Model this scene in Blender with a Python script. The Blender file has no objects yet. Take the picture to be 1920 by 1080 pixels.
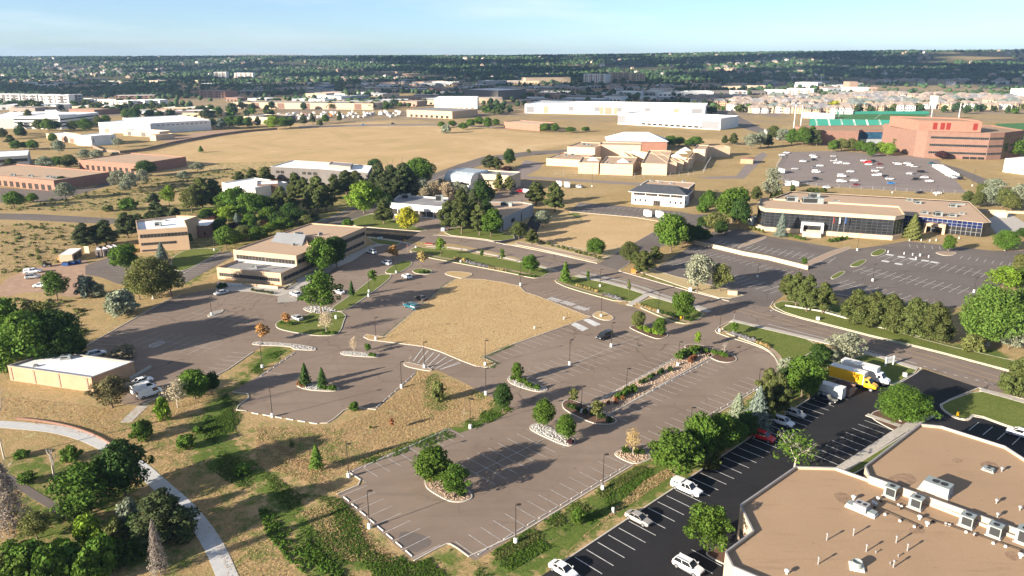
import bpy, bmesh, math, random
import numpy as np
from mathutils import Vector, Matrix

# ---------------------------------------------------------------- camera, sky, sun, exposure
SC = bpy.context.scene
COL = SC.collection
F, HY, CH = 1395.0, 107.0, 74.0          # focal length in picture pixels, horizon row, camera height in metres
PITCH = math.atan((540 - HY) / F)
cam_d = bpy.data.cameras.new('camera'); cam_d.sensor_width = 36.0; cam_d.lens = F / 1920 * 36
cam_d.clip_start = 1.0; cam_d.clip_end = 60000
cam = bpy.data.objects.new('camera', cam_d); COL.objects.link(cam)
cam.location = (0, 0, CH); cam.rotation_euler = (math.pi / 2 - PITCH, 0, 0)
SC.camera = cam

SUN_EL = math.radians(16.0)
SUN_TRAVEL = math.radians(34.0)          # direction the light travels, measured from +X
W = bpy.data.worlds.new('World'); SC.world = W; W.use_nodes = True
wn = W.node_tree; wn.nodes.clear()
wo = wn.nodes.new('ShaderNodeOutputWorld'); wb = wn.nodes.new('ShaderNodeBackground')
sky = wn.nodes.new('ShaderNodeTexSky'); sky.sky_type = 'NISHITA'; sky.sun_disc = False
sky.sun_elevation = SUN_EL
sd = Vector((-math.cos(SUN_TRAVEL) * math.cos(SUN_EL), -math.sin(SUN_TRAVEL) * math.cos(SUN_EL), math.sin(SUN_EL)))
sky.sun_rotation = math.atan2(sd.x, sd.y)
sky.altitude = 1800; sky.air_density = 0.85; sky.dust_density = 0.9; sky.ozone_density = 3.5
wb.inputs['Strength'].default_value = 0.060
wtc = wn.nodes.new('ShaderNodeTexCoord'); wmp = wn.nodes.new('ShaderNodeMapping'); wmp.inputs['Scale'].default_value = (2.0, 2.0, 16.0)
wnz = wn.nodes.new('ShaderNodeTexNoise'); wnz.inputs['Scale'].default_value = 1.6; wnz.inputs['Detail'].default_value = 6; wnz.inputs['Roughness'].default_value = 0.6
wmr = wn.nodes.new('ShaderNodeMapRange'); wmr.inputs['From Min'].default_value = 0.48; wmr.inputs['From Max'].default_value = 0.78; wmr.inputs['To Min'].default_value = 0.12; wmr.inputs['To Max'].default_value = 0.55
wmx = wn.nodes.new('ShaderNodeMix'); wmx.data_type = 'RGBA'; wmx.inputs[7].default_value = (5.6, 6.1, 6.5, 1)
wn.links.new(wtc.outputs['Generated'], wmp.inputs['Vector']); wn.links.new(wmp.outputs[0], wnz.inputs['Vector']); wn.links.new(wnz.outputs['Fac'], wmr.inputs['Value'])
wn.links.new(wmr.outputs[0], wmx.inputs[0]); wn.links.new(sky.outputs[0], wmx.inputs[6])
wn.links.new(wmx.outputs[2], wb.inputs[0]); wn.links.new(wb.outputs[0], wo.inputs[0])
sl = bpy.data.lights.new('sun', 'SUN'); sl.energy = 5.0; sl.angle = math.radians(0.5); sl.color = (1.0, 0.90, 0.76)
so = bpy.data.objects.new('sun', sl); COL.objects.link(so)
so.rotation_euler = (-sd).to_track_quat('-Z', 'Y').to_euler()
SC.view_settings.view_transform = 'Standard'; SC.view_settings.look = 'None'
SC.view_settings.exposure = 1.62; SC.view_settings.gamma = 1.0; SC.view_settings.use_curve_mapping = False
SC.cycles.max_bounces = 5; SC.cycles.diffuse_bounces = 2; SC.cycles.transparent_max_bounces = 8

# ---------------------------------------------------------------- measuring helpers (survey of the ground plane)
def P(u, v, z=0.0):
    x = (u - 960) / F; y = -(v - 540) / F
    d = (x, math.cos(PITCH) + y * math.sin(PITCH), -math.sin(PITCH) + y * math.cos(PITCH))
    t = (z - CH) / d[2]
    return Vector((d[0] * t, d[1] * t, z))
def proj(p):
    rx, ry, rz = p[0], p[1], p[2] - CH
    fw = ry * math.cos(PITCH) - rz * math.sin(PITCH); up = ry * math.sin(PITCH) + rz * math.cos(PITCH)
    return 960 + F * rx / fw, 540 - F * up / fw
def hfrom(u, v, vt):
    b = P(u, v); lo, hi = 0.0, 60.0
    for _ in range(30):
        m = (lo + hi) / 2
        if proj((b.x, b.y, m))[1] > vt: lo = m
        else: hi = m
    return (lo + hi) / 2
def ppm(u, v):                              # picture pixels per metre across, at a ground spot
    b = P(u, v); return F / (b.y * math.cos(PITCH) + CH * math.sin(PITCH))
def PW(pts, z=0.0): return [P(a, b, z) for a, b in pts]
GA = math.radians(46.2)                     # street grid: rows run this way, stalls across it

# ---------------------------------------------------------------- mesh helpers
def tag(o, label=None, cat=None, group=None, kind=None):
    if label: o['label'] = label
    if cat: o['category'] = cat
    if group: o['group'] = group
    if kind: o['kind'] = kind
    return o
def empty(name, loc=(0, 0, 0), rz=0):
    o = bpy.data.objects.new(name, None); COL.objects.link(o); o.location = loc; o.rotation_euler = (0, 0, rz)
    o.empty_display_size = 0.3
    return o
class MB:
    def __init__(s): s.v = []; s.f = []; s.m = []; s.cur = 0
    def add(s, vs, fs):
        n = len(s.v); s.v += [tuple(p) for p in vs]
        for f in fs: s.f.append(tuple(i + n for i in f)); s.m.append(s.cur)
        return s
    def box(s, x0, x1, y0, y1, z0, z1):
        s.add([(x0,y0,z0),(x1,y0,z0),(x1,y1,z0),(x0,y1,z0),(x0,y0,z1),(x1,y0,z1),(x1,y1,z1),(x0,y1,z1)],
              [(0,3,2,1),(4,5,6,7),(0,1,5,4),(1,2,6,5),(2,3,7,6),(3,0,4,7)]); return s
    def obox(s, c, dx, dy, z0, z1, a=0.0, tx=1.0, ty=1.0):
        ca, sa = math.cos(a), math.sin(a); vs = []
        for z, kx, ky in ((z0, 1, 1), (z1, tx, ty)):
            for i, j in ((-1,-1),(1,-1),(1,1),(-1,1)):
                px, py = i*dx/2*kx, j*dy/2*ky
                vs.append((c[0]+px*ca-py*sa, c[1]+px*sa+py*ca, z))
        s.add(vs, [(0,3,2,1),(4,5,6,7),(0,1,5,4),(1,2,6,5),(2,3,7,6),(3,0,4,7)]); return s
    def prism(s, poly, z0, z1, bottom=False):
        n = len(poly)
        vs = [(p[0], p[1], z0) for p in poly] + [(p[0], p[1], z1) for p in poly]
        fs = [(i, (i+1) % n, n+(i+1) % n, n+i) for i in range(n)] + [tuple(range(n, 2*n))]
        if bottom: fs.append(tuple(reversed(range(n))))
        s.add(vs, fs); return s
    def sheet(s, poly, z):
        s.add([(p[0], p[1], z) for p in poly], [tuple(range(len(poly)))]); return s
    def ring(s, outer, inner, z0, z1):
        n = len(outer)
        vs = [(p[0],p[1],z0) for p in outer]+[(p[0],p[1],z1) for p in outer]+[(p[0],p[1],z0) for p in inner]+[(p[0],p[1],z1) for p in inner]
        fs = []
        for i in range(n):
            j = (i+1) % n
            fs += [(i,j,n+j,n+i), (n+i,n+j,3*n+j,3*n+i), (3*n+i,3*n+j,2*n+j,2*n+i)]
        s.add(vs, fs); return s
    def tube(s, p, q, r1, r2=None, n=6, cap=True):
        r2 = r1 if r2 is None else r2
        p = Vector(p); q = Vector(q); d = (q-p)
        if d.length < 1e-6: return s
        d.normalize(); a = d.orthogonal().normalized(); b = d.cross(a)
        vs = []
        for c, r in ((p, r1), (q, r2)):
            for i in range(n):
                t = 2*math.pi*i/n; vs.append(c + a*math.cos(t)*r + b*math.sin(t)*r)
        fs = [(i, (i+1) % n, n+(i+1) % n, n+i) for i in range(n)]
        if cap: fs += [tuple(range(n, 2*n)), tuple(reversed(range(n)))]
        s.add(vs, fs); return s
    def lathe(s, prof, c=(0,0,0), n=12):
        vs = []
        for r, z in prof:
            for i in range(n):
                t = 2*math.pi*i/n; vs.append((c[0]+r*math.cos(t), c[1]+r*math.sin(t), c[2]+z))
        fs = []
        for k in range(len(prof)-1):
            for i in range(n):
                j = (i+1) % n; fs.append((k*n+i, k*n+j, (k+1)*n+j, (k+1)*n+i))
        fs.append(tuple(range((len(prof)-1)*n, len(prof)*n)))
        s.add(vs, fs); return s
    def mesh(s, name, mats, org=(0,0,0), smooth=False):
        me = bpy.data.meshes.new(name)
        ox, oy, oz = org[0], org[1], (org[2] if len(org) > 2 else 0)
        me.from_pydata([(a-ox, b-oy, c-oz) for a, b, c in s.v], [], s.f)
        if not isinstance(mats, (list, tuple)): mats = [mats]
        for m in mats: me.materials.append(m)
        if len(mats) > 1: me.polygons.foreach_set('material_index', s.m)
        if smooth: me.polygons.foreach_set('use_smooth', [True]*len(me.polygons))
        me.update(); return me
    def build(s, name, mats, parent=None, org=(0,0,0), smooth=False, loc=None):
        o = bpy.data.objects.new(name, s.mesh(name, mats, org, smooth)); COL.objects.link(o)
        if parent is not None: o.parent = parent
        if loc is not None: o.location = loc
        elif parent is None and tuple(org) != (0,0,0): o.location = (org[0], org[1], org[2] if len(org) > 2 else 0)
        return o
def children(o): return [c for c in KIDS.get(o.name, [])]
KIDS = {}
def copy_tree(o, parent=None):
    c = o.copy(); COL.objects.link(c)
    if parent is not None: c.parent = parent
    for ch in list(o.children): copy_tree(ch, c)
    return c
def area(poly): return sum(poly[i][0]*poly[(i+1) % len(poly)][1]-poly[(i+1) % len(poly)][0]*poly[i][1] for i in range(len(poly)))/2
def ccw(poly): return list(poly) if area(poly) > 0 else list(reversed(poly))
def inset(poly, d):
    n = len(poly); out = []
    for i in range(n):
        a, b, c = Vector(poly[i-1][:2]), Vector(poly[i][:2]), Vector(poly[(i+1) % n][:2])
        e1 = (b-a).normalized(); e2 = (c-b).normalized()
        n1 = Vector((-e1.y, e1.x)); n2 = Vector((-e2.y, e2.x))
        m = (n1+n2)
        if m.length < 0.2: m = n1
        m.normalize(); k = max(0.35, m.dot(n1))
        out.append(b + m*(d/k))
    return out
def chaikin(poly, it=2, q=0.25):
    for _ in range(it):
        out = []
        for i in range(len(poly)):
            a = Vector(poly[i][:2]); b = Vector(poly[(i+1) % len(poly)][:2])
            out += [a.lerp(b, q), a.lerp(b, 1-q)]
        poly = out
    return poly
ORD = ['first','second','third','fourth','fifth','sixth','seventh','eighth','ninth','tenth','eleventh','twelfth']
def ordw(i):
    if i < 12: return ORD[i]
    n = i+1; return f"{n}{'th' if 10 < n % 100 < 14 else {1:'st',2:'nd',3:'rd'}.get(n % 10,'th')}"

# ---------------------------------------------------------------- materials
def new_mat(name):
    m = bpy.data.materials.new(name); m.use_nodes = True
    nt = m.node_tree; b = nt.nodes['Principled BSDF']; b.inputs['Roughness'].default_value = 0.9
    b.inputs['Specular IOR Level'].default_value = 0.25
    return m, nt, b
def N(nt, t, **kw):
    n = nt.nodes.new(t)
    for k, v in kw.items():
        if k in n.inputs.keys(): n.inputs[k].default_value = v
        else: setattr(n, k, v)
    return n
def noise(nt, vec, scale, detail=3, rough=0.55, dist=0.0):
    n = N(nt, 'ShaderNodeTexNoise'); n.inputs['Scale'].default_value = scale; n.inputs['Detail'].default_value = detail
    n.inputs['Roughness'].default_value = rough; n.inputs['Distortion'].default_value = dist
    nt.links.new(vec, n.inputs['Vector']); return n.outputs['Fac']
def ramp(nt, fac, a, b):
    n = N(nt, 'ShaderNodeMapRange'); n.inputs['From Min'].default_value = a; n.inputs['From Max'].default_value = b
    n.clamp = True; nt.links.new(fac, n.inputs['Value']); return n.outputs['Result']
def mix(nt, fac, c1, c2, mode='MIX'):
    n = N(nt, 'ShaderNodeMix'); n.data_type = 'RGBA'; n.blend_type = mode
    for s, c in ((n.inputs[6], c1), (n.inputs[7], c2)):
        if isinstance(c, (tuple, list)): s.default_value = (c[0], c[1], c[2], 1)
        else: nt.links.new(c, s)
    if isinstance(fac, (int, float)): n.inputs[0].default_value = fac
    else: nt.links.new(fac, n.inputs[0])
    return n.outputs[2]
def math_(nt, op, a, b=0.0):
    n = N(nt, 'ShaderNodeMath'); n.operation = op
    for s, c in ((n.inputs[0], a), (n.inputs[1], b)):
        if isinstance(c, (int, float)): s.default_value = c
        else: nt.links.new(c, s)
    return n.outputs[0]
def bump(nt, bs, h, strength=0.5, dist=0.1):
    n = N(nt, 'ShaderNodeBump'); n.inputs['Strength'].default_value = strength; n.inputs['Distance'].default_value = dist
    nt.links.new(h, n.inputs['Height']); nt.links.new(n.outputs[0], bs.inputs['Normal'])
def wpos(nt): return N(nt, 'ShaderNodeNewGeometry').outputs['Position']
def opos(nt): return N(nt, 'ShaderNodeTexCoord').outputs['Object']
def plain(name, c, rough=0.7, metal=0.0, var=0.12, scale=0.6, spec=0.25, c2=None, bumpd=0.0):
    m, nt, b = new_mat(name); v = opos(nt)
    f = ramp(nt, noise(nt, v, scale, 4, 0.65), 0.3, 0.7)
    lo = c2 if c2 else tuple(x*(1-var) for x in c); hi = tuple(min(1, x*(1+var)) for x in c)
    nt.links.new(mix(nt, f, lo, hi), b.inputs['Base Color'])
    b.inputs['Roughness'].default_value = rough; b.inputs['Metallic'].default_value = metal
    b.inputs['Specular IOR Level'].default_value = spec
    if bumpd: bump(nt, b, noise(nt, v, scale*8, 3), 0.5, bumpd)
    return m
M = {}
def pm(name, *a, **k): M[name] = plain(name, *a, **k); return M[name]

pm('concrete', (0.42,0.38,0.33), 0.9, scale=1.2, var=0.16)
pm('kerb', (0.50,0.45,0.38), 0.9, scale=1.5, var=0.14)
pm('white_paint', (0.62,0.61,0.58), 0.8, scale=2.5, var=0.16)
pm('stop_block', (0.62,0.59,0.54), 0.9, scale=2.0, var=0.15)
pm('line_paint', (0.50,0.48,0.45), 0.85, scale=1.4, c2=(0.26,0.24,0.22))
pm('line_bright', (0.66,0.65,0.62), 0.8, scale=1.0, c2=(0.44,0.43,0.42))
pm('yellow_line', (0.52,0.34,0.12), 0.8, scale=1.0, var=0.2)
pm('pole_metal', (0.045,0.035,0.03), 0.5, 0.3)
pm('pole_grey', (0.35,0.34,0.33), 0.5, 0.3)
pm('beige_wall', (0.50,0.345,0.22), 0.9, scale=0.4, var=0.06)
pm('cream_wall', (0.50,0.38,0.26), 0.9, scale=0.3, var=0.06)
pm('white_wall', (0.68,0.66,0.62), 0.85, scale=0.2, var=0.05)
pm('grey_wall', (0.14,0.125,0.115), 0.9, scale=0.3, var=0.08)
pm('lightgrey_wall', (0.32,0.32,0.32), 0.9, scale=0.3, var=0.07)
pm('brown_wall', (0.20,0.12,0.09), 0.9, scale=0.3, var=0.12)
pm('tan_dark', (0.33,0.22,0.16), 0.9, scale=0.3, var=0.1)
pm('white_roof', (0.80,0.80,0.80), 0.8, scale=0.12, c2=(0.66,0.66,0.66))
pm('grey_roof', (0.26,0.25,0.25), 0.9, scale=0.15, c2=(0.2,0.19,0.19))
pm('dark_roof', (0.055,0.06,0.07), 0.8, scale=0.5, var=0.2)
pm('taupe_roof', (0.30,0.24,0.20), 0.9, scale=0.2, var=0.12)
pm('green_roof', (0.16,0.18,0.16), 0.9, scale=0.2, var=0.12)
pm('metal_unit', (0.29,0.32,0.305), 0.5, 0.2, scale=0.8, var=0.08)
pm('metal_cap', (0.34,0.32,0.31), 0.5, 0.3, scale=0.8)
pm('metal_roof', (0.42,0.47,0.50), 0.45, 0.4, scale=0.5)
pm('dark_grille', (0.03,0.03,0.03), 0.6)
pm('window_frame', (0.20,0.17,0.15), 0.6)
pm('bark', (0.15,0.11,0.08), 0.95, scale=3, var=0.3)
pm('bark_pale', (0.42,0.36,0.30), 0.95, scale=3, var=0.2)
pm('deadwood', (0.30,0.25,0.21), 0.95, scale=3, var=0.25)
pm('rubber', (0.02,0.02,0.02), 0.85)
pm('rim', (0.40,0.40,0.41), 0.35, 0.7)
pm('headlamp', (0.75,0.75,0.72), 0.15, 0.0, spec=0.6)
pm('tail_lamp', (0.35,0.02,0.02), 0.25)
pm('dark_trim', (0.03,0.03,0.035), 0.5)
pm('orange', (0.70,0.17,0.03), 0.6)
pm('blue_bin', (0.03,0.09,0.26), 0.5)
pm('teal_cover', (0.03,0.19,0.14), 0.6, var=0.08)
pm('pitch', (0.05,0.15,0.035), 0.9, scale=0.05, var=0.12)
pm('fence_wood', (0.22,0.16,0.12), 0.9, scale=0.5, var=0.2)
pm('sign_red', (0.20,0.025,0.02), 0.5, var=0.02)
pm('rock_white', (0.42,0.40,0.37), 0.9, var=0.15)
pm('rock_tan', (0.36,0.26,0.18), 0.9, var=0.2)
pm('gravel_bed', (0.36,0.26,0.18), 0.95, scale=2.5, c2=(0.28,0.2,0.15), bumpd=0.08)
pm('white_gravel', (0.40,0.36,0.32), 0.95, scale=3.0, c2=(0.22,0.19,0.16), bumpd=0.1)
pm('mulch', (0.16,0.09,0.06), 0.95, scale=3.0, c2=(0.08,0.05,0.035), bumpd=0.08)
pm('roof_stain', (0.30,0.195,0.12), 0.95, scale=1.5, c2=(0.20,0.13,0.085)); pm('dirt', (0.38,0.25,0.17), 0.95, scale=0.4, c2=(0.28,0.18,0.12), bumpd=0.04)

def glass(name, c, rough=0.08, spec=0.6):
    m, nt, b = new_mat(name); v = opos(nt)
    f = ramp(nt, noise(nt, v, 0.35, 2), 0.35, 0.65)
    nt.links.new(mix(nt, f, tuple(x*0.6 for x in c), c), b.inputs['Base Color'])
    b.inputs['Roughness'].default_value = rough; b.inputs['Specular IOR Level'].default_value = spec
    M[name] = m; return m
glass('car_glass', (0.015,0.018,0.022), 0.06, 0.7)
glass('window_glass', (0.05,0.045,0.04), 0.10, 0.5)
glass('black_glass', (0.025,0.028,0.032), 0.05, 0.7)
glass('blue_glass', (0.010,0.022,0.095), 0.08, 0.6)
glass('teal_glass', (0.03,0.10,0.18), 0.08, 0.6)

def brick(name, c, mortar, sc=1.0):
    m, nt, b = new_mat(name); g = N(nt, 'ShaderNodeNewGeometry'); v = g.outputs['Position']
    sx = N(nt, 'ShaderNodeSeparateXYZ'); nt.links.new(v, sx.inputs[0])
    fr = math_(nt, 'FRACT', math_(nt, 'MULTIPLY', sx.outputs[2], sc))
    ln = ramp(nt, fr, 0.86, 0.9)
    f = ramp(nt, noise(nt, v, 0.35, 5, 0.7), 0.3, 0.7)
    c1 = mix(nt, f, tuple(x*0.86 for x in c), tuple(min(1, x*1.1) for x in c))
    nt.links.new(mix(nt, math_(nt, 'MULTIPLY', ln, 0.5), c1, mortar), b.inputs['Base Color'])
    M[name] = m
brick('red_brick', (0.30,0.15,0.105), (0.26,0.13,0.09), 0.8)
brick('pink_brick', (0.225,0.128,0.095), (0.28,0.165,0.125), 0.5)
pm('panel_grey', (0.20,0.20,0.21), 0.9, var=.05); pm('panel_tan', (0.36,0.25,0.17), 0.9, var=.05)
brick('tan_brick', (0.42,0.27,0.165), (0.36,0.23,0.14), 0.9)
brick('block_wall', (0.58,0.42,0.28), (0.50,0.36,0.24), 0.5)
brick('dark_brick', (0.15,0.09,0.075), (0.11,0.06,0.05), 0.8)

def asphalt(name, c, c2, crack=0.6, cold=None, rough=0.9):
    m, nt, b = new_mat(name); v = wpos(nt)
    f1 = ramp(nt, noise(nt, v, 0.045, 4, 0.6, 0.6), 0.3, 0.7)
    f2 = ramp(nt, noise(nt, v, 0.5, 5, 0.7), 0.25, 0.75)
    f3 = noise(nt, v, 9.0, 2)
    mp = N(nt, 'ShaderNodeMapping'); mp.inputs['Rotation'].default_value = (0, 0, -GA); mp.inputs['Scale'].default_value = (0.05, 0.4, 1); nt.links.new(v, mp.inputs['Vector'])
    f4 = ramp(nt, noise(nt, mp.outputs[0], 1.0, 4, 0.6, 0.3), 0.5, 0.7)
    base = mix(nt, f1, c, c2)
    base = mix(nt, math_(nt, 'MULTIPLY', f4, 0.4), base, tuple(x*0.72 for x in c))
    base = mix(nt, math_(nt, 'MULTIPLY', f2, 0.30), base, tuple(x*0.6 for x in c))
    base = mix(nt, math_(nt, 'MULTIPLY', f3, 0.25), base, tuple(min(1, x*1.5) for x in c2))
    # wandering cracks
    wv = N(nt, 'ShaderNodeTexNoise'); wv.inputs['Scale'].default_value = 0.25; wv.inputs['Detail'].default_value = 4
    nt.links.new(v, wv.inputs['Vector'])
    mx = N(nt, 'ShaderNodeMix'); mx.data_type = 'VECTOR'; mx.inputs[0].default_value = 0.06
    nt.links.new(v, mx.inputs[4])
    sc = N(nt, 'ShaderNodeVectorMath'); sc.operation = 'SCALE'; sc.inputs['Scale'].default_value = 60
    nt.links.new(wv.outputs['Color'], sc.inputs[0]); nt.links.new(sc.outputs[0], mx.inputs[5])
    vo = N(nt, 'ShaderNodeTexVoronoi'); vo.feature = 'DISTANCE_TO_EDGE'; vo.inputs['Scale'].default_value = 0.085
    nt.links.new(mx.outputs[1], vo.inputs['Vector'])
    cr = ramp(nt, vo.outputs['Distance'], 0.015, 0.002)
    gate = ramp(nt, noise(nt, v, 0.03, 2), 0.46, 0.60)
    base = mix(nt, math_(nt, 'MULTIPLY', math_(nt, 'MULTIPLY', cr, gate), crack), base, tuple(x*0.3 for x in c))
    # oil spots and tyre sweeps
    vs = N(nt, 'ShaderNodeTexVoronoi'); vs.inputs['Scale'].default_value = 0.21; nt.links.new(v, vs.inputs['Vector'])
    sp = ramp(nt, vs.outputs['Distance'], 0.09, 0.03)
    base = mix(nt, math_(nt, 'MULTIPLY', sp, 0.45), base, tuple(x*0.4 for x in c))
    nt.links.new(base, b.inputs['Base Color'])
    b.inputs['Roughness'].default_value = rough
    bump(nt, b, f3, 0.35, 0.02)
    M[name] = m
asphalt('asphalt_brown', (0.176,0.129,0.096), (0.250,0.189,0.144))
asphalt('asphalt_road', (0.165,0.126,0.101), (0.235,0.184,0.150), 0.9)
asphalt('asphalt_grey', (0.118,0.096,0.082), (0.168,0.140,0.122))
asphalt('asphalt_dark', (0.012,0.012,0.014), (0.024,0.022,0.023), 0.5)
asphalt('asphalt_far', (0.20,0.16,0.14), (0.24,0.195,0.17), 0.3)

def gravel_roof(name, c, c2, c3):
    m, nt, b = new_mat(name); v = wpos(nt)
    f1 = ramp(nt, noise(nt, v, 0.06, 4, 0.6, 0.4), 0.3, 0.7)
    f2 = noise(nt, v, 7.0, 3, 0.8)
    st = N(nt, 'ShaderNodeMapping'); st.inputs['Rotation'].default_value = (0, 0, 0.4); st.inputs['Scale'].default_value = (0.12, 0.9, 1)
    nt.links.new(v, st.inputs['Vector'])
    f3 = ramp(nt, noise(nt, st.outputs[0], 0.8, 4, 0.7), 0.56, 0.72)
    base = mix(nt, f1, c, c2); base = mix(nt, ramp(nt, f2, 0.35, 0.75), base, tuple(x*0.78 for x in c))
    base = mix(nt, math_(nt, 'MULTIPLY', f3, 0.35), base, c3)
    sp = N(nt, 'ShaderNodeTexVoronoi'); sp.inputs['Scale'].default_value = 0.33; nt.links.new(v, sp.inputs['Vector']); base = mix(nt, math_(nt, 'MULTIPLY', ramp(nt, sp.outputs['Distance'], 0.10, 0.02), 0.6), base, c3)
    nt.links.new(base, b.inputs['Base Color']); bump(nt, b, f2, 0.6, 0.03)
    b.inputs['Roughness'].default_value = 0.95
    M[name] = m
gravel_roof('gravel_roof', (0.35,0.232,0.14), (0.42,0.285,0.175), (0.22,0.135,0.085))
gravel_roof('pink_gravel', (0.46,0.32,0.215), (0.52,0.37,0.25), (0.32,0.21,0.14))

def grassmat(name, c, c2, c3, sc=1.0, bd=0.12, stripes=0.0):
    m, nt, b = new_mat(name); v = wpos(nt)
    f1 = ramp(nt, noise(nt, v, 0.05*sc, 4, 0.6, 0.5), 0.35, 0.65)
    f2 = ramp(nt, noise(nt, v, 0.6*sc, 5, 0.75), 0.35, 0.65)
    f3 = noise(nt, v, 3.0, 3, 0.75)
    base = mix(nt, f1, c, c2); base = mix(nt, math_(nt, 'MULTIPLY', f2, 0.45), base, c3)
    base = mix(nt, ramp(nt, f3, 0.35, 0.7), base, tuple(x*0.72 for x in c))
    h = f3
    if stripes:
        mp = N(nt, 'ShaderNodeMapping'); mp.inputs['Rotation'].default_value = (0, 0, -GA); nt.links.new(v, mp.inputs['Vector'])
        sp = N(nt, 'ShaderNodeSeparateXYZ'); nt.links.new(mp.outputs[0], sp.inputs[0])
        wv = math_(nt, 'SINE', math_(nt, 'ADD', math_(nt, 'MULTIPLY', sp.outputs[1], 6.28/stripes), math_(nt, 'MULTIPLY', noise(nt, v, 0.25, 2), 14.0)))
        wv = ramp(nt, wv, -1, 1)
        base = mix(nt, math_(nt, 'MULTIPLY', wv, 0.16), base, c3)
        h = math_(nt, 'ADD', math_(nt, 'MULTIPLY', f3, 0.6), math_(nt, 'MULTIPLY', wv, 0.12))
    nt.links.new(base, b.inputs['Base Color']); bump(nt, b, h, 0.9, bd)
    b.inputs['Roughness'].default_value = 1.0; b.inputs['Specular IOR Level'].default_value = 0.05
    M[name] = m
grassmat('lawn', (0.105,0.15,0.028), (0.16,0.185,0.045), (0.30,0.25,0.10), 1.6, 0.05)
grassmat('field_gold', (0.53,0.365,0.19), (0.60,0.43,0.235), (0.33,0.24,0.08), 2.2, 0.22, 1.3)
grassmat('dry_mown', (0.50,0.38,0.21), (0.55,0.42,0.24), (0.30,0.27,0.10), 0.8, 0.06)
pm('path_concrete', (0.47,0.46,0.44), 0.9, scale=0.8, var=0.10)
pm('thin_mullion', (0.085,0.085,0.09), 0.5)

def foliage(name):
    m, nt, b = new_mat(name)
    oi = N(nt, 'ShaderNodeObjectInfo'); at = N(nt, 'ShaderNodeAttribute'); at.attribute_name = 'leaf'
    g = N(nt, 'ShaderNodeNewGeometry')
    c = oi.outputs['Color']
    hs = N(nt, 'ShaderNodeHueSaturation'); nt.links.new(c, hs.inputs['Color'])
    nt.links.new(math_(nt, 'ADD', 0.48, math_(nt, 'MULTIPLY', at.outputs['Fac'], 0.035)), hs.inputs['Hue'])
    nt.links.new(math_(nt, 'ADD', 0.55, math_(nt, 'MULTIPLY', at.outputs['Fac'], 0.9)), hs.inputs['Value'])
    hs.inputs['Saturation'].default_value = 1.0
    nt.links.new(hs.outputs[0], b.inputs['Base Color'])
    b.inputs['Roughness'].default_value = 0.8; b.inputs['Specular IOR Level'].default_value = 0.15
    tr = N(nt, 'ShaderNodeBsdfTranslucent'); nt.links.new(hs.outputs[0], tr.inputs['Color'])
    ms = N(nt, 'ShaderNodeMixShader'); ms.inputs[0].default_value = 0.25
    out = [n for n in nt.nodes if n.type == 'OUTPUT_MATERIAL'][0]
    nt.links.new(b.outputs[0], ms.inputs[1]); nt.links.new(tr.outputs[0], ms.inputs[2]); nt.links.new(ms.outputs[0], out.inputs[0])
    M[name] = m
foliage('foliage')
def objpaint():
    m, nt, b = new_mat('car_paint'); oi = N(nt, 'ShaderNodeObjectInfo')
    nt.links.new(oi.outputs['Color'], b.inputs['Base Color'])
    b.inputs['Roughness'].default_value = 0.32; b.inputs['Specular IOR Level'].default_value = 0.5
    b.inputs['Coat Weight'].default_value = 0.6; b.inputs['Coat Roughness'].default_value = 0.08
    M['car_paint'] = m
    m, nt, b = new_mat('tinted'); oi = N(nt, 'ShaderNodeObjectInfo'); nt.links.new(oi.outputs['Color'], b.inputs['Base Color'])
    b.inputs['Roughness'].default_value = 0.85
    M['tinted'] = m
objpaint()
# ================================================================ THE GROUND
def sstep(a, b, x):
    t = np.clip((x-a)/(b-a), 0, 1); return t*t*(3-2*t)
def ridge(x, y):
    x = np.asarray(x, float); y = np.asarray(y, float)
    s = x/np.maximum(y, 1.0)
    top = np.interp(s, [-1.2,-0.7,-0.35,0.0,0.15,0.27,0.45,0.7,1.2], [64,66,71,75,82,91,98,108,112])
    und = 4*np.sin(x/310.0+1.3)+3*np.sin(x/137.0+y/400.0)+2.5*np.sin(y/170.0+x/520.0)
    y0 = np.interp(s, [-0.7,0,0.3,0.7], [2500,2300,1950,1900])
    t = sstep(y0, y0+2500, y)
    return t*(top+und*(1-sstep(y0+1500, y0+2600, y)))
def gz(x, y): return float(ridge(x, y))
def inpoly(X, Y, poly):
    c = np.zeros(X.shape, bool); n = len(poly); j = n-1
    for i in range(n):
        xi, yi = poly[i][0], poly[i][1]; xj, yj = poly[j][0], poly[j][1]
        with np.errstate(divide='ignore', invalid='ignore'):
            c ^= ((yi > Y) != (yj > Y)) & (X < (xj-xi)*(Y-yi)/(yj-yi+1e-12)+xi)
        j = i
    return c
def soft(X, Y, pts, r):
    poly = PW(pts); out = np.zeros(X.shape)
    for k in range(9):
        dx, dy = (0, 0) if k == 0 else (r*math.cos(k*0.785), r*math.sin(k*0.785))
        out += inpoly(X+dx, Y+dy, poly)
    return out/9
def axis(lo, hi, fine0, fine1, step, growth):
    a = list(np.arange(fine0, fine1, step)); s = step
    while a[-1] < hi: s *= growth; a.append(a[-1]+s)
    s = step; b = [a[0]]
    while b[-1] > lo: s *= growth; b.append(b[-1]-s)
    return np.array(sorted(set(b[1:]+a)))
gx = axis(-16000, 16000, -220, 260, 2.2, 1.075); gy = axis(-3000, 16000, 70, 430, 2.2, 1.045)
GX, GY = np.meshgrid(gx, gy); GZ = ridge(GX, GY)
nx, ny = len(gx), len(gy)
vv = np.stack([GX.ravel(), GY.ravel(), GZ.ravel()], 1)
ii = np.arange((nx-1)*(ny-1)); r_, c_ = ii//(nx-1), ii % (nx-1); a0 = r_*nx+c_
ff = np.stack([a0, a0+1, a0+nx+1, a0+nx], 1)
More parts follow.
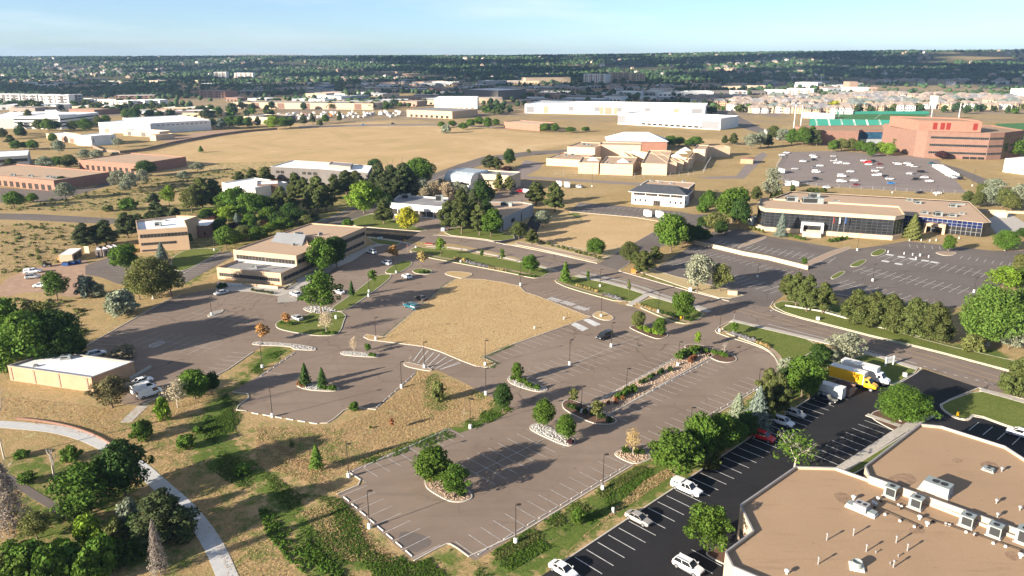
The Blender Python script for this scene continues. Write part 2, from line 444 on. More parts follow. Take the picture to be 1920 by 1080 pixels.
gm = bpy.data.meshes.new('ground'); gm.from_pydata(vv.tolist(), [], ff.tolist())
gm.polygons.foreach_set('use_smooth', [True]*len(gm.polygons))
GREEN = [  # rough green growth in the ditches and watered strips, surveyed on the ground
 (0.80, 3, [(550,652),(500,640),(450,695),(395,745),(360,790),(340,830),(360,880),(410,900),(470,925),(510,990),(590,1060),(620,1090),(900,1090),(880,1055),(845,1025),(775,1058),(700,1010),(640,935),(600,965),(560,930),(520,880),(470,850),(450,820),(440,790),(462,775),(437,768),(440,745),(475,705),(530,670)]),
 (0.75, 2, [(1190,875),(1300,815),(1460,705),(1450,660),(1530,640),(1610,690),(1520,745),(1410,818),(1225,945),(1052,1056),(1000,1090),(890,1090),(890,1055),(962,1010)]),
 (0.6, 3, [(0,850),(100,840),(230,880),(330,960),(400,1090),(0,1090)]),
 (0.9, 1.5, [(850,715),(930,745),(968,768),(880,812),(800,830),(700,870),(655,880),(660,862),(750,832),(870,795),(925,765),(890,745)]),
 (0.8, 1.5, [(790,700),(830,700),(850,760),(815,790),(790,740)]),
 (0.6, 1.0, [(690,650),(760,600),(840,530),(850,524),(843,520),(755,597),(700,640)]),
 (0.8, 1.0, [(475,662),(552,648),(530,662),(470,668)]),
 (0.5, 3, [(200,400),(340,380),(520,370),(700,370),(700,400),(600,420),(430,475),(330,500),(250,440)]),
 (0.6, 2, [(330,480),(400,470),(410,510),(340,545),(300,520)]),
 (0.42, 4, [(0,395),(260,395),(420,330),(560,325),(560,300),(400,305),(220,350),(0,385)]),
 (0.55, 2, [(1180,520),(1230,505),(1400,555),(1370,570),(1260,545)]),
 (0.85, 2, [(1440,580),(1540,560),(1760,640),(1890,660),(1890,700),(1740,660),(1560,615)]),
 (0.35, 3, [(1640,470),(1900,500),(1920,560),(1800,640)]),
 (0.6, 1, [(1085,395),(1060,402),(1100,420)]),
 (0.5, 3, [(500,325),(720,320),(830,360),(700,400),(520,360)]),
 (0.40, 4, [(200,760),(330,770),(640,800),(640,930),(760,1080),(420,1090),(300,900),(200,830)]),
 (0.5, 2, [(470,800),(640,800),(700,850),(640,880),(520,860)]),
 (0.8, 1.5, [(395,745),(440,740),(420,790),(440,830),(400,840),(350,800)]),
 (0.85, 1.5, [(490,960),(520,965),(620,1060),(640,1090),(590,1090),(560,1040)]),
 (0.35, 6, [(380,215),(700,215),(830,225),(960,245),(700,232),(420,228)]),
]
green = np.zeros(GX.shape)
near = (GY > 60) & (GY < 1500) & (np.abs(GX) < 1400)
for st, r, pts in GREEN: green[near] = np.maximum(green[near], st*soft(GX[near], GY[near], pts, r))
green = np.maximum(green, 0.30*sstep(900, 1500, GY)*(GY < 60000))
forest = sstep(2050, 2500, GY)*0.95
S_ = GX/np.maximum(GY, 1)
mead = sstep(0.52, 0.60, S_)*sstep(3100, 3500, GY)*(1-sstep(4300, 4600, GY))*0.9
forest = np.maximum(forest-mead, 0)
urban = sstep(820, 1000, GY)*(1-sstep(2200, 2500, GY))*(0.65+0.35*np.sin(GX/83)*np.sin(GY/61+1))
gold = np.zeros(GX.shape)
for pts in ([(230,300),(420,250),(560,232),(760,222),(830,232),(1010,250),(1360,262),(1360,275),(1100,265),(960,290),(800,325),(600,318),(480,318),(330,325)],
            [(1180,465),(1085,485),(1000,465),(1000,410),(1060,395),(1230,415),(1240,440)]):
    gold[near] = np.maximum(gold[near], soft(GX[near], GY[near], pts, 4))
for nm, arr in (('green', green), ('forest', forest), ('urban', urban), ('gold', gold)):
    at = gm.attributes.new(nm, 'FLOAT', 'POINT'); at.data.foreach_set('value', arr.ravel().astype(np.float32))
m, nt, b = new_mat('ground_cover'); v = wpos(nt)
A = {}
for nm in ('green', 'forest', 'urban', 'gold'):
    q = N(nt, 'ShaderNodeAttribute'); q.attribute_name = nm; A[nm] = q.outputs['Fac']
n1 = noise(nt, v, 0.035, 5, 0.62, 0.8); n2 = noise(nt, v, 0.35, 5, 0.72, 0.3); n3 = noise(nt, v, 1.7, 5, 0.85)
dry = mix(nt, ramp(nt, n1, 0.35, 0.65), (0.50,0.345,0.18), (0.39,0.265,0.125))
dry = mix(nt, math_(nt, 'MULTIPLY', ramp(nt, n2, 0.42, 0.62), 0.6), dry, (0.27,0.235,0.085))
dry = mix(nt, math_(nt, 'MULTIPLY', ramp(nt, n2, 0.56, 0.68), 0.5), dry, (0.62,0.50,0.30))
golden = mix(nt, ramp(nt, n1, 0.3, 0.7), (0.60,0.415,0.225), (0.53,0.36,0.185))
golden = mix(nt, math_(nt, 'MULTIPLY', ramp(nt, n2, 0.5, 0.66), 0.4), golden, (0.47,0.35,0.17))
sw = noise(nt, v, 0.009, 6, 0.68, 2.5)
golden = mix(nt, math_(nt, 'MULTIPLY', ramp(nt, sw, 0.50, 0.62), 0.55), golden, (0.40,0.32,0.14))
golden = mix(nt, math_(nt, 'MULTIPLY', ramp(nt, sw, 0.44, 0.34), 0.5), golden, (0.66,0.50,0.29))
dry = mix(nt, A['gold'], dry, golden)
grn = mix(nt, ramp(nt, n2, 0.35, 0.65), (0.062,0.12,0.018), (0.14,0.18,0.04))
gf = ramp(nt, math_(nt, 'ADD', math_(nt, 'MULTIPLY', A['green'], 0.85), math_(nt, 'MULTIPLY', math_(nt, 'SUBTRACT', n2, 0.5), 1.6)), 0.28, 0.58)
base = mix(nt, math_(nt, 'MULTIPLY', gf, ramp(nt, A['green'], 0.0, 0.3)), dry, grn)
n4 = noise(nt, v, 0.012, 5, 0.7)
base = mix(nt, math_(nt, 'MULTIPLY', A['urban'], ramp(nt, n4, 0.42, 0.55)), base, (0.24,0.20,0.18))
base = mix(nt, A['forest'], base, mix(nt, ramp(nt, n4, 0.45, 0.6), (0.045,0.06,0.03), (0.13,0.12,0.07)))
base = mix(nt, ramp(nt, n3, 0.4, 0.72), base, mix(nt, 0.5, base, (0.05,0.04,0.02)))
nt.links.new(base, b.inputs['Base Color']); b.inputs['Roughness'].default_value = 1.0
b.inputs['Specular IOR Level'].default_value = 0.05
bump(nt, b, math_(nt, 'ADD', n3, math_(nt, 'MULTIPLY', n2, 1.2)), 0.8, 0.22)
M['ground_cover'] = m; gm.materials.append(m)
go = bpy.data.objects.new('ground', gm); COL.objects.link(go); tag(go, kind='structure')

# ---------------------------------------------------------------- flat sheets
def st(mb, name, mat): o = mb.build(name, M[mat]); tag(o, kind='structure'); return o
def sheet(name, pts, mat, z, smooth=0):
    w = ccw(PW(pts))
    if smooth: w = chaikin(w, smooth, 0.2)
    return st(MB().sheet(w, z), name, mat)
def offs(line, d):
    out = []; n = len(line)
    for i in range(n):
        a = line[max(0, i-1)]; b = line[i]; c = line[min(n-1, i+1)]
        e1 = (b-a).normalized() if (b-a).length > 1e-6 else None; e2 = (c-b).normalized() if (c-b).length > 1e-6 else None
        e1 = e1 or e2; e2 = e2 or e1
        n1 = Vector((-e1.y, e1.x)); n2 = Vector((-e2.y, e2.x)); mm = (n1+n2)
        if mm.length < 0.3: mm = n1
        mm.normalize(); out.append(b+mm*(d/max(0.5, mm.dot(n1))))
    return out
def flat(pts): return [Vector((p[0], p[1])) for p in pts]
def smoothline(l, it=2):
    for _ in range(it):
        o = [l[0]]
        for a, b in zip(l, l[1:]): o += [a.lerp(b, 0.25), a.lerp(b, 0.75)]
        o.append(l[-1]); l = o
    return l
def strip(mb, line, w, z0, z1, shift=0.0):
    A_, B_ = offs(line, shift+w/2), offs(line, shift-w/2); n = len(line)
    if z1-z0 < 0.02:
        vs = [(p.x, p.y, z1) for p in B_]+[(p.x, p.y, z1) for p in A_]
        mb.add(vs, [(i, i+1, n+i+1, n+i) for i in range(n-1)]); return
    vs = [(p.x,p.y,z0) for p in A_]+[(p.x,p.y,z1) for p in A_]+[(p.x,p.y,z0) for p in B_]+[(p.x,p.y,z1) for p in B_]
    fs = []
    for i in range(n-1):
        fs += [(n+i, 3*n+i, 3*n+i+1, n+i+1), (i, n+i, n+i+1, i+1), (2*n+i, 2*n+i+1, 3*n+i+1, 3*n+i)]
    fs += [(0, 2*n, 3*n, n), (n-1, 2*n-1, 4*n-1, 3*n-1)]
    mb.add(vs, fs)
def pstrip(name, pts, w, mat, z0=0.0, z1=0.02, it=0, shift=0.0):
    l = flat(PW(pts));  l = smoothline(l, it) if it else l
    mb = MB(); strip(mb, l, w, z0, z1, shift); return st(mb, name, mat)

# roads
NK = [(560,445),(610,415),(652,394),(690,378)]
street = [(686,427),(787,435),(825,440),(905,449),(960,461),(1040,477),(1120,495),(1160,507),(1270,539),(1370,564),(1440,576),(1477,592),(1590,621),(1640,634),(1740,658),(1882,696),(2060,744),
          (2060,800),(1887,738),(1835,727),(1732,690),(1615,657),(1540,637),(1435,612),(1372,599),(1330,583),(1262,566),(1185,537),(1085,514),(1045,506),(955,479),(855,458),(755,451),(684,442)]
sheet('main_street', street, 'asphalt_road', 0.012)
sheet('street', [(684,442),(686,427),(560,410),(400,396),(200,394),(0,396),(-120,398),(-120,416),(0,411),(200,412),(330,424),(400,440),(560,470)][:0] or [(686,427),(787,435),(760,452),(684,442)], 'asphalt_dark', 0.02)
sheet('street', [(-150,398),(60,401),(220,410),(240,418),(200,420),(60,413),(-150,408)], 'asphalt_grey', 0.012)
sheet('side_street', [(560,437),(620,407),(690,375),(745,352),(800,330),(860,308),(905,294),(990,284),(1075,280),(1075,286),(1000,291),(925,303),(870,320),(815,342),(760,368),(712,392),(660,418),(620,444)], 'asphalt_grey', 0.010)
sheet('side_street', [(1120,495),(1160,507),(1200,480),(1240,463),(1290,440),(1340,428),(1330,402),(1290,402),(1240,428),(1180,462)], 'asphalt_grey', 0.012)
sheet('driveway', [(790,436),(815,440),(860,425),(880,400),(700,400),(700,418),(760,425)], 'asphalt_brown', 0.016)
sheet('driveway', [(925,453),(945,457),(1005,440),(1020,405),(1000,400),(985,425)], 'asphalt_dark', 0.016)
sheet('driveway', [(905,395),(1010,372),(1015,345),(985,335),(930,362),(880,378)], 'asphalt_brown', 0.016)
# lots
LOT = [(155,652),(230,610),(300,570),(340,552),(405,541),(470,548),(525,556),(560,540),(600,520),(622,508),(650,490),(690,464),(700,456),(752,450),(782,459),(764,472),(800,484),(855,494),(960,514),(1000,523),(1015,521),(1045,505),(1086,515),(1060,520),(1036,526),(1066,541),(1170,572),(1187,575),(1262,606),(1288,610),(1310,602),(1330,583),(1372,599),(1345,618),(1345,626),(1425,650),(1448,664),(1460,680),(1460,700),(1445,716),(1221,850),(1187,872),(890,1052),(847,1020),(835,1020),(776,1052),(632,927),(684,905),(652,884),(822,810),(840,801),(862,812),(880,806),(962,768),(930,750),(865,715),(822,695),(785,692),(770,712),(705,768),(695,767),(652,763),(618,793),(600,794),(462,771),(437,768),(475,740),(435,735),(480,707),(555,657),(545,648),(490,650),(475,660),(410,705),(307,740),(268,760),(225,757),(245,715),(250,690),(200,660)]
sheet('parking_lot', LOT, 'asphalt_brown', 0.008)
LOTB = [(1370,564),(1225,505),(1300,458),(1345,428),(1395,430),(1440,443),(1590,468),(1640,462),(1700,452),(1860,470),(1920,470),(1960,480),(1940,500),(1880,530),(1850,550),(1800,575),(1740,580),(1620,570),(1545,548),(1480,545),(1440,576)]
sheet('parking_lot', LOTB, 'asphalt_grey', 0.016)
sheet('parking_lot', [(1068,396),(1086,380),(1130,383),(1275,397),(1300,402),(1300,440),(1265,430),(1230,410)], 'asphalt_grey', 0.016)
DARK = [(1000,1090),(1052,1056),(1410,818),(1522,745),(1600,700),(1660,718),(1676,722),(1732,692),(1836,727),(1762,757),(1765,768),(1790,785),(1815,790),(1827,778),(1900,805),(2100,870),(2100,1300),(900,1300)]
sheet('parking_lot', DARK, 'asphalt_dark', 0.020)
sheet('parking_lot', [(1458,310),(1475,285),(1560,283),(1710,292),(1760,300),(1812,362),(1700,358),(1530,348),(1458,336)], 'asphalt_far', 0.03)
sheet('parking_lot', [(190,520),(160,515),(160,498),(215,478),(250,475),(262,520),(300,545),(220,532)], 'asphalt_grey', 0.012)
sheet('parking_lot', [(0,352),(105,358),(175,352),(215,330),(150,322),(215,328),(215,345),(110,376),(0,380)], 'asphalt_grey', 0.012)
sheet('parking_lot', [(330,540),(440,480),(430,470),(400,478),(330,512),(345,530)], 'asphalt_grey', 0.014)
sheet('drive', [(1380,330),(1405,300),(1430,285),(1440,290),(1420,310),(1395,335),(1330,335),(1300,332)], 'asphalt_far', 0.014)
sheet('drive', [(1750,302),(1800,316),(1860,340),(1870,350),(1845,350),(1790,322)], 'asphalt_grey', 0.02)
sheet('drive', [(960,325),(985,300),(1020,306),(1010,318),(985,330),(1240,345),(1240,350),(970,334)], 'asphalt_far', 0.014)
sheet('dirt_yard', [(0,530),(50,505),(160,485),(170,500),(160,530),(150,560),(60,545),(0,560)], 'dirt', 0.010, 1)
sheet('dirt_yard', [(285,262),(400,245),(465,243),(440,250),(330,268)], 'dirt', 0.03)
sheet('service_yard', [(1848,412),(1890,398),(1925,420),(1960,440),(1870,440)], 'concrete', 0.024)
sheet('avenue', [(1345,208),(1370,205),(1392,222),(1440,246),(1500,262),(1495,266),(1410,246),(1370,232)], 'asphalt_grey', 0.03)
sheet('road', [(560,236),(700,233),(840,232),(960,240),(960,242),(840,235),(700,236),(560,240)], 'asphalt_far', 0.03)
# white edge and yellow centre lines of the street
def mid(pts, z=0.03, w=0.14, mat='yellow_line', name='street_marking', it=1):
    return pstrip(name, pts, w, mat, z, z, it)
ctr = [(686,433.5),(790,441),(905,455.5),(1040,485),(1160,515),(1290,551),(1410,584),(1520,612),(1640,642),(1740,666),(1885,711),(2060,762)]
ctr2 = [(686,436.5),(790,444),(905,459.5),(1040,490),(1160,521),(1290,557),(1410,590.5),(1520,620),(1640,650),(1740,675),(1885,720),(2060,772)]
mid(ctr); mid(ctr2)
mid([(1440,612-4),(1540,633),(1615,653),(1718,682)], mat='line_bright', w=0.2)
mid([(1060,507),(1160,529),(1262,561),(1310,576)], mat='line_paint')
mid([(600,428),(660,398),(700,381)], z=0.026, w=0.3); mid([(590,424),(650,394),(690,377)], z=0.026, mat='line_bright', w=0.2)
mb = MB()
l = flat(PW([(1728,686),(1785,702),(1845,716),(1880,726)]))
for a, b_ in zip(l, l[1:]):
    for k in range(3):
        p = a.lerp(b_, k/3+0.05); q = a.lerp(b_, k/3+0.17); strip(mb, [p, q], 0.22, 0.03, 0.03)
st(mb, 'street_marking', 'line_bright')
mid([(900,308),(850,322),(800,342),(745,366)], z=0.03, mat='line_paint', w=0.4)

# ---------------------------------------------------------------- kerbs, walks, lawns, islands
def kerb(pts, it=1, w=0.22, h=0.13, mat='kerb'):
    return pstrip('kerb', pts, w, mat, 0.0, h, it)
for k in ([(155,652),(230,610),(300,570),(340,552)], [(268,760),(307,740),(410,705),(475,660)],
          [(435,735),(475,740),(437,768),(462,771)], [(600,794),(618,793),(652,763),(695,767),(705,768)],
          [(632,927),(684,905),(652,884)], [(776,1052),(835,1020),(847,1020),(890,1052),(1187,872)],
          [(1221,850),(1440,719),(1460,700),(1460,680),(1448,664),(1425,650),(1345,626),(1340,618),(1372,600),(1435,613),(1540,638),(1615,658),(1717,688),(1732,692),(1678,724),(1658,718),(1650,716)],
          [(1052,1056),(1410,818),(1522,745)],
          [(1120,494),(1040,476),(960,460),(930,455)], [(1160,508),(1270,540),(1367,565)], [(1450,565),(1443,577),(1477,591),(1590,620),(1640,633),(1740,656),(1882,694),(2060,742)],
          [(1836,727),(1762,757),(1765,768),(1790,785),(1815,790),(1827,778),(1900,805),(2000,838)], [(1836,728),(1890,741),(2000,770)],
          [(812,441),(825,441),(905,450),(927,454)], [(686,426),(787,434)], [(1118,493),(1180,461),(1240,427)], [(1162,506),(1200,480),(1240,462),(1290,441)],
          [(1068,397),(1230,411),(1262,430)], [(1590,559-4),(1545,548),(1500,545)]):
    kerb(k)
def raised(name, pts, mat, z=0.12, smooth=1, kw=0.22, kmat='kerb'):
    w = ccw(flat(PW(pts)))
    if smooth: w = chaikin(w, smooth, 0.22)
    inn = inset(w, kw)
    st(MB().ring(w, inn, 0.0, z+0.02), 'kerb', kmat)
    return st(MB().sheet(inn, z), name, mat)
# watered strips between the lot and the street
raised('lawn', [(764,472),(782,462),(800,466),(855,468),(900,478),(960,489),(1040,508),(1012,521),(998,522),(960,513),(855,493),(800,483)], 'lawn')
raised('lawn', [(1036,527),(1058,521),(1086,517),(1150,530),(1205,547),(1213,551),(1175,571),(1066,541)], 'lawn')
raised('lawn', [(1187,572),(1222,558),(1262,567),(1322,586),(1310,600),(1288,608),(1262,604)], 'lawn')
raised('lawn', [(1347,620),(1374,602),(1435,616),(1535,642),(1520,665),(1462,690),(1448,662),(1425,648)], 'lawn')
raised('lawn', [(1640,662),(1700,690),(1727,692),(1678,722),(1660,716),(1600,696),(1560,680)], 'lawn')
raised('lawn', [(1764,757),(1836,731),(1890,745),(2060,795),(2060,850),(1900,803),(1827,776),(1815,788),(1790,783),(1767,768)], 'lawn')
raised('lawn', [(1446,572),(1470,563),(1530,575),(1640,610),(1760,645),(1882,672),(2000,700),(2060,715),(2060,740),(1882,692),(1740,654),(1640,631),(1590,618),(1477,589)], 'lawn', z=0.10)
raised('lawn', [(829,440),(850,425),(925,430),(975,446),(930,453),(905,448)], 'lawn')
raised('lawn', [(640,420),(690,402),(710,402),(760,420),(805,432),(785,434),(690,426)], 'lawn')
raised('lawn', [(690,444),(755,453),(742,462),(700,456)], 'lawn')
raised('lawn', [(380,466),(420,468),(400,480),(345,510),(320,505),(322,482),(350,468)], 'lawn', smooth=2)
raised('lawn', [(930,458),(990,462),(1085,486),(1116,494),(1180,460),(1120,470),(1010,455)], 'dry_mown', z=0.1)
raised('lawn', [(1180,505),(1205,512),(1300,545),(1360,562),(1405,552),(1225,508),(1232,500)], 'dry_mown', z=0.1)
# walks
def walk(pts, w, z=0.125, it=1, mat='concrete', name='sidewalk'):
    return pstrip(name, pts, w, mat, 0.02, z, it)
walk([(690,445),(755,454),(770,459)], 1.6)
walk([(800,462),(855,464),(960,485),(1045,509)], 1.5, 0.16); walk([(1080,517),(1160,534),(1262,567),(1330,585)], 2.4, 0.18)
walk([(1215,552),(1180,573)], 2.2, 0.17); walk([(1372,601),(1435,616),(1545,641),(1630,663),(1720,692)], 2.0, 0.17)
walk([(1838,731),(1900,748),(2050,792)], 2.0, 0.17)
walk([(640,421),(700,400)], 2.5, 0.03); walk([(610,410),(560,430)], 1.5, 0.03)
walk([(345,512),(400,482),(455,470)], 0.4, 0.10, name='kerb')
walk([(1445,583),(1500,567),(1560,578)], 0.4, 0.1, name='kerb')
path = [(-60,795),(0,795),(60,800),(110,805),(165,820),(215,845),(262,875),(300,910),(345,948),(380,990),(405,1030),(430,1090)]
pstrip('path', path, 2.9, 'path_concrete', 0.01, 0.05, 2)
pstrip('path', [(10,893),(60,925),(110,955),(150,978)], 1.6, 'asphalt_grey', 0.01, 0.04, 1)
pstrip('path', [(268,761),(250,778),(236,792)], 2.4, 'concrete', 0.01, 0.05, 0)
raised('lawn', [(1700,812),(1708,800),(1724,797),(1640,868),(1600,890),(1585,884)], 'lawn', smooth=0)
walk([(1745,778),(1700,800),(1575,882)], 2.0, 0.15)
walk([(1625,778),(1690,800)], 1.4, 0.15)
# paved and gravelled edges of the tan office
sheet('forecourt', [(404,545),(408,528),(528,540),(560,522),(690,462),(735,450),(748,455),(700,464),(660,490),(625,505),(605,520),(560,541),(525,556),(470,548)], 'concrete', 0.09)
sheet('gravel_bed', [(520,558),(560,541),(590,533),(570,545),(556,566),(521,569)], 'white_gravel', 0.11)
# islands
ISL = [
 ([(515,607),(527,600),(545,600),(560,598),(602,578),(624,585),(640,585),(650,592),(645,602),(640,620),(628,630),(585,630),(520,618)], 'lawn'),
 ([(470,646),(480,640),(560,646),(592,652),(593,658),(550,656),(545,650),(490,648)], 'white_gravel'),
 ([(636,662),(645,658),(706,664),(712,668),(705,671),(645,667)], 'white_gravel'),
 ([(554,724),(560,718),(600,722),(634,726),(638,731),(625,735),(575,732)], 'white_gravel'),
 ([(755,681),(765,679),(800,688),(812,694),(805,697),(760,688)], 'gravel_bed'),
 ([(795,903),(798,893),(812,890),(860,905),(885,925),(886,936),(865,943),(840,941),(800,918)], 'gravel_bed'),
 ([(992,800),(1000,795),(1020,795),(1050,812),(1078,823),(1078,835),(1060,838),(995,808)], 'white_gravel'),
 ([(950,712),(955,705),(972,706),(1010,722),(1027,728),(1025,734),(1005,736),(960,722)], 'white_gravel'),
 ([(1052,757),(1060,750),(1075,750),(1115,767),(1155,785),(1157,793),(1140,797),(1110,795),(1058,770)], 'mulch'),
 ([(1150,852),(1158,845),(1186,842),(1218,850),(1222,862),(1190,872),(1165,862)], 'gravel_bed'),
 ([(1178,615),(1184,611),(1210,610),(1250,622),(1254,630),(1240,636),(1225,635)], 'mulch'),
 ([(1280,652),(1288,646),(1310,646),(1350,658),(1380,668),(1382,677),(1365,681),(1345,678),(1330,670)], 'mulch'),
 ([(1110,590),(1122,583),(1135,586),(1152,595),(1148,601),(1130,601),(1112,594)], 'field_gold'),
 ([(770,507),(790,503),(812,507),(808,515),(780,514)], 'lawn'),
 ([(716,512),(745,492),(765,488),(777,494),(745,515)], 'lawn'),
 ([(665,548),(700,520),(716,514),(742,516),(650,584),(625,584),(618,580),(640,565)], 'lawn'),
 ([(566,578),(585,574),(618,576),(634,583),(620,588),(600,590),(575,584)], 'white_gravel'),
 ([(388,592),(398,585),(418,580),(420,584),(402,592),(392,595)], 'white_gravel'),
 ([(278,648),(300,640),(311,641),(305,646),(290,652),(280,652)], 'white_gravel'),
 ([(1632,475),(1650,466),(1664,470),(1650,480),(1634,480)], 'lawn'),
 ([(1592,498),(1612,487),(1628,488),(1612,500),(1598,501)], 'lawn'),
 ([(1556,520),(1576,508),(1588,510),(1570,522),(1560,524)], 'lawn'),
 ([(1752,474),(1760,472),(1795,473),(1790,479),(1770,480)], 'gravel_bed'),
 ([(1380,466),(1395,455),(1432,443),(1440,446),(1400,462)], 'gravel_bed'),
 ([(1508,495),(1520,488),(1560,470),(1592,462),(1597,466),(1560,480),(1515,502)], 'gravel_bed'),
 ([(1632,775),(1650,768),(1720,785),(1715,805),(1690,815),(1660,800),(1635,786)], 'mulch'),
 ([(1318,1040),(1335,1030),(1352,1018),(1370,1040),(1385,1062),(1372,1066)], 'mulch'),
 ([(1110,470),(1085,470),(1010,458),(1000,452),(980,448),(975,452),(1000,462),(1085,482),(1118,491),(1130,480)][:0] or [(968,452),(1000,459),(1060,472),(1110,483),(1128,484),(1116,491),(1085,483),(1000,465),(965,458)], 'gravel_bed'),
]
for pts, mt in ISL: raised('planting_bed' if mt != 'lawn' else 'lawn', pts, mt, z=0.12, smooth=2)
raised('planting_bed', [(832,514),(840,509),(870,510),(890,514),(868,523),(852,520)], 'field_gold', smooth=1)
# the long median
raised('planting_bed', [(1100,768),(1155,733),(1310,650),(1345,662),(1330,672),(1135,782)], 'gravel_bed', smooth=0)
# strip of stones along the planted street edge
for pts in ([(766,471),(800,480),(855,490),(960,509),(1000,519)], [(1040,528),(1066,538),(1172,568)], [(1190,573),(1262,600),(1290,606)], [(1350,622),(1425,645),(1449,662),(1461,682),(1459,698)]):
    pstrip('planting_bed', pts, 1.3, 'gravel_bed', 0.13, 0.135, 1, shift=0.9)
pstrip('planting_bed', [(1090,511),(1185,532),(1262,561),(1325,580)], 1.9, 'white_gravel', 0.125, 0.14, 1, shift=0.0)
# the golden field inside the lot
F1 = [(720,632),(755,602),(835,535),(855,523),(870,523),(905,524),(945,530),(975,537),(985,548),(1010,556),(1100,592),(1110,594),(960,647),(905,670),(930,682),(918,690),(892,687),(865,677),(825,660),(792,650),(720,641),(692,638),(681,632),(687,627)]
raised('field', F1, 'field_gold', z=0.12, smooth=0)

# ---------------------------------------------------------------- painted stalls
LN = MB(); LB = MB()
def stalls(a, b, L=5.4, side=1, both=False, centre=False, mb=None, w=0.13, sp=2.74, skip=(), z=0.032, ang=None):
    mb = mb or LN
    A_ = flat([P(*a)])[0]; B_ = flat([P(*b)])[0]; d = (B_-A_); n = int(round(d.length/sp)); d.normalize()
    nn = Vector((-d.y, d.x))*side
    if ang is not None: nn = Vector((math.cos(ang), math.sin(ang)))*side
    s = (B_-A_).length/n
    for i in range(n+1):
        if i in skip: continue
        p = A_+d*(s*i)
        strip(mb, [p-(nn*L if both else nn*0.0), p+nn*L], w, z, z)
    if centre: strip(mb, [A_, B_], w, z+0.004, z+0.004)
    return [A_+d*(s*(i+0.5)) for i in range(n)], nn, d
stalls((910,668),(1050,614), side=-1)
stalls((1005,711),(1205,628), both=True, centre=True)
stalls((1130,748),(1305,652), side=1)
stalls((1140,775),(1332,674), side=-1)
stalls((1225,843),(1436,720), side=1)
stalls((896,1045),(1180,875), side=1)
stalls((892,888),(1022,822), both=True, centre=True)
stalls((655,884),(838,803), side=-1)
stalls((638,931),(772,1048), side=1)
stalls((165,652),(340,556), side=-1)
stalls((267,634),(395,654), both=True, centre=True)
stalls((360,587),(475,605), both=True, centre=True)
stalls((470,664),(414,701), side=-1)
stalls((412,546),(520,557), side=-1, L=5.2)
stalls((625,512),(690,470), side=-1)
stalls((1010,550),(1092,581), side=1)
stalls((668,548),(712,517), side=1)
stalls((484,706),(552,660), side=-1, skip=range(2, 30))
# north lots
stalls((1345,455),(1560,492-4), both=True, centre=True, mb=LB)
stalls((1305,466),(1500,512), side=-1, mb=LB)
stalls((1262,492),(1460,545), both=True, mb=LB, L=4.8)
stalls((1655,480),(1880,520), both=True, centre=True, mb=LB)
stalls((1612,505),(1840,552), both=True, centre=True, mb=LB)
stalls((1575,530),(1740,572), both=True, centre=True, mb=LB)
stalls((1805,480),(1895,493), side=-1, mb=LB)
stalls((1705,458),(1775,464), side=-1, mb=LB)
stalls((1088,382),(1275,399), side=-1, mb=LB); stalls((1072,395),(1235,411), side=1, mb=LB, L=4)
stalls((1056,1060),(1410,822), side=-1, mb=LB); stalls((1420,814),(1520,748), side=-1, mb=LB)
stalls((1572,872),(1680,798), side=1, mb=LB); stalls((1370,1048),(1318,1090), side=-1, mb=LB)
stalls((1835,792),(1915,818), side=-1, mb=LB)
stalls((200,495),(225,520), side=1, mb=LB, L=6)
stalls((345,530),(430,478), side=1, mb=LB)
# hatched corner and accessible aisles
def hatch(c1, c2, c3, c4, n, mb, w=0.3, z=0.036, border=True):
    p = [flat([P(*c)])[0] for c in (c1, c2, c3, c4)]
    if border:
        for i in range(4): strip(mb, [p[i], p[(i+1) % 4]], 0.15, z, z)
    for i in range(n):
        t0, t1 = i/n, min(1, (i+0.8)/n)
        strip(mb, [p[0].lerp(p[1], t0), p[3].lerp(p[2], t1)], w, z+0.003, z+0.003)
hatch((1092,599),(1104,598-0),(1126,608),(1115,612), 7, LB); hatch((1070,608),(1080,605),(1103,616),(1092,621), 7, LB)
for u, v in ((1040,562),(1065,569),(1090,578)):
    c = P(u, v); mb = LB
    for k in range(9):
        o = Vector((math.cos(GA), math.sin(GA)))*(k*0.3-1.2); d = Vector((math.cos(GA+math.pi/2), math.sin(GA+math.pi/2)))*2.4
        strip(mb, [flat([c])[0]+o-d, flat([c])[0]+o+d], 0.16, 0.036, 0.036)
pa, pb = flat(PW([(775,660),(824,691)])); pc = flat(PW([(862,680)]))[0]
top = flat(PW([(792,654),(825,664),(862,679)]))
bot = flat(PW([(775,677),(800,688),(825,693)]))
for k in range(7):
    t = k/6; a = top[0].lerp(top[1], t*2) if t < .5 else top[1].lerp(top[2], t*2-1); c = bot[0].lerp(bot[1], t*2) if t < .5 else bot[1].lerp(bot[2], t*2-1)
    strip(LB, [a, c], 0.2, 0.036, 0.036)
strip(LB, [flat([P(825,693)])[0], flat([P(864,681)])[0]], 0.18, 0.04, 0.04)
for u, v in ((1668,478),(1690,482),(1712,486),(1735,489),(1752,492),(1660,490),(1685,495)):
    c = P(u, v); LB.obox((c.x, c.y), 2.2, 2.6, 0.04, 0.045, GA)
st(LN, 'parking_lines', 'line_paint'); st(LB, 'parking_lines', 'line_bright')
# fresh patch, tyre marks
sheet('patched_asphalt', [(752,995),(790,1001),(815,1018),(775,1040),(745,1012)], 'asphalt_grey', 0.014, 1)
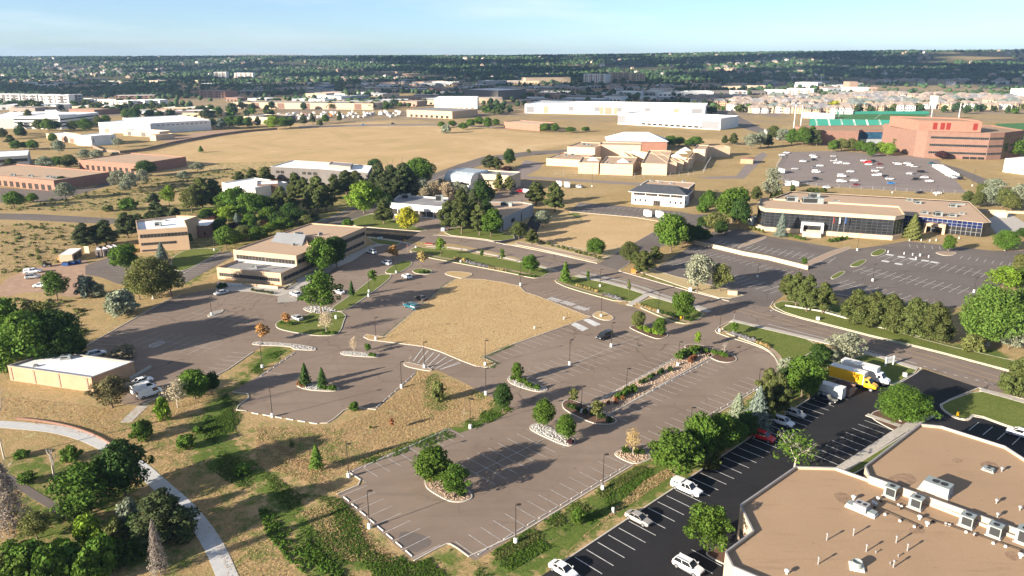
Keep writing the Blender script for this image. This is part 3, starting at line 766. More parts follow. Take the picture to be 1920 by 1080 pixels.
# concrete wheel stops
wsm = MB().obox((0, 0), 1.85, 0.16, 0.0, 0.13, 0, 0.97, 0.6).mesh('wheel_stop', M['stop_block'])
def wheel_stops(a, b, off, where, skip=(), only=None, sp=2.74, side=1):
    A_ = flat([P(*a)])[0]; B_ = flat([P(*b)])[0]; d = (B_-A_); n = int(round(d.length/sp)); d.normalize(); s = (B_-A_).length/n
    nn = Vector((-d.y, d.x))*side
    for i in range(n):
        if i in skip or (only is not None and i not in only): continue
        p = A_+d*(s*(i+0.5))+nn*off; o = bpy.data.objects.new('wheel_stop', wsm); COL.objects.link(o)
        j = math.sin(i*12.9+A_.x)*0.03
        o.location = (p.x+j, p.y-j, 0.009); o.rotation_euler = (0, 0, math.atan2(d.y, d.x)+j)
        tag(o, f'concrete wheel stop, {ordw(i)} from the left {where}', 'wheel stop', 'concrete wheel stops at the stall ends')
wheel_stops((655,884),(838,803), 0.5, 'along the upper edge of the nearest bay', side=-1)
wheel_stops((638,931),(772,1048), 0.4, 'along the left end of the nearest bay')
wheel_stops((896,1045),(1180,875), 0.5, 'along the weedy lower kerb of the nearest bay')
wheel_stops((1140,775),(1332,674), 0.35, 'along the right side of the long planted median', side=-1)
wheel_stops((1130,748),(1290,660), 0.35, 'along the left side of the long planted median')
wheel_stops((1225,843),(1436,720), 0.5, 'below the big spruce along the right kerb')
wheel_stops((466,775),(597,797), -0.3, 'along the lower edge of the small left bay', side=-1)
wheel_stops((707,766),(782,700), 0.4, 'along the right edge of the small left bay')
wheel_stops((484,706),(552,660), 0.4, 'along the upper edge of the small left bay', side=-1)
# ================================================================ TREES
def leafmesh(name, centers, normals, sizes, shade, tri=False):
    """many leaf clumps, each a small bent card, as one crown mesh with a per-clump leaf tone"""
    n = len(centers); rng = np.random.default_rng(len(centers)+7)
    up = rng.normal(size=(n, 3)); t = np.cross(normals, up); t /= (np.linalg.norm(t, axis=1, keepdims=True)+1e-9)
    bt = np.cross(normals, t); s = sizes[:, None]
    asp = rng.uniform(0.6, 1.1, (n, 1))
    v0 = centers-t*s-bt*s*asp*0.6; v1 = centers+t*s*0.9-bt*s*asp*0.5+normals*s*0.25
    v2 = centers+t*s*0.5+bt*s*asp; v3 = centers-t*s*0.7+bt*s*asp*0.8+normals*s*0.3
    vs = np.stack([v0, v1, v2, v3], 1).reshape(-1, 3)
    me = bpy.data.meshes.new(name)
    me.vertices.add(4*n); me.vertices.foreach_set('co', vs.astype(np.float32).ravel())
    me.loops.add(4*n); me.loops.foreach_set('vertex_index', np.arange(4*n, dtype=np.int32))
    me.polygons.add(n); me.polygons.foreach_set('loop_start', np.arange(0, 4*n, 4, dtype=np.int32))
    me.polygons.foreach_set('loop_total', np.full(n, 4, dtype=np.int32))
    at = me.attributes.new('leaf', 'FLOAT', 'FACE'); at.data.foreach_set('value', shade.astype(np.float32))
    me.materials.append(M['foliage']); me.update(calc_edges=True); me.validate()
    return me
def crown_lobes(name, lobes, n, size, seed, jitter=0.6, flat_=0.0, hollow=0.45):
    rng = np.random.default_rng(seed); L = np.array([l[:3] for l in lobes]); R = np.array([l[3] for l in lobes])
    w = R**2; w = w/w.sum(); k = rng.choice(len(lobes), n, p=w)
    d = rng.normal(size=(n, 3)); d /= np.linalg.norm(d, axis=1, keepdims=True)
    r = R[k]*(hollow+(1-hollow)*rng.random(n)**0.5)*rng.uniform(0.85, 1.12, n)
    q = np.array([1, 1, 0.8])
    c = L[k]+d*r[:, None]*q
    nr = d+rng.normal(size=(n, 3))*jitter; nr[:, 2] += 0.25; nr /= np.linalg.norm(nr, axis=1, keepdims=True)
    lobetone = rng.uniform(0.25, 0.75, len(lobes))
    sh = np.clip(lobetone[k]*0.5+rng.random(n)*0.5, 0, 1)
    return leafmesh(name, c, nr, size*rng.uniform(0.45, 1.5, n), sh)
PROTO = {}
def trunk_mesh(h, r, limbs, seed, spread, top=0.6, mat='bark'):
    rng = random.Random(seed); mb = MB(); p = Vector((0, 0, -0.1)); rr = r
    mb.tube((0,0,-0.1), (0,0,0.35), r*1.5, r, 7, False)
    pts = [Vector((0,0,0.35))]
    for i in range(4):
        q = pts[-1]+Vector((rng.uniform(-.12,.12)*h*0.15, rng.uniform(-.12,.12)*h*0.15, h*top/4))
        mb.tube(pts[-1], q, rr, rr*0.8, 7, False); rr *= 0.8; pts.append(q)
    for i in range(limbs):
        k = rng.randint(1, 4); a = rng.random()*6.28
        q = pts[k]+Vector((math.cos(a)*spread*rng.uniform(.4,.8), math.sin(a)*spread*rng.uniform(.4,.8), h*rng.uniform(.12,.3)))
        mb.tube(pts[k], q, rr*0.7, rr*0.25, 5, False)
    return mb.mesh('trunk', M[mat])
def round_lobes(h, w, base, nl, seed, irregular=0.35):
    rng = random.Random(seed); L = []; ch = h-base
    for i in range(nl):
        t = (i+0.5)/nl; a = i*2.4+rng.uniform(-.5,.5)
        prof = math.sin(math.pi*min(1, 0.16+0.78*t))**0.8
        rad = w/2*prof*rng.uniform(0.45, 0.75); z = base+ch*(0.12+0.74*t)
        L.append((math.cos(a)*rad, math.sin(a)*rad, z, w*rng.uniform(0.17, 0.17+0.12*irregular/0.35)))
    for k in range(7):
        a = rng.random()*6.28; t = rng.uniform(.15, .95); rd = w*.5*math.sin(math.pi*min(1, .2+.75*t))
        L.append((math.cos(a)*rd, math.sin(a)*rd, base+ch*t, w*rng.uniform(.07, .13)))
    L.append((0, 0, base+ch*0.5, w*0.3)); L.append((0.05*w, 0, base+ch*0.76, w*0.24))
    return L
def bare_mesh(name, h, w, seed, depth=4, thin=1.0, mat='deadwood', kids=4):
    rng = random.Random(seed); mb = MB()
    def br(p, d, l, r, k):
        q = p+d*l; mb.tube(p, q, r, r*0.6, 4 if k else 5, False)
        if k >= depth: return
        for i in range(kids):
            a = rng.random()*6.28; tilt = rng.uniform(0.35, 0.8)
            o = d.orthogonal().normalized(); o.rotate(Matrix.Rotation(a, 3, d)); nd = (d*math.cos(tilt)+o*math.sin(tilt)); nd.z += 0.12; nd.normalize()
            br(p+d*l*rng.uniform(0.55, 1.0), nd, l*rng.uniform(0.55, 0.78), r*0.55, k+1)
    br(Vector((0,0,-.1)), Vector((0.03,0.02,1)).normalized(), h*0.36, h*0.02*thin, 0)
    zs = [v[2] for v in mb.v]; xs = [abs(v[0]) for v in mb.v]
    kz = h/max(zs); kx = (w/2)/max(xs)
    mb.v = [(a*kx if c > 0.5 else a, b*kx if c > 0.5 else b, c*kz) for a, b, c in mb.v]
    return mb.mesh(name, M[mat])
def deadconifer_mesh(h, w, seed):
    rng = random.Random(seed); mb = MB(); mb.tube((0,0,-.1), (0,0,h), 0.22, 0.03, 6)
    for i in range(150):
        t = rng.random()**0.8; z = h*(0.1+0.88*t); a = rng.random()*6.28; r = w/2*(1.04-t)*rng.uniform(0.7, 1.05)
        p = Vector((0, 0, z)); q = Vector((math.cos(a)*r, math.sin(a)*r, z-r*0.18)); mb.tube(p, q, 0.035, 0.012, 3, False)
        for k in range(9):
            s = rng.uniform(0.2, 1); c = p.lerp(q, s); a2 = a+rng.uniform(-1.3, 1.3); l = rng.uniform(0.25, 0.7)
            mb.tube(c, c+Vector((math.cos(a2)*l, math.sin(a2)*l, -rng.uniform(0.1, 0.6))), 0.015, 0.008, 3, False)
    return mb.mesh('branches', M['deadwood'])
def conifer(name, h, w, n, size, seed, base=0.04, layers=14, droop=0.35, ragged=0.25):
    rng = np.random.default_rng(seed); t = rng.random(n)**0.75; t = 1-t*0.99
    tt = 1-t  # 0 top .. 1 bottom
    lay = np.round(tt*layers)/layers; frac = np.abs(tt*layers-np.round(tt*layers))
    a = rng.random(n)*2*np.pi
    lob = 1+ragged*np.sin(a*5+lay*37)+ragged*0.6*np.sin(a*9+lay*91)
    R = w/2*(0.05+0.95*tt**0.9)*(1-0.35*frac)*lob; rr = R*np.sqrt(rng.uniform(0.25, 1.0, n))
    z = h*(base+(1-base)*(1-tt))-rr*droop*0.3
    c = np.stack([np.cos(a)*rr, np.sin(a)*rr, z], 1)
    nr = np.stack([np.cos(a), np.sin(a), 0.75+0*a], 1)+rng.normal(size=(n, 3))*0.35; nr /= np.linalg.norm(nr, axis=1, keepdims=True)
    sh = np.clip(rng.random(n)*0.5+0.25+0.25*np.sin(a*5+lay*37), 0, 1)
    return leafmesh(name, c, nr, size*rng.uniform(0.6, 1.2, n), sh)
def pine_lobes(h, w, base, seed, nl=26):
    rng = random.Random(seed); L = []
    for i in range(nl):
        t = (i+.5)/nl; a = i*2.4+rng.uniform(-.6,.6); prof = (1-t)**0.55*(0.62+0.38*min(1, t*5))
        rad = w/2*prof*rng.uniform(0.5, 0.86)
        L.append((math.cos(a)*rad, math.sin(a)*rad, base+(h-base)*(0.04+0.86*t), w*rng.uniform(0.10, 0.17)*(0.6+0.4*prof)))
    L.append((0,0,h*0.93,w*0.07))
    for k in range(5): L.append((0,0,base+(h-base)*(0.1+0.16*k), w*0.2*(1-k*0.13)))
    return L
def reg(kind, variants): PROTO[kind] = variants       # list of (H, Wd, crown_mesh, trunk_mesh, crown_name)
reg('round', [(8, 7, crown_lobes('crown', round_lobes(8, 7, 1.7, 13+s, s), 7600, 0.17, s), trunk_mesh(8, 0.17, 6, s, 2.2), 'crown') for s in (1, 2, 3, 4, 5, 6)])
reg('loose', [(8, 7, crown_lobes('crown', round_lobes(8, 6.6, 1.6, 17, s, 0.1), 4300, 0.155, s, 0.8), trunk_mesh(8, 0.15, 9, s, 2.6), 'crown') for s in (11, 12, 13, 14)])
reg('cotton', [(14, 15, crown_lobes('crown', [(a*1.06,b*1.06,c,r*.72) for a,b,c,r in round_lobes(14, 14, 1.2, 60, s, 0.2)[:-2]]+[(0,0,7,2.6)], 19000, 0.165, s, 0.7), trunk_mesh(14, 0.4, 12, s, 5, mat='bark_pale'), 'crown') for s in (21,)])
reg('pine', [(11, 7.5, crown_lobes('crown', pine_lobes(11, 7.5, 1.9, s), 9500, 0.16, s, 0.5), trunk_mesh(11, 0.2, 7, s, 2.0, 0.85), 'crown') for s in (31, 32, 33, 34, 35)])
reg('bushpine', [(9, 9, crown_lobes('crown', pine_lobes(9, 9, 0.6, s, 34), 11000, 0.155, s, 0.5), trunk_mesh(9, 0.24, 7, s, 2.6, 0.7), 'crown') for s in (36, 37)])
reg('spruce', [(11, 6.5, conifer('crown', 11, 6.5, 6500, 0.17, s), trunk_mesh(11, 0.14, 0, s, 1, 0.9), 'crown') for s in (41, 42)])
reg('youngconifer', [(5, 2.6, conifer('crown', 5, 2.6, 1900, 0.15, s, 0.16, 9, 0.3, 0.3), trunk_mesh(5, 0.06, 0, s, 1, 0.8), 'crown') for s in (46, 47)])
reg('juniper', [(8, 5, conifer('crown', 8, 5, 5200, 0.17, s, 0.02, 30, -0.2, 0.22), trunk_mesh(8, 0.2, 3, s, 1, 0.5), 'crown') for s in (51,)])
reg('young', [(4.5, 2.2, crown_lobes('crown', round_lobes(4.5, 2.0, 1.5, 9, s), 650, 0.14, s, 0.8, hollow=0.2), trunk_mesh(4.5, 0.05, 6, s, 0.7, 0.7), 'crown') for s in (61, 62)])
reg('shrub', [(1.0, 1.3, crown_lobes('shrub', [(0,0,.42,.42),(.3,.1,.35,.3),(-.28,.15,.36,.3),(.05,-.3,.36,.3),(0.05,.1,.62,.28)], 420, 0.085, s, 0.8), None, 'shrub') for s in (71, 72)])
reg('bush', [(3, 4, crown_lobes('bush', round_lobes(3, 3.6, 0.1, 12, s, 0.2), 2200, 0.15, s, 0.8), None, 'bush') for s in (75, 76)])
def grass_clump(seed):
    rng = np.random.default_rng(seed); n = 160; a = rng.random(n)*6.28; rr = rng.random(n)*0.35
    c = np.stack([np.cos(a)*rr, np.sin(a)*rr, 0.15+rng.random(n)*0.6*(1-rr)], 1); nr = np.stack([np.cos(a), np.sin(a), 0.2+0*a], 1)+rng.normal(size=(n, 3))*0.4
    nr /= np.linalg.norm(nr, axis=1, keepdims=True)
    return leafmesh('grass_clump', c, nr, rng.uniform(0.05, 0.1, n), rng.random(n))
reg('clump', [(0.9, 0.9, grass_clump(5), None, 'grass_clump')])
reg('bare', [(6, 5, None, bare_mesh('branches', 6, 5, s, 5, 1.0, 'bark_pale', 3), 'branches') for s in (81, 82)])
reg('snag', [(7, 6, None, bare_mesh('branches', 7, 6, 88, 3, 2.0, 'bark_pale', 3), 'branches')])
reg('deadconifer', [(11, 6.5, conifer('twigs', 11, 6.2, 3600, 0.13, 92, 0.08, 12, 0.9, 0.35), deadconifer_mesh(11, 6.5, 91), 'twigs')])
def sparse(seed):
    c = crown_lobes('crown', round_lobes(6, 5, 1.5, 12, seed), 900, 0.13, seed, 1.0, hollow=0.2)
    return (6, 5, c, bare_mesh('branches', 5.6, 4.6, seed, 4, 1.0, 'bark_pale', 3), 'crown')
reg('sparse', [sparse(95), sparse(96)])
reg('mid', [(8, 7, crown_lobes('crown', round_lobes(8, 7, 0.9, 9, s), 420, 0.62, s), trunk_mesh(8, 0.2, 0, s, 2), 'crown') for s in (101, 102, 103)])
COLR = {'straw': (0.48,0.335,0.18), 'dead': (0.22,0.19,0.16),
 'cot': (0.110,0.180,0.030), 'green': (0.080,0.145,0.018), 'dark': (0.042,0.082,0.016), 'lime': (0.17,0.26,0.025), 'yellow': (0.36,0.36,0.03), 'olive': (0.14,0.155,0.045),
 'pine': (0.092,0.110,0.030), 'pinedark': (0.068,0.088,0.032), 'sage': (0.25,0.27,0.18), 'blue': (0.15,0.19,0.15), 'tan': (0.33,0.27,0.17),
 'orange': (0.42,0.23,0.08), 'maroon': (0.07,0.03,0.03), 'brown': (0.14,0.125,0.055), 'gold': (0.42,0.31,0.12), 'lav': (0.27,0.25,0.27), 'rust': (0.28,0.12,0.05), 'far': (0.055,0.095,0.035), 'blonde': (0.5,0.42,0.28)}
crnd = random.Random(4)
def put_tree(name, kind, color, loc, h, w, label, cat='tree', group=None, rz=None, only_crown=False):
    H, Wd, cm, tm, cn = crnd.choice(PROTO[kind]); rz = crnd.random()*6.28 if rz is None else rz
    c = COLR[color]; k = crnd.uniform(0.88, 1.12); col = (c[0]*k*crnd.uniform(.95,1.05), c[1]*k, c[2]*k, 1)
    sc = (w/Wd, w/Wd, h/H)
    if tm is None or cm is None or only_crown:
        o = bpy.data.objects.new(name, cm or tm); COL.objects.link(o); o.location = loc; o.rotation_euler = (0,0,rz); o.scale = sc; o.color = col
        tag(o, label, cat, group); return o
    e = empty(name, loc, rz); e.scale = sc; tag(e, label, cat, group)
    for n_, me in (('trunk', tm), (cn, cm)):
        o = bpy.data.objects.new(n_, me); COL.objects.link(o); o.parent = e; o.color = col
    return e
KN = {'round': 'leafy_tree', 'loose': 'leafy_tree', 'cotton': 'cottonwood_tree', 'pine': 'pine_tree', 'bushpine': 'pine_tree', 'spruce': 'spruce_tree', 'youngconifer': 'conifer_tree', 'juniper': 'juniper_tree',
      'young': 'young_tree', 'shrub': 'shrub', 'bush': 'bush', 'clump': 'ornamental_grass', 'bare': 'bare_tree', 'snag': 'broken_tree', 'deadconifer': 'dead_conifer', 'sparse': 'sparse_tree', 'mid': 'leafy_tree'}
KC = {'shrub': 'shrub', 'bush': 'bush', 'clump': 'grass clump'}
def tree(kind, color, u, vb, vt, wpx, label, group=None, ground=0.0):
    loc = P(u, vb); h = max(0.5, hfrom(u, vb, vt)); w = wpx/ppm(u, vb)*{'pine': 1.36, 'bushpine': 1.22, 'loose': 1.12, 'round': 1.08, 'spruce': 1.1, 'bush': 1.1}.get(kind, 1.03)
    if kind in ('shrub', 'clump'): loc.z = 0.12
    return put_tree(KN[kind], kind, color, loc, h, w, label, KC.get(kind, 'tree'), group)
def trees(txt):
    """one block: '@ template | group' starts a cluster, then 'kind color u vbase vtop width [label]' rows"""
    tmpl = None; grp = None; rows = []
    def flush():
        rows.sort(key=lambda r: r[2])
        for i, r in enumerate(rows): tree(*r[:6], r[6] or tmpl.format(o=ordw(i)), grp)
        rows.clear()
    for ln in txt.strip().splitlines():
        ln = ln.strip()
        if not ln: continue
        if ln[0] == '@': flush(); a = ln[1:].split('|'); tmpl = a[0].strip(); grp = a[1].strip() if len(a) > 1 else None
        else:
            a = ln.split(None, 6); rows.append([a[0], a[1], *map(float, a[2:6]), a[6] if len(a) > 6 else None])
    flush()
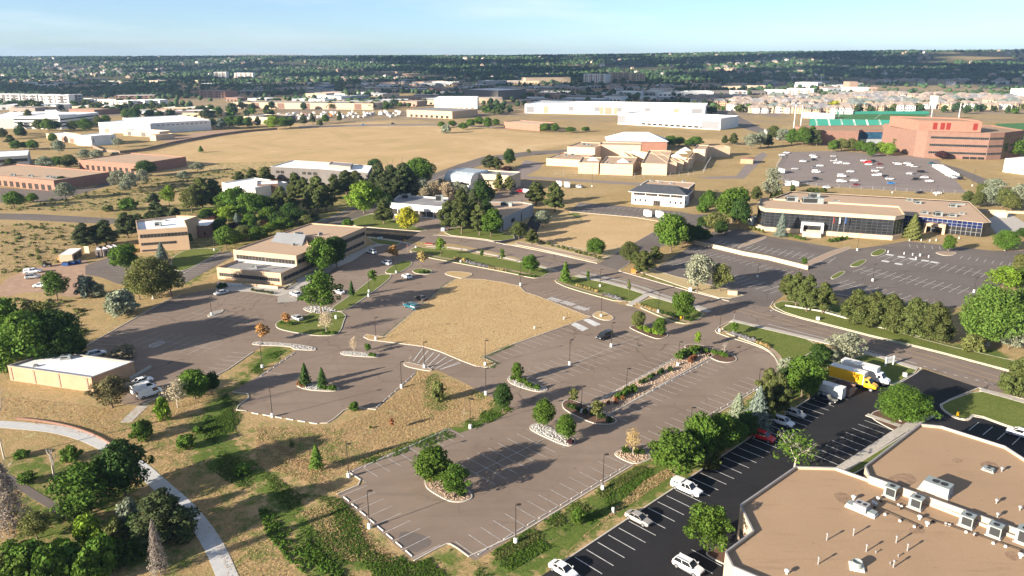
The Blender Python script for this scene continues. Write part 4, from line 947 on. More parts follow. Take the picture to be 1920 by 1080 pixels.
trees('''
@ x
deadconifer dead 26 990 868 84 large dead grey-brown conifer in the lower left corner
deadconifer dead 300 1074 973 42 slim dead conifer with bare grey twigs beside the dark pine near the path
bare tan 8 860 695 70 tall leafless tree at the left edge above the path bend
snag tan 102 896 843 44 broken pale dead trunk with forked limbs lying inside the path bend
round dark 235 928 830 92 dark green tree overhanging the path where it curves downhill
loose green 168 962 872 112 wide mid-green tree left of the path below the broken trunk
bushpine pinedark 312 1010 916 118 broad dark pine touching the lower path
bush sage 243 988 938 46 pale silver bush left of the broad dark pine
bush green 133 864 838 40 low green bush by the broken dead trunk
bush lime 165 1018 970 52 bright lime bush above the bottom left thicket
bush lime 182 1022 996 30 small bright lime bush leaning on the bottom left thicket
bush olive 215 1010 975 44 olive green bush below the silver bush
bush green 40 858 845 30 low green bush at the foot of the leafless tree
bush green 52 905 885 34 green bush behind the large dead conifer
@ green bush in the bottom left thicket, {o} from the left | bushes massed at the bottom left
bush olive 15 1092 1040 60
bush green 60 1085 1020 80
bush green 100 1100 1030 70
bush green 130 1078 1022 74
bush green 165 1095 1035 60
bush green 195 1076 1008 66
bush dark 235 1060 1015 50
bush dark 255 1000 965 40
@ big tree in the mass behind the white-roofed brick building, {o} from the left | big trees left of the white-roofed building
loose green 18 676 556 100
round green 62 690 585 92
loose olive 88 668 562 90
round dark 118 682 584 78
bush olive 62 690 640 70
bush green 20 694 640 60
round dark 135 684 612 56
@ x
loose green 108 565 506 46 green tree between the parked white hatchback and the gravel yard
bush blue 165 558 518 40 blue-green bush beside the gravel yard
bush sage 183 556 530 34 silver bush right of the blue-green bush at the gravel yard
bush sage 226 590 546 66 big silvery bush beside the long left edge of the west lot
cotton olive 288 560 478 96 tall light green tree in the clump left of the tan office lot
loose olive 322 556 496 54 light green tree at the right end of the clump left of the tan office lot
loose olive 262 562 506 50 light green tree at the lower end of the clump left of the tan office lot
round green 236 508 460 52 green tree in front of the white storage containers
spruce blue 305 490 455 28 blue spruce in front of the white-roofed three-storey office
@ dark pine left of the white-roofed three-storey office, {o} from the left | dark pines left of the white-roofed office
pine pinedark 160 466 416 40
pine pinedark 182 462 421 34
pine pinedark 200 461 410 42
pine pinedark 240 446 396 42
pine pinedark 262 438 399 30
@ x
pine pinedark 291 400 360 28 tall thin pine on the scrub behind the white-roofed three-storey office
bushpine pinedark 308 412 386 44 low dark pine touching the back of the white-roofed three-storey office
bushpine pinedark 283 414 394 32 low dark pine left of the radio mast behind the white-roofed office
loose lime 318 386 346 28 light green tree alone on the scrub left of the big pines
bush green 241 394 372 36 green bush on the scrub above the dark street
bush olive 203 396 385 22 small olive bush on the scrub above the dark street
pine pine 380 395 330 44 left one of the two tallest pines at the office campus
pine pine 404 392 334 42 right one of the two tallest pines at the office campus
loose olive 360 400 352 42 thin olive willow left of the tallest pines
@ round green tree on the campus behind the tan office, {o} from the left | round green trees of the office campus
round lime 392 412 390 34
round green 443 400 350 50
round lime 428 416 386 42
round green 475 410 362 56
round dark 505 402 372 40
round green 425 468 424 42
round olive 458 450 423 34
round green 487 452 426 38
round green 533 434 408 38
round green 441 462 432 30
round dark 455 402 376 40
@ x
spruce blue 446 426 399 24 blue spruce among the round trees behind the tan two-level office
round maroon 402 430 405 28 dark maroon tree at the side of the white-roofed three-storey office
round maroon 438 435 418 22 small dark maroon tree near the blue spruce
young orange 495 430 411 20 small orange-tinged tree beside the campus lane
@ pine in front of the long grey office, {o} from the left | pines in front of the long grey office
pine pine 450 346 320 26
pine pine 473 346 315 28
pine pine 500 347 311 30
pine pine 530 406 347 36
pine pine 548 396 360 28
pine pine 597 399 327 46
pine pine 583 398 350 30
bushpine pine 590 414 397 22
pine pinedark 650 366 317 40
pine pine 690 350 325 28
pine pine 520 385 356 24
@ tree in the dark grove by the long grey office, {o} from the left | tall trees right of the long grey office
pine pinedark 711 372 303 44
pine pinedark 735 374 306 46
pine pinedark 758 376 302 46
pine pinedark 775 374 320 38
round dark 703 322 299 26
round green 788 352 297 52
pine pinedark 722 378 330 42
pine pinedark 745 380 330 42
@ x
round lime 683 400 341 60 brilliant lime green tree beside the dark street bend
pine pine 720 420 374 40 pine on the lawn in front of the flat white office
round yellow 764 432 388 38 yellow-green tree in front of the flat white office
bush green 653 428 411 24 small round bush between the tan office and the white walk
@ silvery olive tree behind the flat white office, {o} from the left | silvery trees behind the flat white office
loose sage 790 374 333 36
loose tan 815 374 337 34
loose tan 838 378 340 32
loose sage 858 372 338 24
loose tan 800 380 350 30
@ pine by the curved driveway, {o} from the left in its cluster | pines beside the curved driveway
pine pine 842 432 373 40
pine pine 866 438 348 42
pine pinedark 888 428 358 36
pine pine 899 441 380 40
round green 921 444 394 42
round dark 905 396 341 40
pine pinedark 880 415 362 34
@ x
pine olive 936 359 322 20 thin olive pine in front of the beige hall wall
pine olive 955 359 330 22 bushy olive pine in front of the beige hall wall
pine pine 1005 385 339 42 left pine of the pair beside the delivery vans
pine pine 1040 397 339 38 right pine of the pair beside the delivery vans
loose sage 1018 427 394 32 silver tree at the corner of the grey low building
round pine 973 448 416 30 dark round tree by the curved driveway mouth
pine pine 997 459 428 28 small pine on the mown slope above the street
round green 1117 479 447 34 single green tree on the mown slope above the street
pine pinedark 918 318 289 30 left pine on the slope under the railway-like road
pine pine 931 319 293 24 middle pine on the slope under the railway-like road
round dark 955 312 279 20 dark tree leaning over the curving road
bush maroon 950 320 312 22 low maroon bush on the slope under the curving road
young olive 991 291 279 11 small tree alone beside the far road bend
@ tree along the side road by the dark-roofed house, {o} from the left | trees along the side road
round green 1258 472 403 56
round dark 1288 458 420 34
round dark 1305 455 424 36
round pine 1180 494 454 32
pine pine 1206 514 468 38
pine pine 1228 490 460 28
pine pine 1192 500 470 24
round olive 1339 434 398 42
round green 1372 418 354 62
round green 1328 396 357 30
bush green 1316 398 382 24
round dark 1318 452 430 28
@ x
loose sage 1307 547 475 58 big silver olive tree in the lot behind the street
loose olive 1350 546 493 44 brown-green tree right of the silver olive by the street
pine pine 1417 377 348 24 small pine at the left end of the black glass office
loose sage 1446 372 334 40 silver tree behind the left end of the black glass office
bushpine pine 1456 374 350 26 dark tree under the silver tree behind the black glass office
loose sage 1448 350 312 28 silver tree left of the distant car park
spruce blue 1464 443 399 27 blue spruce standing before the black glass wall
juniper olive 1710 448 402 37 fat olive evergreen at the corner between the two glass office wings
round green 1778 473 442 22 small tree on the island before the blue glass wing
cotton green 1884 470 430 50 wide green tree right of the blue glass wing
round dark 1916 446 428 22 dark tree at the right edge beside the service yard
young green 1507 502 482 15 small tree at the end of the white retaining wall
@ small round shrub behind the black glass office roof, {o} from the left | round shrubs behind the black glass office
bush pine 1519 363 352 14
bush pine 1530 363 352 14
bush pine 1543 364 352 16
bush pine 1485 361 346 12
@ silver or olive tree on the bank right of the glass office, {o} from the left | trees on the bank right of the glass office
loose pine 1813 387 357 22
round pine 1832 390 360 18
loose sage 1850 388 348 36
loose olive 1878 390 352 36
loose sage 1908 388 344 34
loose sage 1862 360 334 38
round olive 1840 365 345 20
round olive 1895 396 366 30
@ dark pine at the street corner, {o} from the left | dark pines at the street corner
pine pine 1492 575 508 40
pine pine 1512 584 512 42
pine pine 1541 588 527 42
pine pine 1475 560 512 30
@ squat juniper in the row along the street lawn, {o} from the left | squat junipers in a row along the street
bushpine pine 1604 603 541 66
bushpine pine 1637 612 544 66
bushpine pine 1666 618 549 68
bushpine pine 1709 629 556 70
bushpine pine 1748 637 564 70
@ x
cotton cot 1851 648 532 128 huge bright cottonwood right of the juniper row
cotton cot 1905 632 536 80 bright cottonwood behind the huge one at the right edge
loose sage 1890 655 612 48 silver shrub-like tree under the huge cottonwood
bush olive 1822 660 630 46 olive bush at the left foot of the huge cottonwood
bushpine pine 1905 742 668 64 dark pine at the right edge beside the street
loose lime 1880 545 498 56 yellow-green tree at the far right of the grey lot
round olive 1912 512 478 30 olive tree above the yellow-green one at the far right
round green 1915 545 505 30 green tree at the right edge below the olive tree
loose sage 1583 678 622 68 pale silver tree behind the parked box trucks
round dark 1536 692 648 44 dark green tree between the silver tree and the right lot corner
loose sage 1552 690 652 36 silver tree left of the yellow box truck
round green 1503 744 670 64 mid-green tree left of the small white camper
round dark 1478 728 690 40 dark tree wedged behind the mid-green one by the camper
spruce blue 1418 803 724 54 big pale blue spruce along the hedge between the two lots
spruce sage 1382 786 737 40 second pale spruce left of the big blue one
pine olive 1440 748 688 42 olive pine above the big pale blue spruce
pine pine 1455 782 696 48 dark pine right of the big pale blue spruce
bush sage 1473 700 672 36 low silver bush at the curved end of the brown lot
round green 1264 893 817 86 biggest round green tree on the bank above the white pickup
round green 1312 864 778 62 second round green tree up the bank from the white pickup
round green 1345 850 774 60 third round green tree up the bank from the white pickup
round green 1370 838 786 50 fourth round green tree up the bank, below the pale spruces
round dark 1394 822 776 42 dark tree right under the pale spruces
pine pine 1432 796 716 38 pine squeezed between the big spruce and the dark pine
bush green 1405 806 772 36 green bush at the foot of the big pale spruce
bush pine 1330 878 840 44 dark bush between the round trees on the bank
loose green 1326 1034 945 84 green tree in the mulch island beside the tan roof corner
sparse green 1488 884 808 80 half-bare tree standing over the roof edge beside the red car
cotton green 1688 790 724 112 broad low tree on the island in the black lot
@ leafy tree on the island in the nearest bay, {o} from the left | pair of trees on the island in the nearest bay
round green 812 904 841 66
loose green 852 930 872 60
@ x
sparse gold 1186 853 803 30 thin yellowish half-bare tree on the gravel tip by the weedy kerb
round green 1020 803 750 36 left leafy tree on the pebble island
round green 1061 826 779 36 right leafy tree on the pebble island
round green 970 714 680 20 small leafy tree on the island left of the double row
round dark 943 770 720 34 dark tree at the right tip of the tall grass triangle
young olive 1075 764 728 22 young olive tree at the near end of the long median
young olive 1119 788 751 30 young yellow-green tree at the near tip of the long median
round olive 1197 617 583 26 left round tree on the bed by the lot entrance
round green 1236 630 596 22 right round tree on the bed by the lot entrance
young lime 1307 654 621 15 thin lime tree on the island at the far end of the long median
bare tan 1358 670 640 15 small bare tree on the island at the far end of the long median
round green 1281 600 547 36 full green street tree on the corner lawn by the lot entrance
young green 1265 583 546 14 thin street tree beside the full one on the corner lawn
young green 1376 628 603 18 small tree on the lawn right of the lot entrance
round green 993 514 478 32 round green tree on the planted strip by the left lot exit
youngconifer green 1060 532 491 24 pointed green tree at the left end of the second street lawn
young green 1102 532 507 8 slim sapling on the second street lawn, the left one
young olive 1178 558 523 8 slim sapling on the second street lawn, the right one
young lime 827 480 445 24 yellow-green tree at the left of the planted strip
young green 904 487 467 9 slim sapling on the planted strip, the left one
young green 942 494 465 11 slim sapling on the planted strip, the right one
young orange 737 489 459 26 orange-leaved tree by the upper drive
young gold 791 500 470 24 yellow-orange tree on the small island by the upper drive
young green 699 536 505 20 small green tree in the lawn island by the white hatchbacks
youngconifer dark 660 557 526 13 dark small conifer in the lawn island by the tan office
loose green 603 589 508 70 large open-crowned tree over white stones near the tan office
young orange 537 612 586 20 small orange tree at the left tip of the lawn island
sparse blonde 612 624 584 28 pale bare-looking tree at the right tip of the lawn island
young orange 492 642 606 28 orange tree on the white stones at the lot divider
sparse blonde 664 662 631 15 pale bare sapling on the short stone island
young green 690 663 643 15 green sapling on the short stone island
youngconifer dark 573 724 681 23 left dark young conifer on the stone island
youngconifer dark 605 727 689 21 right dark young conifer on the stone island
bare tan 768 682 664 8 tiny bare sapling by the hatched corner
round green 605 510 446 52 left dark green tree against the tan office side wall
round dark 632 502 442 42 right dark green tree against the tan office side wall
loose brown 211 764 706 74 brownish leafy tree at the corner of the white-roofed brick building
sparse blonde 333 764 712 48 pale thin-leaved tree on the slope below the west lot
round green 366 748 694 54 green tree on the slope below the west lot
round dark 398 738 700 30 dark tree right of the green tree on the slope
bush lime 308 788 745 32 bright bush on the slope below the white vans
bush green 268 824 790 42 green bush between the walk and the path
bush tan 232 670 648 50 tan bush in the shade of the white-roofed building
youngconifer green 595 882 832 28 small bright conifer in the dry meadow
youngconifer olive 547 838 825 10 tiny conifer in the dry meadow
bush green 664 769 754 20 bright green bush at the notch of the small bay
bush green 350 840 815 36 green bush by the slope above the ditch
bush green 1083 980 952 26 bright bush in the weedy strip beside the black lot
young rust 735 806 783 12 small rusty tree in the tall grass triangle
bush olive 822 752 715 26 olive bush in the tall grass triangle
bare tan 870 795 762 8 leaning bare sapling in the tall grass triangle
youngconifer green 377 286 273 11 single tree alone on the golden hill
@ tree on the low ridge beyond the golden hill, {o} from the left | small trees on the ridge beyond the golden hill
round green 828 240 228 14
round green 848 238 226 15
round green 868 243 230 18
round green 882 238 223 16
round green 898 236 219 18
round green 915 241 220 18
round green 931 236 223 14
bush sage 836 250 233 20
round green 1022 247 231 18
round green 1040 248 232 16
round green 1070 249 238 18
round green 1098 247 238 16
@ tree behind the beige block compound, {o} from the left | trees behind the beige block compound
round green 1255 276 255 24
round green 1274 274 256 20
round green 1304 274 256 26
round green 1290 275 262 16
pine pine 1358 271 253 14
pine pine 1375 272 248 19
loose sage 1408 280 249 30
loose sage 1426 278 245 22
pine pine 1440 276 250 18
@ tree left of the brick hall with blue glass, {o} from the left | trees left of the brick hall
round pine 1449 264 236 22
loose sage 1466 268 240 22
round green 1484 272 242 24
round green 1504 274 238 26
pine green 1520 273 234 24
pine pinedark 1531 274 242 18
@ tree in front of the brick hall with blue glass, {o} from the left | trees in front of the brick hall
round green 1560 285 263 18
round olive 1577 284 260 24
round olive 1597 284 260 22
round green 1612 286 264 20
round green 1628 289 266 24
round lime 1648 289 267 22
round lime 1664 292 268 26
loose olive 1682 283 256 22
loose olive 1705 287 260 20
round green 1632 294 278 14
@ x
round maroon 1766 299 283 22 dark maroon tree in front of the brick office block
round green 1902 294 262 46 deep green tree at the right of the brick office block
@ silver or dark tree beside the left brick workshops, {o} from the left | trees beside the left brick workshops
pine pinedark 22 322 296 30
loose sage 87 322 292 32
round green 112 314 294 26
round pine 132 317 290 26
loose sage 160 301 279 24
loose sage 183 301 280 26
loose sage 217 298 284 18
loose sage 112 290 262 22
round green 62 282 262 20
round green 30 282 264 20
round green 46 280 266 18
loose sage 225 356 318 36
loose sage 246 358 322 30
loose sage 268 347 317 30
loose sage 237 362 338 22
round dark 274 331 301 34
loose sage 371 322 304 28
loose sage 345 340 320 26
loose sage 124 374 341 38
round dark 116 352 331 26
round green 27 390 359 36
round green 62 380 362 18
round olive 50 380 368 14
@ street tree across from the long bay of white trailers, {o} from the left | trees along the far edge of the golden hill
round lime 512 243 218 26
round green 533 240 219 22
round green 545 240 220 16
pine pinedark 570 235 212 14
pine pine 586 232 211 12
round green 610 232 214 14
pine pinedark 637 229 207 10
round green 430 240 218 24
round green 448 240 218 22
pine blue 415 243 220 22
pine pine 484 238 217 12
round green 465 240 220 20
round dark 398 238 222 18
round olive 600 238 224 12
pine pine 56 238 204 22
round pine 75 246 224 22
round green 92 248 222 22
round dark 107 246 226 20
round pine 138 246 226 18
round green 162 248 222 24
round pine 185 238 218 18
round green 200 236 216 18
round olive 5 262 240 18
round green 100 268 250 16
loose sage 108 280 262 22
loose sage 222 276 258 22
pine pine 20 270 252 20
round dark 40 258 240 20
round dark 255 226 202 22
round green 240 224 204 20
round dark 282 224 206 20
round dark 300 222 208 16
''')
trees('''
@ tree in the dense campus planting behind the tan office, {o} from the left | dense campus planting
pine pine 555 372 322 30
pine pine 570 378 330 30
round green 505 424 388 34
round dark 520 428 398 30
round green 470 432 402 30
round dark 415 438 408 26
round dark 388 418 392 24
pine pine 612 396 345 34
round dark 560 420 392 34
round olive 575 428 404 26
pine pine 628 372 326 32
pine pine 668 356 318 30
round dark 545 412 380 30
round dark 500 402 370 32
round green 418 398 362 30
pine pinedark 330 420 388 30
round green 508 440 418 26
pine pinedark 765 360 312 34
round dark 725 400 362 30
loose tan 826 364 334 28
loose sage 870 378 345 26
pine pine 855 420 372 34
round dark 912 420 378 30
bush green 352 452 436 22
round dark 1268 460 412 40
round dark 1320 430 405 30
round dark 1385 430 372 36
round dark 1352 440 415 26
@ bush in the ditch between path and small bay, {o} from the left | bushes in the ditch
bush green 372 812 799 22
bush green 455 888 870 34
@ x
loose olive 70 1010 962 54 thin olive tree between the dead conifer and the lower thicket
loose green 150 985 930 56 mid-green tree below the wide one left of the path
loose green 30 1072 1015 60 light green tree at the lower left edge
loose lime 118 1068 1012 52 lighter green tree rising from the bottom left thicket
bush dark 262 1040 1005 46 dark bush under the broad dark pine
bare tan 20 905 850 30 thin leafless tree behind the large dead conifer
'''.replace('XX', ''))
# planted shrubs and grasses, one object each
def row(kind, color, a, b, n, sz, label, group, jit=0.25, z=0.12, hz=None):
    A_ = P(*a); B_ = P(*b)
    for i in range(n):
        p = A_.lerp(B_, (i+0.5)/n); p = Vector((p.x+crnd.uniform(-jit, jit), p.y+crnd.uniform(-jit, jit), z))
        w = sz*crnd.uniform(0.8, 1.2)
        put_tree(KN[kind], kind, color, p, (hz or w*0.85), w, label.format(o=ordw(i)), KC.get(kind, 'bush'), group)
row('clump', 'gold', (1080,536), (1122,549), 9, 1.2, 'golden ornamental grass, {o} from the left on the second street lawn edge', 'golden grasses along the second street lawn')
row('shrub', 'lav', (1130,553), (1166,565), 5, 1.5, 'grey lavender shrub, {o} from the left on the second street lawn edge', 'grey shrubs along the second street lawn')
row('clump', 'gold', (1192,572), (1232,585), 8, 1.2, 'golden ornamental grass, {o} from the left on the corner lawn edge', 'golden grasses along the corner lawn')
row('shrub', 'dark', (1238,588), (1300,603), 7, 1.5, 'dark green shrub, {o} from the left on the corner lawn edge', 'dark shrubs along the corner lawn')
row('shrub', 'lav', (1372,627), (1412,641), 8, 1.4, 'grey lavender shrub, {o} from the left on the lawn right of the entrance', 'grey shrubs right of the entrance')
row('clump', 'gold', (1416,642), (1444,655), 7, 1.1, 'golden ornamental grass, {o} from the left on the lawn right of the entrance', 'golden grasses right of the entrance')
row('shrub', 'lav', (876,494), (915,503), 10, 1.5, 'grey lavender shrub, {o} from the left along the first planted strip', 'grey shrubs along the first planted strip')
row('shrub', 'gold', (852,486), (874,492), 5, 1.8, 'golden shrub, {o} from the left along the first planted strip', 'golden shrubs along the first planted strip')
row('clump', 'gold', (916,503), (950,510), 8, 1.1, 'golden ornamental grass, {o} from the left along the first planted strip', 'golden grasses along the first planted strip')
row('shrub', 'olive', (985,448), (1130,488), 17, 1.9, 'low olive shrub, {o} from the left on the gravel bed above the street', 'low shrubs on the gravel bed above the street', 0.5)
row('shrub', 'green', (972,517), (1005,521), 6, 1.3, 'low green shrub, {o} from the left under the round tree by the exit', 'low shrubs under the round tree by the exit')
row('shrub', 'green', (1155,750), (1190,733), 4, 2.3, 'round green shrub, {o} from the left beside the lamp in the long median', 'green shrubs in the long median', 0.3)
row('shrub', 'rust', (1130,766), (1175,742), 6, 1.3, 'rusty low shrub, {o} from the left in the near half of the long median', 'rusty shrubs in the long median', 0.6)
row('shrub', 'dark', (1200,722), (1255,694), 7, 1.5, 'dark low shrub, {o} from the left in the middle of the long median', 'dark shrubs in the middle of the long median', 0.6)
row('shrub', 'rust', (1290,682), (1304,672), 3, 1.9, 'orange-brown round shrub, {o} from the left near the far end of the long median', 'orange shrubs in the long median', 0.3)
row('shrub', 'green', (1268,676), (1300,664), 3, 3.0, 'big green shrub, {o} from the left near the far end of the long median', 'big green shrubs in the long median', 0.3)
row('shrub', 'green', (1300,655), (1360,671), 10, 1.7, 'green shrub, {o} from the left on the island at the far end of the median', 'shrubs on the island at the far end of the median', 0.6)
row('shrub', 'lime', (1195,616), (1240,630), 9, 1.8, 'yellow-green shrub, {o} from the left on the entrance bed', 'shrubs on the entrance bed', 0.8)
row('shrub', 'dark', (1065,762), (1150,792), 8, 1.7, 'dark shrub, {o} from the left at the near tip of the long median', 'dark shrubs at the near tip of the median', 0.6)
row('shrub', 'green', (958,711), (1012,733), 6, 1.8, 'green shrub, {o} from the left on the island left of the double row', 'shrubs on the island left of the double row', 0.4)
row('shrub', 'dark', (836,918), (872,934), 5, 1.5, 'dark shrub, {o} from the left on the island in the nearest bay', 'shrubs on the island in the nearest bay', 0.3)
row('shrub', 'dark', (1164,852), (1205,853), 4, 1.8, 'dark shrub, {o} from the left around the half-bare tree on the gravel tip', 'shrubs on the gravel tip', 0.5)
row('shrub', 'rust', (805,900), (808,904), 1, 1.8, 'rusty red shrub at the left tip of the island in the nearest bay', None, 0.1)
row('shrub', 'maroon', (1068,832), (1070,834), 1, 1.5, 'dark red shrub at the right end of the pebble island', None, 0.1)
row('shrub', 'green', (600,730), (632,734), 4, 1.6, 'green shrub, {o} from the left at the right end of the stone island', 'shrubs at the right end of the stone island', 0.3)
row('shrub', 'rust', (560,722), (572,727), 2, 1.7, 'brownish shrub, {o} from the left at the left end of the stone island', 'brown shrubs on the stone island', 0.2)
row('shrub', 'green', (690,668), (705,670), 2, 1.7, 'green shrub, {o} from the left on the short stone island', 'shrubs on the short stone island', 0.2)
row('shrub', 'green', (603,627), (635,627), 4, 1.5, 'green shrub, {o} from the left at the right tip of the lawn island', 'shrubs at the right tip of the lawn island', 0.3)
row('shrub', 'green', (525,608), (552,611), 4, 1.4, 'green shrub, {o} from the left at the left tip of the lawn island', 'shrubs at the left tip of the lawn island', 0.3)
row('shrub', 'pine', (470,546), (514,552), 9, 1.3, 'dark clipped shrub, {o} from the left in front of the tan office', 'clipped shrubs in front of the tan office', 0.2)
row('shrub', 'brown', (532,545), (556,530), 6, 1.2, 'brown shrub, {o} from the left beside the tan office corner', 'brown shrubs beside the tan office', 0.3)
row('shrub', 'dark', (407,542), (424,540), 3, 2.5, 'dark bushy shrub, {o} from the left at the left corner of the tan office', 'bushy shrubs at the tan office corner', 0.3)
row('shrub', 'green', (1550,455), (1592,448), 6, 2.4, 'green shrub, {o} from the left beside the glass office stairs', 'shrubs beside the glass office stairs', 0.6)
row('shrub', 'green', (1480,444), (1510,452), 5, 2.0, 'green shrub, {o} from the left below the blue spruce', 'shrubs below the blue spruce', 0.6)
row('shrub', 'olive', (1403,430), (1432,437), 4, 2.2, 'olive shrub, {o} from the left at the glass office corner', 'shrubs at the glass office corner', 0.5)
row('shrub', 'green', (690,800), (700,806), 1, 0.8, 'tiny green shrub alone in the tall grass', None)
row('shrub', 'dark', (783,514), (806,512), 3, 1.6, 'dark shrub, {o} from the left under the yellow-orange tree', 'shrubs under the yellow-orange tree', 0.3)
# scrub on the dry slopes and weeds in the ditches: uncountable, one object each
def scatter(name, polys, n, size, color, seed, tall=1.0, cat=None, per=7, patchy=0):
    rng = np.random.default_rng(seed); C = []; 
    for poly, fr in polys:
        W_ = PW(poly) if len(poly[0]) == 2 and abs(poly[0][0]) < 3000 and not isinstance(poly[0], Vector) else poly; xs = [p.x for p in W_]; ys = [p.y for p in W_]; want = int(n*fr); got = 0
        while got < want:
            X = rng.uniform(min(xs), max(xs), want*3); Y = rng.uniform(min(ys), max(ys), want*3); k = inpoly(X, Y, W_)
            if patchy: k &= (np.sin(X*.31+Y*.17)*np.sin(Y*.29-X*.11+1)+.5*np.sin(X*.9+Y*.6)+rng.normal(size=len(X))*.3) > patchy
            C.append(np.stack([X[k], Y[k]], 1)[:want-got]); got += len(C[-1])
    C = np.concatenate(C); m_ = len(C); s = size*rng.uniform(0.5, 1.4, m_)
    c3 = np.repeat(np.concatenate([C, np.zeros((m_, 1))], 1), per, 0); ss = np.repeat(s, per); k = len(c3)
    a = rng.random(k)*6.28; el = rng.random(k); r = ss*0.55
    c3[:, 0] += np.cos(a)*r*np.sqrt(1-el*el); c3[:, 1] += np.sin(a)*r*np.sqrt(1-el*el); c3[:, 2] += el*ss*0.6*tall
    nr = np.stack([np.cos(a), np.sin(a), el], 1)+rng.normal(size=(k, 3))*0.5; nr /= np.linalg.norm(nr, axis=1, keepdims=True)
    me = leafmesh(name, c3, nr, ss*0.25, np.clip(np.repeat(rng.random(m_), per)*0.6+rng.random(k)*0.4, 0, 1))
    o = bpy.data.objects.new(name, me); COL.objects.link(o); o.color = (*COLR[color], 1); tag(o, kind='stuff'); return o
DITCH = [(550,655),(470,705),(425,745),(385,800),(380,870),(430,905),(520,960),(600,1040),(640,1090),(850,1090),(830,1040),(770,1056),(690,990),(640,935),(560,925),(470,862),(440,800),(462,778),(437,740),(480,708)]
scatter('weeds', [([(640,940),(700,1010),(775,1060),(845,1030),(860,1090),(700,1090),(600,990)], .3), (DITCH, 0.5), ([(890,1056),(962,1010),(1190,876),(1240,880),(1100,990),(960,1070),(890,1090)], 0.35), ([(870,745),(930,750),(965,770),(880,812),(700,868),(670,868),(860,795),(920,765)], 0.15)], 9000, 0.24, 'green', 5, per=11, patchy=.02)
scatter('ditch_shrubs', [([(485,955),(515,960),(565,1005),(640,1070),(670,1090),(590,1090),(540,1050),(498,1000)], 1)], 700, 0.42, 'green', 55, 0.9, per=20, patchy=-.1)
scatter('weeds', [([(545,652),(500,665),(440,725),(385,770),(380,830),(420,840),(440,800),(430,745),(480,700)], 1)], 1500, .3, 'green', 56, per=10, patchy=.05)
scatter('weeds', [([(1190,876),(1225,870),(1100,960),(980,1030),(890,1075),(893,1054),(1000,1000)], 0.6), (DITCH, 0.4)], 5000, 0.26, 'olive', 15, per=9, patchy=.1)
scatter('tall_grass', [([(785,695),(865,718),(930,752),(925,765),(870,792),(700,862),(620,900),(560,880),(480,800),(560,800),(620,800),(700,772),(770,716)], 0.45),
   ([(0,740),(240,770),(400,740),(350,850),(500,985),(560,1090),(430,1090),(380,960),(250,840),(0,780)], 0.25), ([(700,1010),(640,940),(560,960),(640,1050),(760,1060)], 0.12), ([(480,800),(600,880),(640,930),(480,870)], 0.1), ([(1210,900),(1400,800),(1100,1000),(1060,1040)], 0.08)], 32000, 0.2, 'straw', 6, 1.0, per=4)
scatter('tall_grass', [(F1, 1.0)], 22000, 0.26, 'straw', 16, 1.0, per=5)
scatter('scrub', [([(0,395),(230,395),(420,335),(560,330),(560,312),(400,318),(210,352),(0,388)], 0.6), ([(0,420),(140,420),(250,440),(150,470),(120,490),(0,520)], 0.25), ([(0,560),(160,565),(160,640),(0,560)], 0.15)], 700, 1.2, 'olive', 7, 0.7, per=20, patchy=-.15)
scatter('tall_grass', [([(0,396),(230,396),(420,335),(560,335),(400,318),(0,388)], 0.5), ([(0,420),(250,440),(120,490),(0,520)], 0.5)], 4000, 0.5, 'tan', 9, 0.8, per=4)
def pebbles(name, polys, n, size, mat, seed):
    rng = np.random.default_rng(seed); mb = MB()
    for poly, fr in polys:
        W_ = inset(ccw(flat(PW(poly))), 0.5); xs = [p.x for p in W_]; ys = [p.y for p in W_]; got = 0; want = int(n*fr)
        while got < want:
            x = rng.uniform(min(xs), max(xs)); y = rng.uniform(min(ys), max(ys))
            if not inpoly(np.array([x]), np.array([y]), W_)[0]: continue
            s = size*rng.uniform(.5, 1.3); mb.obox((x, y), s, s*rng.uniform(.6, 1), 0.11, 0.12+s*0.6, rng.random()*3, 0.5, 0.5); got += 1
    o = mb.build(name, M[mat]); tag(o, kind='stuff')
pebbles('white_stones', [(ISL[1][0], .18), (ISL[2][0], .16), (ISL[3][0], .2), (ISL[6][0], .3), (ISL[7][0], .16)], 1700, 0.24, 'rock_white', 3)
pebbles('tan_stones', [(ISL[5][0], .16), (ISL[9][0], .2), ([(1100,768),(1155,733),(1310,650),(1345,662),(1330,672),(1135,782)], .64)], 1500, 0.26, 'rock_tan', 4)

F1o = F1+[F1[0]]
for a_, c_, q_ in ((0, 3, 0), (12, 15, 1)):
    l = offs(flat(PW(F1[a_:c_+1])), 0.0); A_ = offs(l, .9); B_ = offs(l, -.9); scatter('weeds', [([Vector((p.x, p.y)) for p in A_]+[Vector((p.x, p.y)) for p in reversed(B_)], 1.0)], 420, .26, 'green', 30+q_, per=5)
pebbles('white_stones', [([(566,578),(585,574),(618,576),(634,583),(620,588),(600,590),(575,584)], 1)], 260, 0.34, 'rock_white', 9)
